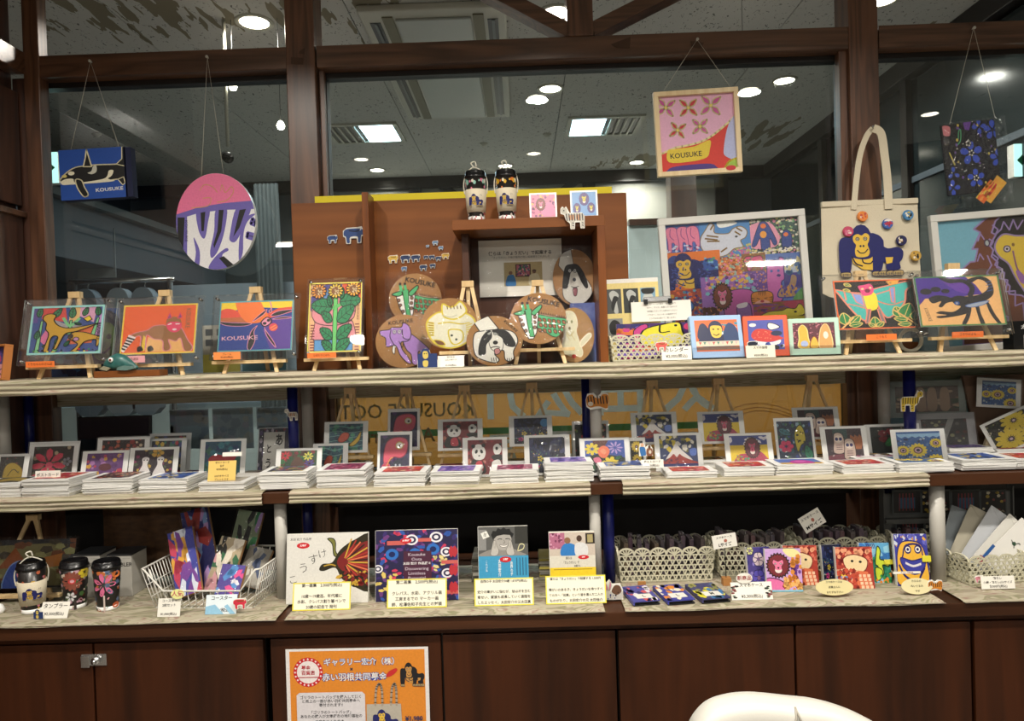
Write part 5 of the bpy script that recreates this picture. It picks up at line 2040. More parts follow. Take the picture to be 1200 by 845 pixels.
def easel(u, Y, z, vtop, label, wpx=80, ledge_v=427, rz=0, group=None, ledge=True, rb=0.12, sp=0.36):
    """small wooden table easel; feet at z, apex at picture height vtop"""
    p = at(u, vtop, Y)
    H = p.z - z
    t = thing('easel', (p.x, Y, z), label, 'easel', group, rz=rz)
    W = wpx / FPX * Y
    lz = at(u, ledge_v, Y).z - z
    for s in (-1, 1):
        MB().bar((s * W * sp, -0.035, 0), (s * 0.010, 0.035, H * 0.97), 0.011 if sp < 0.5 else 0.008, 0.007).build('leg', 'easel_wood', t)
    MB().bar((0, rb, 0), (0, 0.042, H * 0.94), 0.011, 0.007).build('leg', 'easel_wood', t)
    boxo('top_block', 'easel_wood', -0.018, 0.018, 0.026, 0.046, H * 0.93, H, t)
    if ledge:
        yl = -0.035 + 0.07 * lz / H
        boxo('ledge', 'easel_wood', -W / 2, W / 2, yl - 0.024, yl - 0.004, lz - 0.010, lz, t, 0.001)
    return t, p.x, lz + z, Y - 0.035 + 0.07 * lz / H - 0.014


def strip_tag(u, v, Y, w, h, col, txt, label, tcol='#5a2a10', cat='price tag'):
    p = at(u, v, Y)
    W, Hh = w / FPX * Y, h / FPX * Y
    t = thing('price_tag', (p.x, Y, p.z - Hh / 2), label, cat)
    boxo('strip', mat('tag_' + col, col, 0.6), -W / 2, W / 2, -0.0008, 0.0008, 0, Hh, t)
    a = Art(aspect=w / h)
    tt = txt if isinstance(txt, list) else [txt]
    for i, s in enumerate(tt):
        a.T(tcol, s, 50, 50 + (i - (len(tt) - 1) / 2) * 38, 52 if len(tt) == 1 else 34, 0, 0.01, 0.9)
    a.build('writing', W, Hh, 'print_matte', t, y=-0.001)
    return t


def acrylic(u0, v0, u1, v1, Y, base_z, art, aw, ah, label, rz=0, lean=12, roll=0, ax=0, ay=0, name='acrylic_frame'):
    """clear acrylic picture holder: outer box u0..v1 px, painted board inside of aw x ah px"""
    k = Y / FPX
    W, H = (u1 - u0) * k, (v1 - v0) * k
    p = at((u0 + u1) / 2, v1, Y)
    z = p.z if base_z is None else base_z
    t = thing(name, (p.x, Y, z + 0.001), label, 'painting', rz=rz, lean=lean, roll=roll)
    boxo('clear_panel', 'clear_acrylic', -W / 2, W / 2, -0.008, -0.005, 0, H, t)
    boxo('clear_back', 'clear_acrylic', -W / 2, W / 2, 0.001, 0.003, 0, H, t)
    w, h = aw * k, ah * k
    cx, cz = ax * k, (H - h) / 2 + ay * k
    boxo('board', 'card_white', cx - w / 2, cx + w / 2, -0.0035, 0.0005, cz, cz + h, t)
    art.asp = w / h
    art.build('painting', w, h, 'print_matte', t, y=-0.0037, off=(cx, cz))
    for sx in (-1, 1):
        for sz in (0.012, H - 0.012):
            MB().tube([(sx * (W / 2 - 0.012), -0.013, sz), (sx * (W / 2 - 0.012), 0.003, sz)], 0.0045, 10).build('standoff', 'chrome', t)
    return t


SHEETS = {}


def postcard(u0, v0, u1, v1, Y, z, art, label, lean=14, rz=0, roll=0, border=(5, 3), group=None, name='postcard', cat='postcard',
             sleeve=True, edge=None, body='card_white', thick=0.0012, m='print_gloss', n_back=0):
    """card in a clear sleeve: printed sheet, picture, sleeve; z = what it stands on (None: bottom of the pixel box)"""
    k = Y / FPX
    p = at((u0 + u1) / 2, v1, Y)
    zz = p.z if z is None else z
    top = at((u0 + u1) / 2, v0, Y).z
    H = (top - zz) / math.cos(R(lean))
    W = (u1 - u0) * k
    t = thing(name, (p.x, Y, zz + 0.0004), label, cat, group, rz=rz, lean=lean, roll=roll)
    boxo('sheet', body, -W / 2, W / 2, 0, thick, 0, H, t)
    bx_, by_ = border
    w, h = W - 2 * bx_ * k, H - 2 * by_ * k
    art.asp = w / h
    art.build('picture', w, h, m, t, y=-0.0005, off=(0, by_ * k))
    if sleeve:
        boxo('sleeve', 'clear_sleeve', -W / 2 - 0.002, W / 2 + 0.002, -0.003, -0.0026, 0, H + 0.003, t)
    return t


def price_card(u0, v0, u1, v1, Y, z, lines, label, bg='#ece9df', edge=None, tcol='#2a2622', lean=10, rz=0, size=None, name='price_card', round_=False, extra=None, bold=0.012):
    k = Y / FPX
    p = at((u0 + u1) / 2, v1, Y)
    zz = p.z if z is None else z
    H = (at((u0 + u1) / 2, v0, Y).z - zz) / math.cos(R(lean))
    W = (u1 - u0) * k
    t = thing(name, (p.x, Y, zz + 0.0005), label, 'price card', rz=rz, lean=lean)
    if round_:
        pts = [(W / 2 * math.cos(2 * PI * i / 28), H / 2 + H / 2 * math.sin(2 * PI * i / 28)) for i in range(28)]
        MB().slab(pts, 0, 0.001).build('card', mat('cardc_' + bg, bg, 0.6), t)
    else:
        boxo('card', mat('cardc_' + bg, bg, 0.6), -W / 2, W / 2, 0, 0.001, 0, H, t)
    a = Art(aspect=W / H)
    if edge:
        for b in ((0, 0, 100, 4), (0, 96, 100, 100), (0, 0, 2, 100), (98, 0, 100, 100)):
            a.B(edge, *b)
    n = len(lines)
    for i, ln in enumerate(lines):
        if not ln:
            continue
        s = size or min(70 / n, 90 * (W / H) / max(1, sum(1.0 if ord(c) > 255 else 0.6 for c in ln)))
        a.T(tcol, ln, 50, (i + 0.6) * 100 / (n + 0.2), s, 0, bold)
    if extra:
        extra(a)
    a.build('writing', W, H, 'print_matte', t, y=-0.0004)
    return t


def stack(u0, u1, v, vtop, Y, depth, art, label, seed=0, rz=0, z=None, h=None, name='postcard_stack'):
    """pile of sleeved postcards: a top card and the many thin sleeves under it"""
    rn = random.Random(seed)
    k = Y / FPX
    z = ZM if z is None else z
    z += 0.001
    p = at((u0 + u1) / 2, v, Y)
    W = (u1 - u0) * k
    H = h or max(0.012, (at((u0 + u1) / 2, vtop, Y).z - z) * 1.15)
    t = thing(name, (p.x, Y + depth / 2, z), label, 'card stack', 'piles of sleeved postcards', rz=rz)
    mb = MB()
    n = max(4, int(H / 0.0032))
    for i in range(n):
        a, b = rn.uniform(-0.003, 0.003), rn.uniform(-0.004, 0.003)
        z0 = H * i / n
        sx = rn.uniform(0.975, 1.0)
        ln = (H / n)
        M = Matrix.Translation((a, b, z0)) @ Matrix.Rotation(R(rn.uniform(-1.5, 1.5)), 4, 'Z')
        mb.box(-W / 2 * sx, W / 2 * sx, -depth / 2, depth / 2, 0, ln * rn.uniform(0.62, 0.85), 0, M)
    o = mb.build('card_edges', 'stack_edge', t)
    o['kind'] = 'stuff'
    M = Matrix.Translation((0, 0, H))
    boxo('top_card', 'card_white', -W / 2, W / 2, -depth / 2, depth / 2, H, H + 0.0006, t)
    art.asp = W / depth
    o = art.build('picture', W * 0.74, depth * 0.8, 'print_gloss', t, y=0, flat=True)
    o.location.z = H + 0.0012
    return t


mat('stack_edge', '#efeeea', 0.3, 0, 0.16, 60)


def lace_basket(x, y, z, W, D, H, label, rz=0, group='cream lace-pattern baskets'):
    """pierced plastic basket with a scalloped rim: four flared walls made of a lattice"""
    t = thing('lace_basket', (x, y, z), label, 'basket', group, rz=rz)
    fl = 0.10

    def wall(L, ang, offn):
        mb = MB()
        nx = max(4, int(L / 0.017))
        rows = 5
        M = Matrix.Rotation(R(ang), 4, 'Z') @ Matrix.Translation((0, -offn, 0)) @ Matrix.Rotation(R(math.degrees(fl)), 4, 'X')
        st = 0.0036
        hh = H * 0.8
        # diamond/hex lattice
        for r in range(rows + 1):
            zz = 0.004 + (hh - 0.006) * r / rows
            e = L / 2 + zz * fl
            mb.box(-e, e, -0.001, 0.001, zz - st * 0.45, zz + st * 0.45, 0, M)
        for r in range(rows):
            z0, z1 = 0.004 + (hh - 0.006) * r / rows, 0.004 + (hh - 0.006) * (r + 1) / rows
            for i in range(nx + 1):
                o_ = (i + (0.5 if r % 2 else 0)) / nx
                if o_ > 1.001:
                    continue
                e0, e1 = L + 2 * z0 * fl, L + 2 * z1 * fl
                xa = -e0 / 2 + e0 * o_
                for s in (-1, 1):
                    xb = -e1 / 2 + e1 * min(1, max(0, o_ + s * 0.28 / nx))
                    mb.bar(M @ Vector((xa, 0, z0)), M @ Vector((xb, 0, z1)), st, 0.002)
        # scallops with a pierced fan
        ns = max(2, round(L / 0.048))
        e = L + 2 * hh * fl
        for i in range(ns):
            cx = -e / 2 + e * (i + 0.5) / ns
            rw = e / ns / 2
            arc = [(cx + rw * math.cos(PI * j / 6), hh + (H - hh) * math.sin(PI * j / 6) ** 0.8 if 0 < j < 6 else hh) for j in range(7)]
            for p, q in zip(arc, arc[1:]):
                mb.bar(M @ Vector((p[0], 0, p[1])), M @ Vector((q[0], 0, q[1])), st * 1.5, 0.0024)
            for j in (1, 2, 3, 4, 5):
                q = arc[j]
                mb.bar(M @ Vector((cx, 0, hh)), M @ Vector((q[0], 0, q[1])), st, 0.002)
        return mb
    for L, ang, off in ((W, 0, D / 2), (W, 180, D / 2), (D, 90, W / 2), (D, 270, W / 2)):
        wall(L, ang, off).build('side', 'lace_plastic', t)
    boxo('bottom', 'lace_plastic', -W / 2, W / 2, -D / 2, D / 2, 0, 0.002, t)
    return t


mat('lace_plastic', '#cbc7ae', 0.45, 0, 0.06)


def tumbler(x, y, z, r, H, art, label, sleeve_art=None, rz=0, group=None, sleeve=True):
    t = thing('tumbler', (x, y, z), label, 'tumbler', group, rz=math.degrees(math.atan2(-x, y)))
    rb = r * 0.74

    def rad(zz):
        return rb + (r * 0.97 - rb) * min(1, max(0, zz / (H * 0.87)))
    MB().lathe([(rb * 0.96, 0), (rb, 0.002), (rad(H * .87), H * 0.87)], 32).build('cup', mat('tumbler_dark', '#221f1d', 0.3, 0, 0.3, 60), t)
    MB().lathe([(rb * 1.005, 0.0005), (rb * 1.02, 0.003), (rad(H * .085) + 0.0008, H * 0.085)], 32).build('foot_band', 'card_white', t)
    MB().lathe([(r * 0.99, H * 0.85), (r * 1.03, H * 0.865), (r * 1.03, H * 0.9), (r * 0.97, H * 0.91), (r * 0.95, H * 0.975), (r * 0.9, H), (r * 0.84, H), (r * 0.8, H * 0.975), (0, H * 0.97)], 32).build('lid', 'black_plastic', t)
    art.asp = PI * r / (H * 0.83)
    art.build('printed_wrap', PI * r * 0.96, H * 0.83, 'print_gloss', t, y=-0.0006, wrap=lambda zz: rad(zz), off=(0, 0))
    if sleeve:
        z0, z1 = H * 0.17, H * 0.62
        s = MB().lathe([(rad(z0) + 0.003, z0), (rad(z1) + 0.0035, z1), (rad(z1) + 0.001, z1 + 0.001)], 32).build('cup_sleeve', 'canvas', t)
        a = Art(aspect=1)
        gorilla(a)
        a.push(78, 2, 92, 30)
        a.T('#2a2a3c', '宏介', 50, 50, 60)
        a.pop()
        o = a.build('gorilla_print', r * 1.4, (z1 - z0) * 0.58, 'print_matte', s, y=-0.0045, wrap=lambda zz: rad(z0 + (z1 - z0) * 0.22 + zz), off=(0, 0))
        o.location.z = z0 + (z1 - z0) * 0.22
        rr = rad(z1) + 0.004
        hz = H + 0.012
        MB().tube(smooth3([(-rr, 0, z1 - 0.01), (-rr * 1.08, 0, z1 + 0.02), (-rr * 0.8, -0.004, H * 0.95), (-0.004, -0.006, hz), (rr * 0.75, -0.004, H * 0.97), (rr * 1.08, 0, z1 + 0.025), (rr, 0, z1 - 0.01)]), 0.0019, 6).build('cord', 'string', t)
        MB().tube(smooth3([(-0.004, -0.006, hz), (-0.012, -0.008, hz + 0.012), (0.0, -0.008, hz + 0.016), (0.004, -0.006, hz + 0.002)]), 0.0022, 6).build('knot', 'string', t)
    return t


def smooth3(pts, n=5):
    out = []
    k = len(pts)
    for i in range(k - 1):
        p0, p1, p2, p3 = (Vector(pts[max(i - 1, 0)]), Vector(pts[i]), Vector(pts[i + 1]), Vector(pts[min(i + 2, k - 1)]))
        for j in range(n):
            t = j / n
            out.append(0.5 * ((2 * p1) + (-p0 + p2) * t + (2 * p0 - 5 * p1 + 4 * p2 - p3) * t * t + (-p0 + 3 * p1 - 3 * p2 + p3) * t ** 3))
    out.append(Vector(pts[-1]))
    return out


def cutout(u, v, Y, w, pts_cols, label, cat='cut-out figure', name='cutout_figure', thick=0.004, z=None, rz=0, flip=False):
    """flat printed figure cut to its outline: first polygon is the outline plate"""
    k = Y / FPX
    W = w * k
    p = at(u, v, Y)
    a = Art(aspect=1)
    outline = pts_cols(a)
    t = thing(name, (p.x, Y, z if z is not None else p.z - W / 2), label, cat, rz=rz)
    pts = [((x / 100 - 0.5) * W, (1 - y / 100) * W) for x, y in outline]
    MB().slab(pts, 0, thick).build('plate', 'paper', t)
    a.build('print', W, W, 'print_matte', t, y=-0.0004)
    return t
# ================================================================ hanging things in front of the glass
YH = 2.385


def hang_strings(t, pin, ends, Y):
    """two threads from a pin in the beam to the thing's upper edge, as parts of the thing"""
    mw = t.matrix_world.inverted()
    for e in ends:
        MB().tube([mw @ at(*pin, YP - 0.006), mw @ at(*e, Y)], 0.0007, 5).build('hanging_thread', 'string', t)
    p = mw @ at(*pin, YP - 0.006)
    MB().tube([p + Vector((0, 0.008, 0)), p - Vector((0, 0.006, 0))], [0.002, 0.005], 8).build('push_pin', 'white_plastic', t)


k = YH / FPX
p = at(110, 233, YH)
t = thing('canvas_painting', (p.x, YH, p.z), 'blue canvas of a black and white orca hanging on threads', 'painting', roll=-1.5)
W, H = 77 * k, 59 * k
boxo('canvas_block', mat('canvas_navy', '#161d40', 0.8, 0, 0.3, 60), -W / 2, W / 2 + 0.006, 0, 0.032, 0, H, t, 0.001)
# dark patterned side turned towards the room: a narrow facing strip
boxo('side_fold', 'canvas_navy', W / 2, W / 2 + 0.024, 0.0, 0.03, 0.0, H - 0.002, t, 0.001)
a = art_orca()
a.asp = W / H
a.build('painting', W, H, 'print_matte', t)
bpy.context.view_layer.update()
hang_strings(t, (106, 72), ((83, 176), (140, 174)), YH)

p = at(253, 316, YH)
W, H = 94 * k, 113 * k
t = thing('round_canvas', (p.x, YH, p.z), 'oval canvas with pink sky over white and purple branches, hanging by threads', 'painting', roll=2)
MB().slab([(W / 2 * math.cos(2 * PI * i / 48), H / 2 + H / 2 * math.sin(2 * PI * i / 48)) for i in range(48)], 0, 0.018).build('canvas_block', 'card_white', t)
a = art_tree_round()
a.asp = W / H
a.build('painting', W, H, 'print_matte', t, shape='round')
bpy.context.view_layer.update()
hang_strings(t, (243, 67), ((236, 206), (262, 204)), YH)

p = at(820, 205, YH)
W, H = 98 * k, 98 * k
t = thing('framed_painting', (p.x, YH, p.z), 'square painting of pink and red flowers in a pale wood frame, hanging on threads', 'painting', roll=-1.8)
f = MB()
ft = 5.5 * k
for q in ((-W / 2, W / 2, 0, ft), (-W / 2, W / 2, H - ft, H)):
    f.box(q[0], q[1], -0.012, 0.008, q[2], q[3])
for q in ((-W / 2, -W / 2 + ft), (W / 2 - ft, W / 2)):
    f.box(q[0], q[1], -0.012, 0.008, ft, H - ft)
f.build('frame', 'frame_wood', t, 0.001)
boxo('board', 'card_white', -W / 2 + ft, W / 2 - ft, 0, 0.004, ft, H - ft, t)
a = art_pinkflowers()
w = W - 2 * ft
a.build('painting', w, H - 2 * ft, 'print_matte', t, off=(0, ft))
# red round logo sticker on the frame
MB().slab([(W * .36 + 0.016 * math.cos(2 * PI * i / 20), ft * .9 + 0.008 * math.sin(2 * PI * i / 20)) for i in range(20)], -0.0135, -0.0125).build('logo_sticker', mat('logo_red', '#c8202a', 0.5), t)
bpy.context.view_layer.update()
hang_strings(t, (817, 46.5), ((778, 106), (858, 105)), YH)

# bagged zip pouch with its tag
p = at(1149, 240, YH)
t = thing('zip_pouch', (p.x, YH, p.z), 'black pouch with blue flowers in a clear bag, hanging from a pinned thread', 'pouch', roll=-5)
W, H = 62 * k, 98 * k
MB().box(-0.024 - W / 2 + 0.01, W / 2 - 0.012, 0.0, 0.008, 0.04, H - 0.004).build('pouch', mat('pouch_black', '#17171a', 0.8), t, 0.003)
a = art_bluepouch()
a.asp = W / (H - 0.05)
a.build('print', W - 0.006, H - 0.046, 'print_matte', t, y=-0.001, off=(-0.012, 0.042))
MB().slab([(0.005, 0.02), (0.03, 0.0), (0.088, 0.06), (0.06, 0.088)], -0.006, -0.004).build('paper_tag', mat('tag_orange', '#dc7f38', 0.6, 0, 0.5, 70, 0, '#d8c04a'), t)
a = Art('#e0692c', aspect=1.6)
a.dots(['#d8c850', '#c23a3a', '#e89a4a'], 8, r=(8, 16), seed=2)
a.T(K_, '福', 40, 70, 50)
o = a.build('tag_print', 0.075, 0.032, 'print_matte', t, y=-0.0075)
o.rotation_euler = (0, R(-45), 0)
o.location = (0.032, 0, 0.028)
boxo('clear_bag', 'clear_film', -W / 2 - 0.02, W / 2 + 0.014, -0.011, -0.0105, -0.005, H, t)
bpy.context.view_layer.update()
hang_strings(t, (1141, 33), ((1112, 149), (1166, 138)), YH)

# tote bag hung on the post
YT = 2.37
k = YT / FPX
p = at(1022, 349, YT)
t = thing('tote_bag', (p.x, YT, p.z), 'natural canvas tote bag with a dark blue gorilla print and round badges', 'bag', roll=-0.5)
W, H = 111 * k, 113 * k
n, m_ = 14, 14
vs, fs = [], []
for sdx in (0, 1):
    for j in range(m_ + 1):
        for i in range(n + 1):
            x = (i / n - 0.5) * W * (1 + 0.03 * (1 - j / m_))
            z = H * j / m_
            yb = 0.012 * math.sin(PI * i / n) * (0.4 + 0.6 * math.sin(PI * j / m_ * .9 + .2)) + 0.0015 * math.sin(9 * x / W + j)
            vs.append((x, -yb if sdx == 0 else yb, z - (0.02 * (abs(i / n - 0.5) * 2) ** 6 * -1 if j == 0 else 0)))
off = (n + 1) * (m_ + 1)
for j in range(m_):
    for i in range(n):
        q = j * (n + 1) + i
        fs.append((q, q + 1, q + n + 2, q + n + 1))
        q += off
        fs.append((q, q + n + 1, q + n + 2, q + 1))
bag = MB().add(vs, fs, 0, True)
bag.build('bag_body', 'canvas', t)
hem = MB().box(-W / 2, W / 2, -0.008, 0.006, H - 0.017, H + 0.001)
hem.build('hem', 'canvas', t, 0.002)
# handle strap: flat band from the top edge up over a hook on the post
pk = at(1026, 149, YT)
lx = t.matrix_world.translation.x


def band(name, pts, w, th=0.0012):
    mb = MB()
    vs, fs = [], []
    P = smooth3(pts, 6)
    for i, q in enumerate(P):
        d = (P[min(i + 1, len(P) - 1)] - P[max(i - 1, 0)]).normalized()
        s = Vector((0, 1, 0)).cross(d).normalized()
        for (u_, y_) in ((-w / 2, -th), (w / 2, -th), (w / 2, th), (-w / 2, th)):
            vs.append(q + s * u_ + Vector((0, y_, 0)))
    for i in range(len(P) - 1):
        for j in range(4):
            a_, b_ = i * 4 + j, i * 4 + (j + 1) % 4
            fs.append((a_, b_, b_ + 4, a_ + 4))
    mb.add(vs, fs, 0, False)
    return mb.build(name, 'canvas', t)


def tl(u, v, y=YT):
    q = at(u, v, y)
    return Vector((q.x - lx, 0, q.z - t.matrix_world.translation.z))


P1 = [tl(1000, 246), tl(1003, 215), tl(1008, 182), tl(1016, 160), tl(1023, 151.5)]
P2 = [tl(1023, 151.5), tl(1032, 158), tl(1036, 185), tl(1039, 215), tl(1040, 246)]
for pts in (P1, P2):
    for i, q in enumerate(pts):
        q.y = -0.012 if pts is P2 else -0.008
band('handle', P1, 0.018)
band('handle', P2, 0.026)
bandb = [q + Vector((0.006, 0.016, -0.002)) for q in P1[2:]] + [q + Vector((-0.004, 0.02, -0.002)) for q in P2[1:3]]
a = Art(aspect=1.15)
gorilla(a)
o = a.build('gorilla_print', 74 * k, 64 * k, 'print_matte', t, y=-0.0145, off=(-2 * k, 24 * k))
badges = [(1009, 254.5, '#e8893c', '#c8503a'), (1038, 263.5, '#3a62b0', '#b9344a'), (1062, 253.5, '#4a86b8', '#d8c04a'), (992, 272, '#c8486a', '#d87a9a'), (1054, 283, '#232455', '#d8b070'), (1070.5, 301, '#c8a04a', '#6a4a2a')]
for i, (u, v, c1, c2) in enumerate(badges):
    q = tl(u, v)
    ys = -0.012
    b_ = MB().lathe([(0, 0.006), (0.012, 0.0055), (0.0165, 0.003), (0.0175, 0.0), (0.016, -0.001)], 24)
    o = b_.build('badge', mat('badge_%d' % i, c1, 0.25, coat=0.5), t)
    o.rotation_euler = (R(90), 0, 0)
    o.location = (q.x, -0.0135, q.z)
    aa = Art(c1)
    aa.dots([c2, '#e8e0d0', K_ if i in (2, 4, 5) else c2], 3, 22, 22, 78, 78, (8, 16), 40 + i)
    if i == 1:
        aa.S('#b9344a', [(5, 50), (50, 30), (95, 40), (95, 55), (50, 58)])
        aa.B('#e9e4e0', 0, 0, 100, 24)
    s_ = aa.build('badge_print', 0.031, 0.031, 'print_gloss', o, y=0, shape='round', flat=True)
    s_.location.z = 0.0064
tag(MB().tube([at(1023, 150, YP - 0.0), at(1023, 150, YT - 0.022), at(1023, 147, YT - 0.026)], 0.002, 8).build('hook', 'chrome'), 'small metal hook in the post carrying the tote bag straps', 'hook')

# ================================================================ easels with acrylic framed pictures on the top shelf
YE = 2.20
specs = [
    (80, 341, 84, 426, (20, 345, 128, 426), 88, 60, art_dogs, 'acrylic framed picture of two yellow dogs among green trees', 'mini wooden easel under the yellow dogs picture', (0, 2), -1.5),
    (187, 339, 84, 424, (131, 343, 236, 424), 89, 61, art_bear, 'acrylic framed picture of a brown bear on orange', 'mini wooden easel under the brown bear picture', (0, 1), -1.5),
    (295, 335, 86, 420, (246, 340, 350, 420), 88, 62, art_spider, 'acrylic framed picture of black petals over blue, purple and orange', 'mini wooden easel under the blue and purple petal picture', (0, 1), -1.5),
    (395, 330, 74, 417, (357, 315, 426, 412), 63, 86, art_sunflower3, 'upright acrylic framed picture of three sunflowers on green stems', 'mini wooden easel under the three sunflowers picture', (0, 0), -1),
    (1014, 316, 86, 396, (969, 318, 1088, 397), 94, 60, art_bat, 'acrylic framed picture of a turquoise-winged bat with pink head', 'mini wooden easel under the bat picture', (3, 2), -3),
    (1124, 307, 88, 392, (1074, 314, 1186, 394), 99, 61, art_scorpion, 'acrylic framed picture of a black scorpion on pale orange', 'mini wooden easel under the black scorpion picture', (1, 2), -2.5)]
for (u, va, wpx, lv, bx_, aw, ah, fn, lab, elab, axy, roll) in specs:
    e, ex, lz, ly = easel(u, YE + 0.03, ZT, va, elab, wpx, lv + 2)
    acrylic(bx_[0], bx_[1], bx_[2], bx_[3], ly - (0.030 if fn is art_scorpion else 0.010), lz + 0.0005, fn(), aw, ah, lab, lean=14, roll=0, ax=axy[0], ay=axy[1])
strip_tag(47, 427, 2.165, 34, 7, '#ee7a35', 'くうちゃんのさんぽ', 'orange price strip on the ledge below the yellow dogs picture')
strip_tag(157, 421, 2.165, 26, 8, '#eba9b0', '¥3,850', 'pink price strip below the brown bear picture')
strip_tag(266, 417, 2.165, 32, 9, '#f0904a', ['フレーム', '¥3,850(税込)'], 'orange two-line price strip below the petal picture')
strip_tag(377, 416.5, 2.165, 34, 6, '#ee7a35', 'ひまわりとはち', 'orange price strip below the three sunflowers picture')
strip_tag(1033, 395, 2.165, 35, 7, '#ee7a35', 'こうもり', 'orange price strip below the bat picture')
strip_tag(1134, 392, 2.165, 36, 7, '#ee7a35', 'さそりのよる', 'orange price strip below the black scorpion picture')

# small shadow-box picture cut by the edge of the view
p = at(5, 447, 2.17)
t = thing('box_picture', (p.x - 0.02, 2.17, ZT + 0.001), 'small wooden box frame with a purple and pink picture at the shelf end', 'painting', rz=-25, lean=8)
f = MB()
W, H, ft = 0.11, 0.108, 0.006
for q in ((-W / 2, W / 2, 0, ft), (-W / 2, W / 2, H - ft, H), (-W / 2, -W / 2 + ft, ft, H - ft), (W / 2 - ft, W / 2, ft, H - ft)):
    f.box(q[0], q[1], -0.02, 0.004, q[2], q[3])
f.build('frame', mat('frame_orange', '#b8743a', 0.5), t, 0.001)
a = Art('#4a4488')
a.S('#e0a0a8', [(0, 60), (60, 54), (100, 64), (100, 100), (0, 100)])
a.dots(['#6a5ab0', '#c8487a', '#2a2a5a'], 8, seed=4, r=(5, 10))
a.L('#3a1c2a', 2.5, [(50, 90), (60, 70), (80, 76), (70, 90), (60, 84)])
a.build('picture', W - 2 * ft, H - 2 * ft, 'print_matte', t, off=(0, ft))

# carved whale on a wooden block
p = at(150, 447, 2.13)
t = tag(MB().box(-0.088, 0.1, -0.02, 0.04, 0, 0.019).build('wooden_block', 'cherry', None, 0.001, loc=(p.x, 2.13, ZT + 0.0015)), 'low reddish wooden block with the carved whale on it', 'block')
t.rotation_euler.z = R(4)
w = thing('carved_whale', (p.x - 0.018, 2.13, ZT + 0.021), 'small dark green carved whale figure with a round eye on the wooden block', 'figurine', rz=2)
body = MB()
secs = [(-0.052, 0.004, 0.012), (-0.045, 0.014, 0.017), (-0.03, 0.021, 0.022), (-0.01, 0.026, 0.026), (0.012, 0.024, 0.022), (0.03, 0.016, 0.014), (0.042, 0.008, 0.009), (0.05, 0.003, 0.006)]
vs, fs = [], []
for (x, hh, c) in secs:
    for j in range(14):
        an = 2 * PI * j / 14
        vs.append((x, hh * 0.75 * math.cos(an), max(0.0, c + hh * math.sin(an) * (1.0 if math.sin(an) > 0 else c / hh if hh > c else 1))))
for i in range(len(secs) - 1):
    for j in range(14):
        q = i * 14 + j
        r_ = i * 14 + (j + 1) % 14
        fs.append((q, r_, r_ + 14, q + 14))
fs += [tuple(range(14)), tuple(range(13 + 14 * 7 - 13, 14 * 8))[::-1]]
body.add(vs, fs, 0, True)
body.build('body', mat('whale_green', '#1c3a3c', 0.35, 0, 0.5, 90, 0.3, '#3f7f78'), w)
MB().lathe([(0, 0.004), (0.006, 0.003), (0.0075, 0)], 16).build('eye', 'card_white', w).matrix_local = Matrix.Translation((-0.02, -0.0195, 0.032)) @ Matrix.Rotation(R(90), 4, 'X')
MB().lathe([(0, 0.003), (0.003, 0.002), (0.0035, 0)], 12).build('pupil', mat('pupil', '#7a2c24'), w).matrix_local = Matrix.Translation((-0.02, -0.0235, 0.032)) @ Matrix.Rotation(R(90), 4, 'X')
MB().slab([(0.0, 0.002), (0.03, 0.0), (0.054, 0.006), (0.05, 0.012), (0.02, 0.014), (0.004, 0.010)], -0.03, -0.022).build('flipper', mat('flipper', '#6a8a84', 0.4, 0, 0.5, 120), w)
MB().slab([(-0.052, 0.006), (-0.03, 0.0), (-0.02, 0.008), (-0.04, 0.014)], -0.026, -0.018).build('jaw', mat('jaw', '#8f8a72', 0.4), w)

# ================================================================ round cork boards in film bags
CORK = [
    (487, 350, 62, 61, 2.30, art_giraffe, 'round cork board with a green giraffe in film, upper one against the wooden panel', 0, 6),
    (674, 325, 50, 66, 2.325, art_dog_black, 'round cork board with a black-eared dog deep inside the wooden niche', 0, 3),
    (473, 402, 66, 64, 2.20, art_elephant, 'round cork board with a lilac elephant, lowest by the divider', 0, 10),
    (527, 378, 66, 62, 2.12, art_cat, 'round cork board with a white and yellow cat, in front of the easel', 0, 12),
    (674, 396, 48, 66, 2.22, art_dog_white, 'round cork board with a white long-haired dog, at the niche side', 0, 10),
    (632, 372, 66, 62, 2.17, lambda: art_giraffe(), 'round cork board with a bright green spotted giraffe on an easel', 0, 12),
    (580, 401, 66, 60, 2.095, art_dog, 'round cork board with a black and white puppy, in front of the other boards', 0, 10)]
easel(547, 2.165, ZT, 328, 'mini wooden easel behind the cat cork board', 66, 411, rb=0.032)
easel(630, 2.23, ZT, 327, 'mini wooden easel carrying the spotted giraffe cork board', 80, 408)
boxy = tag(boxo('blue_box', mat('box_blue', '#2c3a8a', 0.5, 0, 0.4, 40, 0, '#7a8ac0'), *(lambda a_, b_: (a_, b_))(at(669, 380, 2.30).x, at(698, 380, 2.30).x), 2.30, 2.34, ZT + 0.002, at(684, 355, 2.3).z), 'blue and purple patterned box standing in the niche behind the white dog board', 'box')
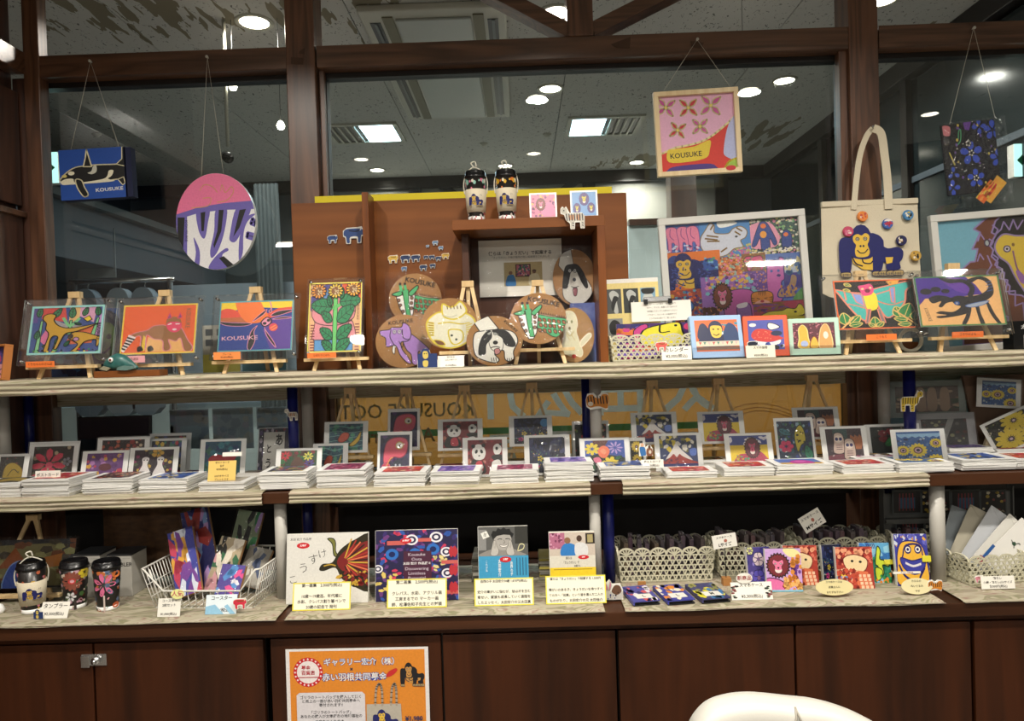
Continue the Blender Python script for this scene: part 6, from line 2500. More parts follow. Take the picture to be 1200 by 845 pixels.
for (u, v, w, h, Y, fn, lab, rz, lean) in CORK:
    k = Y / FPX
    W, H = w * k, h * k
    p = at(u, v + h / 2, Y)
    z = max(p.z, ZT + 0.002)
    if lab.find('on an easel') > 0 or lab.find('cat') > 0 and 'easel' in lab:
        z = p.z
    t = thing('cork_board', (p.x, Y, z), lab, 'cork board', 'round cork boards in film bags', lean=lean)
    N = 40
    MB().slab([(W / 2 * math.cos(2 * PI * i / N), H / 2 + H / 2 * math.sin(2 * PI * i / N)) for i in range(N)], 0, 0.006).build('cork_disc', 'cork', t)
    a = fn()
    a.asp = W / H
    a.tris = [q for q in a.tris if q[0] != '#b98a58' or q[1] != 1]
    a.build('painting', W, H, 'print_matte', t, shape='round', y=-0.0008)
    boxo('film_bag', 'clear_film', -W / 2 - 0.012, W / 2 + (0.004 if u > 670 else 0.012), -0.0045, -0.004, -0.001, H + 0.006, t)

# price card with the gorilla and little name labels
price_card(513, 417, 544, 432, 2.09, ZT + 0.002, ['切り抜き', 'コルクボード', '', '¥2,500(税込)'], 'white price card in front of the cork boards, a gorilla beside it')


def fig_gorilla(a):
    a.B('#20356a', 2, 30, 98, 98)
    a.E('#20356a', 40, 30, 24, 26)
    a.S('#d8c060', [(30, 20), (50, 20), (54, 46), (40, 56), (28, 46)])
    a.E(K_, 36, 30, 3)
    a.E(K_, 46, 30, 3)
    a.S('#d8c060', [(28, 66), (52, 66), (50, 92), (30, 92)])
    return [(0, 100), (0, 60), (14, 42), (18, 16), (40, 2), (62, 16), (66, 40), (90, 50), (100, 64), (100, 100)]


cutout(501, 424, 2.085, 24, fig_gorilla, 'small blue gorilla cut-out beside the cork board price card', z=ZT + 0.002)
# ---- niche: paper with photograph
Yp = 2.345
k = Yp / FPX
p = at(611, 347, Yp)
W, H = 97 * k, 66 * k
t = thing('notice_sheet', (p.x, Yp, p.z), 'white printed notice with a small photograph of two people, inside the wooden niche', 'notice')
boxo('sheet', 'paper', -W / 2, W / 2, 0, 0.0008, 0, H, t)
a = Art(aspect=W / H)
a.T('#4a4a4a', '僕らは「きょうだい」で起業する', 50, 24, 7.5, 0, 0.02)
a.T('#6a6a6a', '「きょうだい」の絵が福岡の街に絵画展示されました', 50, 31, 4.4)
a.push(30, 40, 76, 82)
a.bg('#b3a276')
a.B('#4a3424', 30, 8, 70, 62)
a.push(33, 12, 67, 58)
a.bg('#a85a6a')
a.dots(['#d8a8b0', '#5a3a6a', '#3a6a5a'], 14, r=(6, 12), seed=3)
a.pop()
a.S('#2f6fa8', [(8, 60), (16, 52), (26, 56), (30, 98), (4, 98)])
a.E('#7a5a44', 17, 44, 5, 8)
a.S('#c9c0a0', [(66, 60), (76, 50), (90, 54), (94, 98), (66, 98)])
a.E('#6a4a38', 79, 40, 5, 9)
a.L('#3a2a24', 3, [(74, 36), (84, 36)])
a.pop()
a.build('print', W, H, 'print_matte', t)
boxo('plastic_pocket', 'clear_film', -W / 2, -W / 2 + 0.09, -0.003, -0.0026, -0.002, H * 0.75, t)

# ---- on the niche top
zn = ZT + zn1 + 0.0005
for (u, lab, pal) in ((558, 'tumbler in a canvas gorilla sleeve, pink and green above it, on the niche top', ['#8fc0b0', '#e07a9a', '#d8d0c0']), (594, 'tumbler in a canvas gorilla sleeve, yellow print above it, on the niche top', ['#e0b02c', '#e07a3a', '#e9e0c0'])):
    a = Art('#26221f')
    a.dots(pal, 12, 0, 0, 100, 40, (3, 7), 5)
    a.dots(['#c8c0b8', '#b84a5a'], 14, 0, 66, 100, 98, (2, 5), 6)
    q = at(u, 250, 2.2)
    tumbler(q.x, 2.215, zn, 0.0325, 0.152, a, lab)
for (u0, u1, v0, kind, lab) in ((621, 653, 225, 'plion', 'small white-bordered card of a pink lion standing on the niche top'), (669, 701, 222, 'blions', 'small white-bordered card of three yellow lions on blue, on the niche top')):
    a = Art('#d87a9a' if kind == 'plion' else '#7fa8d8')
    if kind == 'plion':
        a.dots(['#b04a7a', '#e9b36a', '#7a3a6a'], 14, r=(3, 7), seed=6)
        a.S('#e080a8', [(46, 46), (80, 36), (94, 60), (92, 92), (46, 92)])
        a.push(16, 14, 64, 80, clip=False)
        lion_face(a, '#8a3c2c')
        a.pop()
    else:
        for (x0, y0, x1, y1) in ((26, 0, 76, 66), (2, 44, 38, 98), (60, 44, 98, 96)):
            a.push(x0, y0, x1, y1, clip=False)
            lion_face(a, '#6a5a8a', '#e0d04a', '#5a4a8a')
            a.pop()
    postcard(u0, v0, u1, 254 if u0 < 650 else 251, 2.2, zn, a, lab, lean=10, border=(2, 2), sleeve=False, name='picture_card')


def fig_zebra(a, base='#c9c4b8', st='#2a2a3a', pt='#c89a7a'):
    a.S(base, [(2, 14), (14, 8), (26, 14), (34, 34), (90, 34), (98, 52), (96, 92), (84, 92), (82, 66), (58, 66), (56, 94), (42, 94), (40, 70), (24, 56), (18, 34), (6, 30)])
    a.S(pt, [(34, 42), (56, 40), (54, 60), (38, 58)])
    a.S(pt, [(66, 40), (82, 40), (80, 60), (66, 58)])
    for i in range(7):
        a.L(st, 3, [(24 + 11 * i, 34), (26 + 11 * i, 62)])
    for x in (48, 88):
        a.L(st, 3, [(x, 72), (x + 6, 74)])
        a.L(st, 3, [(x, 82), (x + 6, 84)])
    a.E(K_, 14, 20, 3)
    return [(0, 12), (8, 2), (16, 10), (24, 2), (30, 14), (38, 30), (90, 30), (100, 44), (99, 96), (82, 96), (80, 70), (60, 70), (58, 98), (40, 98), (38, 74), (22, 60), (15, 38), (0, 32)]


cutout(671, 253, 2.155, 28, fig_zebra, 'grey striped zebra cut-out stuck on the front edge of the niche top', z=ZT + zn0 - 0.012)

# ---- little magnets stuck on the wooden panel


def fig_animal(col, pale=False):
    def f(a):
        a.S(col, [(4, 34), (20, 22), (70, 20), (96, 26), (98, 50), (88, 54), (84, 86), (72, 86), (70, 60), (34, 62), (32, 88), (18, 88), (14, 60), (4, 54)])
        a.L('#1c2440' if not pale else '#8a6a1c', 5, [(30, 30), (60, 34), (80, 30)])
        a.L('#dfe4ee' if not pale else '#fff0b0', 3, [(84, 30), (94, 16)])
        return [(0, 30), (18, 16), (70, 14), (92, 10), (100, 28), (100, 54), (90, 60), (88, 92), (68, 92), (66, 68), (38, 68), (36, 94), (14, 94), (10, 64), (0, 58)]
    return f


YM = YW - 0.0055
for (u, v, w, c, lab) in ((389.5, 280, 12, '#2b4a86', 'tiny blue ox magnet, smaller of the two on the plain panel beside the divider'),
                          (414, 275, 24, '#2b4a86', 'blue ox magnet with white horns, bigger of the two on the plain panel'),
                          (460.5, 303.5, 12, '#d8b04a', 'yellow animal magnet at the start of the little magnet row'),
                          (475, 303, 12, '#243a66', 'dark blue animal magnet next to the yellow one starting the row'),
                          (487, 302.5, 11, '#243a66', 'second dark blue animal magnet in the row'),
                          (499, 301.5, 6, '#24406a', 'small dark blue magnet in the middle of the row'),
                          (506, 301.5, 7, '#24406a', 'little blue magnet after the middle of the row'),
                          (513.5, 303, 7, '#24406a', 'little blue magnet next to the last yellow one'),
                          (522, 300, 9, '#d8b04a', 'yellow animal magnet at the end of the magnet row'),
                          (473.5, 315, 7, '#5a7aa8', 'pale blue magnet below the row, the one nearer the divider'),
                          (496, 313.5, 9, '#24406a', 'dark fish magnet below the row'),
                          (507, 311.5, 7, '#24406a', 'smaller dark fish magnet below the row end'),
                          (510, 284.5, 7, '#7a9ac0', 'round pale blue magnet, highest above the row'),
                          (501, 288.5, 4, '#7a9ac0', 'tiniest pale magnet above the row'),
                          (516.5, 290.5, 6, '#7a9ac0', 'round blue magnet above the row end')):
    cutout(u, v, YM, w, fig_animal(c, c == '#d8b04a'), lab, 'magnet', 'magnet', 0.003)

# ================================================================ right of the niche
# calendar sheet with clipped card
Yq = 2.24
k = Yq / FPX
p = at(745, 424, Yq)
t = thing('calendar', (p.x, Yq, ZT + 0.002), 'pale yellow calendar sheet with animal pictures and a clipped white note', 'calendar', lean=5, roll=-1)
W, H = 63 * k, 97 * k
boxo('sheet', 'paper', -W / 2, W / 2, 0, 0.002, 0, H, t)
a = Art('#e3cf86', aspect=W / H)
a.B('#e8e4dc', 0, 0, 100, 5)
for i, x in enumerate((2, 34, 66)):
    a.push(x, 12, x + 28, 42)
    a.bg(['#4a4d4c', '#2f3433', '#7aa0b8'][i])
    a.S('#b9bcb8', [(20, 20), (50, 6), (84, 24), (70, 50), (76, 96), (50, 96), (40, 60)] if i < 2 else [(20, 30), (80, 30), (90, 96), (14, 96)])
    a.S('#191a1a', [(50, 30), (80, 36), (60, 60), (44, 90), (30, 70)] if i < 2 else [(10, 4), (90, 4), (80, 24), (20, 24)])
    a.pop()
a.push(2, 48, 30, 76)
a.bg('#8a8c88')
a.S('#161616', [(10, 30), (40, 6), (80, 20), (90, 60), (60, 70), (20, 66)])
a.pop()
a.build('print', W, H, 'print_matte', t)
nb = boxo('clipped_note', 'paper', -0.006, 0.178, -0.010, -0.0092, H - 0.138, H - 0.076, t)
na = Art(aspect=3)
na.lines('#4a4844', ['◎小型チャームの展示・販売について', '・カラー、サイズ、各種ございますので', '　お気軽にスタッフへお声かけください', '・ポスター、カレンダーも販売中です', '　どうぞお手に取ってご覧ください'], 50, 14, 9, 18)
na.build('note_text', 0.184, 0.062, 'print_matte', nb, y=-0.0104, off=(0.086, H - 0.138))
cl = MB().box(0.035, 0.118, -0.016, 0.004, H - 0.078, H - 0.062).build('binder_clip', 'chrome', t, 0.002)
boxo('clip_end', 'black_plastic', 0.033, 0.045, -0.018, 0.0, H - 0.084, H - 0.07, cl)
boxo('clip_end', 'black_plastic', 0.108, 0.120, -0.018, 0.0, H - 0.084, H - 0.07, cl)
# yellow animal book in the basket
p = at(770, 400, 2.2)
t = thing('picture_book', (p.x, 2.215, ZT + 0.004), 'picture book with a yellow beast on its cover standing in the lace basket', 'book', lean=4)
k = 2.2 / FPX
W, H = 92 * k, 43 * k
boxo('block', 'paper', -W / 2, W / 2, 0, 0.008, 0, H, t)
a = Art('#4a2a6a')
a.dots(['#e0783a', '#2a2a6a', '#c83a8a', '#7a5ac0'], 8, 0, 0, 40, 100, (5, 12), 5)
a.S('#c8408a', [(22, 20), (40, 4), (36, 60), (26, 70)], K_, 1)
a.S('#e6dc3a', [(34, 20), (60, 4), (80, 0), (84, 20), (84, 60), (34, 60)], K_, 2)
a.L(K_, 2, [(56, 6), (56, 26), (68, 24)])
a.E(K_, 76, 8, 2, 3)
a.E('#c83a6a', 92, 12, 6, 9)
a.asp = W / H
a.build('cover', W, H, 'print_gloss', t)
b = lace_basket(at(768, 424, 2.17).x, 2.225, ZT + 0.0015, 0.25, 0.12, 0.078, 'cream lace-pattern basket on the top shelf with the calendar in it')
price_card(776, 406, 811, 426, 2.12, ZT + 0.002, ['カレンダー', '¥2,000(税込)'], 'white price card in front of the top shelf basket')
cutout(775, 409, 2.122, 14, fig_animal('#e0605a', True), 'little pink animal cut-out beside the basket price card', z=ZT + 0.027)

# large framed collage
Yf = 2.36
k = Yf / FPX
p = at(868, 417, Yf)
t = thing('framed_poster', (p.x, Yf, ZT + 0.003), 'large white-framed poster collage of many colourful animals', 'painting', lean=2, roll=-2.2)
W = 171 * k
H = at(861, 251, Yf).z - ZT
f = MB()
ft = 8 * k
for q in ((-W / 2, W / 2, 0, ft), (-W / 2, W / 2, H - ft, H), (-W / 2, -W / 2 + ft, ft, H - ft), (W / 2 - ft, W / 2, ft, H - ft)):
    f.box(q[0], q[1], -0.014, 0.006, q[2], q[3])
f.build('frame', mat('frame_white', '#cfcec8', 0.4), t, 0.0015)
boxo('backing', 'card_white', -W / 2 + ft, W / 2 - ft, 0, 0.004, ft, H - ft, t)
# the picture continues below the visible part: stretch it to the sheet
art_collage().build('poster', W - 2 * ft, (H - 2 * ft) * 1.0, 'print_gloss', t, off=(0, ft))
boxo('glazing', 'clear_acrylic', -W / 2 + ft, W / 2 - ft, -0.006, -0.005, ft, H - ft, t)

# three boxed card sets in clear stands
Yb = 2.14
for (u0, v0, u1, v1, fn, ec, lab, rz, roll) in (
        (812, 371, 874, 423, 'g', '#9fc0e6', 'boxed card set with a gorilla on orange, pale blue border', 3, -1),
        (874, 371, 925, 421, 'w', '#e0582c', 'boxed card set with a red whale, orange border', -8, 0),
        (927, 373, 984, 418, 'c', '#b9dcc8', 'boxed card set with three yellow figures on dark red, mint border', -12, 0)):
    k = Yb / FPX
    p = at((u0 + u1) / 2, v1, Yb)
    W, H = (u1 - u0) * k, (v1 - v0) * k
    t = thing('card_box', (p.x, Yb, ZT + 0.0045), lab, 'card box', rz=rz, lean=14)
    MB().box(-W / 2, W / 2, 0, 0.022, 0, H).build('box', mat('box_' + fn, ec, 0.4), t, 0.003)
    if fn == 'g':
        a = Art('#e86a2c')
        a.S('#16204a', [(6, 60), (10, 20), (20, 10), (30, 24), (40, 60)])
        a.E('#16204a', 48, 28, 17, 26)
        a.S('#16204a', [(20, 44), (80, 40), (84, 84), (10, 84)])
        a.dots(['#4a8a9a', '#d8e0e8'], 10, 60, 10, 98, 60, (2, 6), 7)
        a.S('#1c3a6a', [(66, 40), (80, 10), (98, 30), (98, 80), (70, 80)])
        a.S('#e8c44a', [(36, 22), (50, 18), (62, 24), (60, 52), (48, 58), (38, 50)])
        a.E(K_, 43, 30, 2.4)
        a.E(K_, 54, 30, 2.4)
        a.L(K_, 2, [(42, 46), (49, 50), (56, 45)])
        a.B('#dcd0b8', 0, 68, 100, 84)
        for i in range(9):
            a.P(['#c85a5a', '#5a8a7a', '#d8b0b0'][i % 3], [(6 + 10.5 * i, 70), (13 + 10.5 * i, 70), (9 + 10.5 * i, 80)])
        a.B('#7a5a4a', 0, 86, 100, 96)
    elif fn == 'w':
        a = Art('#4a52a8')
        a.S('#e9e6e0', [(60, 10), (80, 16), (90, 26), (66, 34), (56, 24)], '#1a1c4a', 2)
        a.S('#c8322a', [(8, 50), (24, 30), (60, 34), (88, 56), (98, 64), (60, 74), (20, 68)])
        a.dots(['#e87a5a'], 24, 14, 38, 70, 64, (1, 2), 3)
        a.S('#e9e6e0', [(16, 70), (60, 76), (90, 68), (80, 84), (30, 84)])
        a.E('#e9e6e0', 14, 16, 10, 6)
        a.E('#16204a', 80, 46, 16, 9)
        a.dots(['#3a4a9a', '#cfd4e0', K_], 5, 50, 76, 100, 100, (4, 8), 8)
    else:
        a = Art('#5a1c2c')
        a.dots(['#b86a7a', '#2a0f18', '#8a3a4a'], 40, r=(1.5, 3.5), seed=9)
        a.S('#e0b23a', [(14, 24), (24, 8), (34, 26), (36, 60), (40, 96), (12, 96), (14, 60)], '#e8d68a', 2)
        a.S('#e0b23a', [(42, 70), (50, 54), (58, 70), (60, 98), (40, 98)], '#8a3a1c', 2)
        a.S('#d8a05a', [(66, 30), (78, 6), (88, 28), (92, 98), (62, 98)], '#f0c88a', 2)
        a.E('#e9dccb', 78, 50, 6, 14)
        a.E('#9fb0d8', 26, 82, 9, 12)
    w, h = W - 11 * k, H - 14 * k
    a.asp = w / h
    a.build('cover_picture', w, h, 'print_gloss', t, y=-0.0008, off=(0, 8 * k))
    MB().box(-W / 2 - 0.004, W / 2 + 0.004, -0.006, -0.0045, 0, H * 0.26).box(-W / 2 - 0.004, W / 2 + 0.004, 0.024, 0.026, 0, H * 0.5).box(-W / 2 - 0.004, W / 2 + 0.004, -0.006, 0.026, -0.002, -0.0005).build('clear_stand', 'clear_acrylic', t)
price_card(875, 405, 909, 421, 2.085, ZT + 0.002, ['スマホ絵巻', '', '¥500(税込)'], 'white price card in front of the red whale card box', bg='#e4e0cc')
cutout(882, 404, 2.1, 12, fig_animal('#242a3a'), 'tiny dark animal cut-out above the whale box price card')

# big framed lion at the end
Yl = 2.36
k = Yl / FPX
t = thing('framed_poster', (at(1190, 420, Yl).x, Yl, ZT + 0.003), 'large white-framed picture of a brown-maned lion with yellow face', 'painting', lean=2, roll=-3)
W = 172 * k
H = at(1150, 243, Yl).z - ZT - 0.01
f = MB()
for q in ((-W / 2, W / 2, 0, ft), (-W / 2, W / 2, H - ft, H), (-W / 2, -W / 2 + ft, ft, H - ft), (W / 2 - ft, W / 2, ft, H - ft)):
    f.box(q[0], q[1], -0.014, 0.006, q[2], q[3])
f.build('frame', 'frame_white', t, 0.0015)
boxo('backing', 'card_white', -W / 2 + ft, W / 2 - ft, 0, 0.004, ft, H - ft, t)
a = art_lion_big()
a.asp = W / H
a.build('poster', W - 2 * ft, H - 2 * ft, 'print_gloss', t, off=(0, ft))
boxo('glazing', 'clear_acrylic', -W / 2 + ft, W / 2 - ft, -0.006, -0.005, ft, H - ft, t)

# dark box with printed label at the shelf end, behind the scorpion picture
p = at(1200, 412, 2.2)
t = thing('gift_box', (p.x + 0.02, 2.2, ZT + 0.002), 'small black box with white lettering at the far end of the top shelf', 'box')
boxo('box', 'black_plastic', -0.05, 0.06, 0, 0.05, 0, 0.085, t, 0.001)
a = Art(aspect=1)
a.T('#cfcfcf', '太宰府', 46, 22, 16, 0, 0.02)
a.B('#c9c6bc', 30, 50, 70, 96)
a.dots([K_, '#5a3a2c'], 8, 32, 52, 68, 94, (2, 4), 3)
a.build('print', 0.10, 0.085, 'print_matte', t)
# cup hanging behind the bat picture easel: coiled cream tape reel
p = at(1067, 398, 2.28)
t = thing('ribbon_roll', (p.x, 2.28, ZT + 0.003), 'roll of cream ribbon standing behind the bat picture easel', 'ribbon')
MB().tube([(0.034 * math.cos(2 * PI * i / 24), 0, 0.036 + 0.034 * math.sin(2 * PI * i / 24)) for i in range(24)], 0.006, 8, closed=True).build('ribbon', 'string', t)
boxo('pad', 'cherry', -0.03, 0.03, 0.012, 0.02, 0, 0.03, t)

# calendars and pictures seen behind the left acrylic frames (they stand at the back of the shelf)
for (u0, v0, u1, cols, lab) in ((238, 381, 282, 'y', 'calendar with pale top and yellow lower part, behind the petal picture easel'),
                                (284, 404, 336, 't', 'teal leaflet with small pictures behind the petal picture easel')):
    a = Art('#c9c8bc' if cols == 'y' else '#3a8aa0')
    if cols == 'y':
        a.B('#d8cf4a', 0, 62, 100, 100)
        for r in range(2):
            for c in range(3):
                a.B('#5a5f62', 8 + 30 * c, 8 + 22 * r, 28 + 30 * c, 22 + 22 * r)
        a.lines('#8a8a3c', ['ーーーーーー', 'ーーーーーー', 'ーーーーー'], 50, 72, 5, 9)
    else:
        for i in range(7):
            a.B('#1c5a78', 8 + 13 * i, 20, 14 + 13 * i, 70)
        a.S('#c8b86a', [(70, 70), (80, 56), (94, 62), (90, 88), (74, 90)])
    postcard(u0, v0, u1, 436, 2.375, ZT + 0.002, a, lab, lean=2, border=(0, 0), name='leaflet', cat='leaflet')
# blue gorilla picture lying behind the dog picture
a = Art('#2f4f8a')
a.S('#1c2440', [(30, 6), (60, 0), (96, 10), (104, 60), (80, 100), (40, 96), (26, 50)])
a.S('#5f7a3c', [(56, 26), (74, 20), (92, 28), (90, 66), (74, 78), (60, 66)])
a.E(K_, 68, 42, 4)
a.E(K_, 84, 42, 4)
a.L(K_, 2.5, [(66, 60), (76, 66), (86, 58)])
a.dots(['#3a7ab0', '#16204a'], 8, 0, 50, 50, 100, (5, 9), 3)
postcard(60, 362, 142, 438, 2.375, ZT + 0.002, a, 'blue picture of a green-faced gorilla behind the dogs and bear frames', lean=2, border=(0, 0), name='poster', cat='poster')
# ================================================================ middle shelf: stacks, standing cards, easels
CARDS = [
    # u0, v0, u1, v1, Y, kind, on shelf?, label, lean
    (-12, 534, 29, 568, 2.20, 'mustard', 1, 'postcard with a mustard leaf on black at the very end of the middle shelf', 16),
    (29, 519, 90, 560, 2.29, 'olive', 1, 'dark olive postcard sleeve standing behind the red flower postcard', 12),
    (28, 522, 88, 565, 2.24, 'redflower', 1, 'postcard with one big red flower on a dark ground', 14),
    (91, 530, 147, 562, 2.22, 'purple', 1, 'purple and pink postcard with tall pale figures', 16),
    (112, 513, 176, 540, 2.33, 'gold', 1, 'sleeved dark postcard behind the dark red one, in front of the monitor', 10),
    (109, 514, 172, 545, 2.29, 'darkred', 1, 'dark red postcard standing in front of the black monitor', 12),
    (147, 526, 206, 560, 2.22, 'whitecats', 1, 'postcard of two white cat figures on black and pink', 16),
    (172, 509, 222, 545, 2.36, 'goldrow', 1, 'dark gold postcard, rearmost beside the black monitor', 10),
    (168, 515, 216, 545, 2.31, 'gold2', 1, 'dark gold postcard just in front of the rearmost gold one', 12),
    (231, 516, 286, 550, 2.26, 'skybird', 1, 'teal postcard with a red bird shape', 14),
    (321, 527, 376, 565, 2.20, 'peacock', 1, 'green postcard with red and yellow flowers at its corners, above a thick pile', 17),
    (365, 521, 407, 552, 2.27, 'fishes', 1, 'teal fish postcard standing lower, half hidden by the green flower card', 14),
    (441, 508, 482, 548, 2.22, 'pinkbird', 1, 'upright pink bird postcard standing on the pile of cards', 17),
    (542, 514, 595, 546, 2.22, 'panda', 1, 'panda postcard standing in front, the lower one of the pandas', 14),
    (615, 511, 669, 549, 2.22, 'night2', 1, 'dark night-meadow postcard standing in front, without a moon', 13),
    (672, 494, 715, 541, 2.36, 'smallflowers', 1, 'dark small-flower postcard half hidden by the white pipe', 8),
    (681, 515, 740, 554, 2.19, 'bouquet', 1, 'bright postcard of an orange and yellow bouquet on blue', 18),
    (737, 514, 758, 546, 2.21, 'sunstrip', 1, 'narrow postcard edge with yellow sunflowers on black beside the bouquet', 12),
    (769, 509, 825, 549, 2.23, 'fuji', 1, 'red mountain postcard standing in front, the lower one', 14),
    (852, 509, 908, 544, 2.25, 'lionhill', 1, 'pink lion postcard under a shiny sleeve, the lower one in front', 16),
    (912, 491, 958, 536, 2.27, 'frog', 1, 'upright dark blue postcard of a yellow frog and a pink flower', 14),
    (966, 501, 1020, 534, 2.24, 'owls', 1, 'postcard of two pale owls standing in front of the easel', 15),
    (1018, 498, 1082, 538, 2.31, 'hibiscus', 1, 'dark postcard with red hibiscus and a green leaf by the blue pipe', 12),
    (1049, 504, 1112, 544, 2.17, 'sunblue', 1, 'blue postcard with yellow sunflowers, standing in front of the blue pipe', 12),
    # on easels
    (379, 495, 431, 531, 2.31, 'fishes', 0, 'teal postcard of red and yellow fish on an easel', 14),
    (454, 480, 492, 528, 2.31, 'pinkbird', 0, 'upright pink bird postcard on an easel, the higher one', 14),
    (513, 492, 566, 528, 2.31, 'panda', 0, 'panda postcard on an easel, the higher one', 14),
    (597, 488, 648, 523, 2.31, 'night', 0, 'night-meadow postcard with a blue moon on an easel', 14),
    (741, 484, 795, 521, 2.31, 'fuji', 0, 'red mountain postcard on an easel, the higher one', 14),
    (820, 483, 874, 520, 2.31, 'lionhill', 0, 'pink lion postcard on an easel, the higher one', 14),
    (932, 478, 986, 515, 2.31, 'owls', 0, 'postcard of two pale owls on an easel', 14),
]
for (u0, v0, u1, v1, Y, kind, on, lab, lean) in CARDS:
    up = (v1 - v0) > (u1 - u0) * 0.95
    postcard(u0, v0, u1, v1, Y, ZM + 0.002 if on else None, pc(kind), lab, lean=lean, border=(3, 4) if up else (6, 3), group='standing postcards on the middle shelf')
for (u, va, lab, lv) in ((407, 455, 'teal fish', 531), (474, 455, 'higher pink bird', 528), (543, 452, 'higher panda', 528), (623, 449, 'moonlit night', 523), (766, 446, 'higher red mountain', 521), (845, 444, 'higher pink lion', 520), (956, 440, 'two owls', 515)):
    easel(u, 2.345, ZM + 0.002, va, 'mini wooden easel carrying the %s postcard under the top shelf' % lab, 62, lv + 1.5, group='easels on the middle shelf', sp=0.5)

STACKS = [
    (-30, 24, 590, 571, 2.11, 0.12, 'mustard', 'card pile at the end of the middle shelf, under the mustard leaf card'),
    (26, 84, 590, 567, 2.10, 0.14, 'redcol', 'thick card pile in front of the red flower postcard'),
    (96, 154, 586, 566, 2.11, 0.14, 'darkred', 'card pile with a brown picture on top, in front of the purple postcard'),
    (163, 221, 583, 566, 2.11, 0.13, 'bluecol', 'card pile with a blue picture on top, in front of the white cats postcard'),
    (233, 288, 579, 569, 2.11, 0.10, 'dunes', 'low card pile in front of the yellow notice card'),
    (304, 361, 578, 558, 2.11, 0.12, 'olive', 'thick card pile under the green corner-flower postcard'),
    (370, 428, 576, 556, 2.11, 0.14, 'pinkcol', 'thick card pile with a pink picture, next to the brown bracket pile'),
    (439, 500, 574, 558, 2.11, 0.12, 'redcol', 'card pile with a red striped picture below the pink bird card'),
    (505, 563, 573, 557, 2.11, 0.12, 'lavender', 'card pile with a lavender picture on top'),
    (575, 632, 568, 555, 2.11, 0.11, 'pinkcol', 'low card pile with a pink and white picture below the pandas'),
    (639, 696, 568, 547, 2.11, 0.11, 'lavender', 'tall curved card pile beside the brown bracket, before the night card'),
    (704, 763, 568, 551, 2.11, 0.12, 'bluecol', 'card pile in front of the bouquet postcard'),
    (782, 841, 564, 556, 2.11, 0.10, 'redcol', 'low spread pile of cards in front of the lower red mountain card'),
    (849, 908, 561, 551, 2.11, 0.11, 'redcol', 'card pile with a red picture, in front of the lower lion card'),
    (911, 977, 559, 548, 2.11, 0.11, 'violetlion', 'card pile with a magenta lion on blue and yellow on top'),
    (986, 1048, 557, 548, 2.11, 0.10, 'redcol', 'card pile with an orange picture, in front of the owls'),
    (1055, 1118, 556, 546, 2.10, 0.13, 'sunblue', 'card pile with a mirrored sunflower picture on top, by the cloth end'),
    (1128, 1190, 555, 542, 2.11, 0.13, 'bluecol', 'tall card pile on the bare board near the cloth end'),
    (1192, 1250, 553, 541, 2.11, 0.12, 'redcol', 'card pile cut by the edge of the view on the bare board'),
    (384, 432, 560, 546, 2.27, 0.07, 'fishes', 'small pile behind the pink-topped pile, under the fish card'),
    (446, 500, 560, 550, 2.26, 0.07, 'darkred', 'small rear pile under the pink bird card'),
    (508, 560, 558, 548, 2.26, 0.06, 'pinkcol', 'small rear pile under the higher panda easel'),
    (568, 622, 556, 543, 2.26, 0.06, 'smallflowers', 'small rear pile between the panda and night cards'),
    (800, 856, 552, 541, 2.26, 0.07, 'smallflowers', 'small rear pile beside the lower red mountain card'),
    (925, 985, 548, 538, 2.27, 0.06, 'dunes', 'small rear pile below the frog card'),
    (1000, 1058, 548, 537, 2.22, 0.07, 'whitecats', 'small rear pile of sleeves with a pink and white picture below the owls'),
    (1112, 1165, 545, 527, 2.27, 0.10, 'lavender', 'rear card pile on the bare board before the grey frame'),
    (1168, 1230, 545, 528, 2.27, 0.10, 'redcol', 'rear card pile on the bare board beneath the cork panel'),
    (205, 248, 566, 556, 2.27, 0.06, 'purple', 'small rear pile with a violet picture beside the white cats card'),
    (278, 322, 566, 556, 2.26, 0.06, 'dunes', 'small rear pile with a brown cone picture beside the yellow notice'),
    (118, 160, 568, 561, 2.25, 0.06, 'gold', 'small rear pile with a red and yellow picture behind the brown pile'),
]
for i, (u0, u1, v, vt, Y, d, kind, lab) in enumerate(STACKS):
    vt -= 2 if i < 19 else 0
    stack(u0, u1, v, vt, Y, d, pc(kind), lab, seed=i, rz=random.Random(i).uniform(-3, 3))

# price cards and little figures on the middle shelf
price_card(41, 552, 71, 564, 2.14, ZM + 0.045, ['ポストカード'], 'white postcard sign in front of the red flower card', lean=6)
t = price_card(243, 541, 276, 569, 2.14, ZM + 0.024, ['ポストカード', '各種', '¥200(税込)', '', 'はがきサイズ', 'プリントです'], 'yellow notice card leaning on the pile, a white strip at its top', bg='#e6c46c', lean=14)
boxo('white_strip', 'paper', 0.0, 0.058, -0.004, -0.003, 0.074, 0.086, t)
price_card(752, 539, 778, 556, 2.13, ZM + 0.03, ['ポストカード', '¥200(税込)'], 'white postcard sign with a figure beside the bouquet postcard', lean=8)


def fig_couple(a):
    a.S('#3a72b0', [(4, 40), (24, 30), (44, 40), (50, 90), (34, 96), (14, 96)])
    a.E('#e0b090', 24, 18, 12, 14)
    a.S('#8a5a44', [(56, 50), (76, 42), (96, 50), (96, 96), (56, 96)])
    a.E('#5a3c2c', 76, 34, 10, 12)
    a.E('#d8d0c0', 80, 70, 10, 14)
    return [(0, 100), (0, 40), (10, 6), (36, 6), (50, 36), (66, 20), (86, 22), (100, 48), (100, 100)]


cutout(757, 532, 2.128, 16, fig_couple, 'small cut-out of two figures above the postcard sign', z=ZM + 0.066)


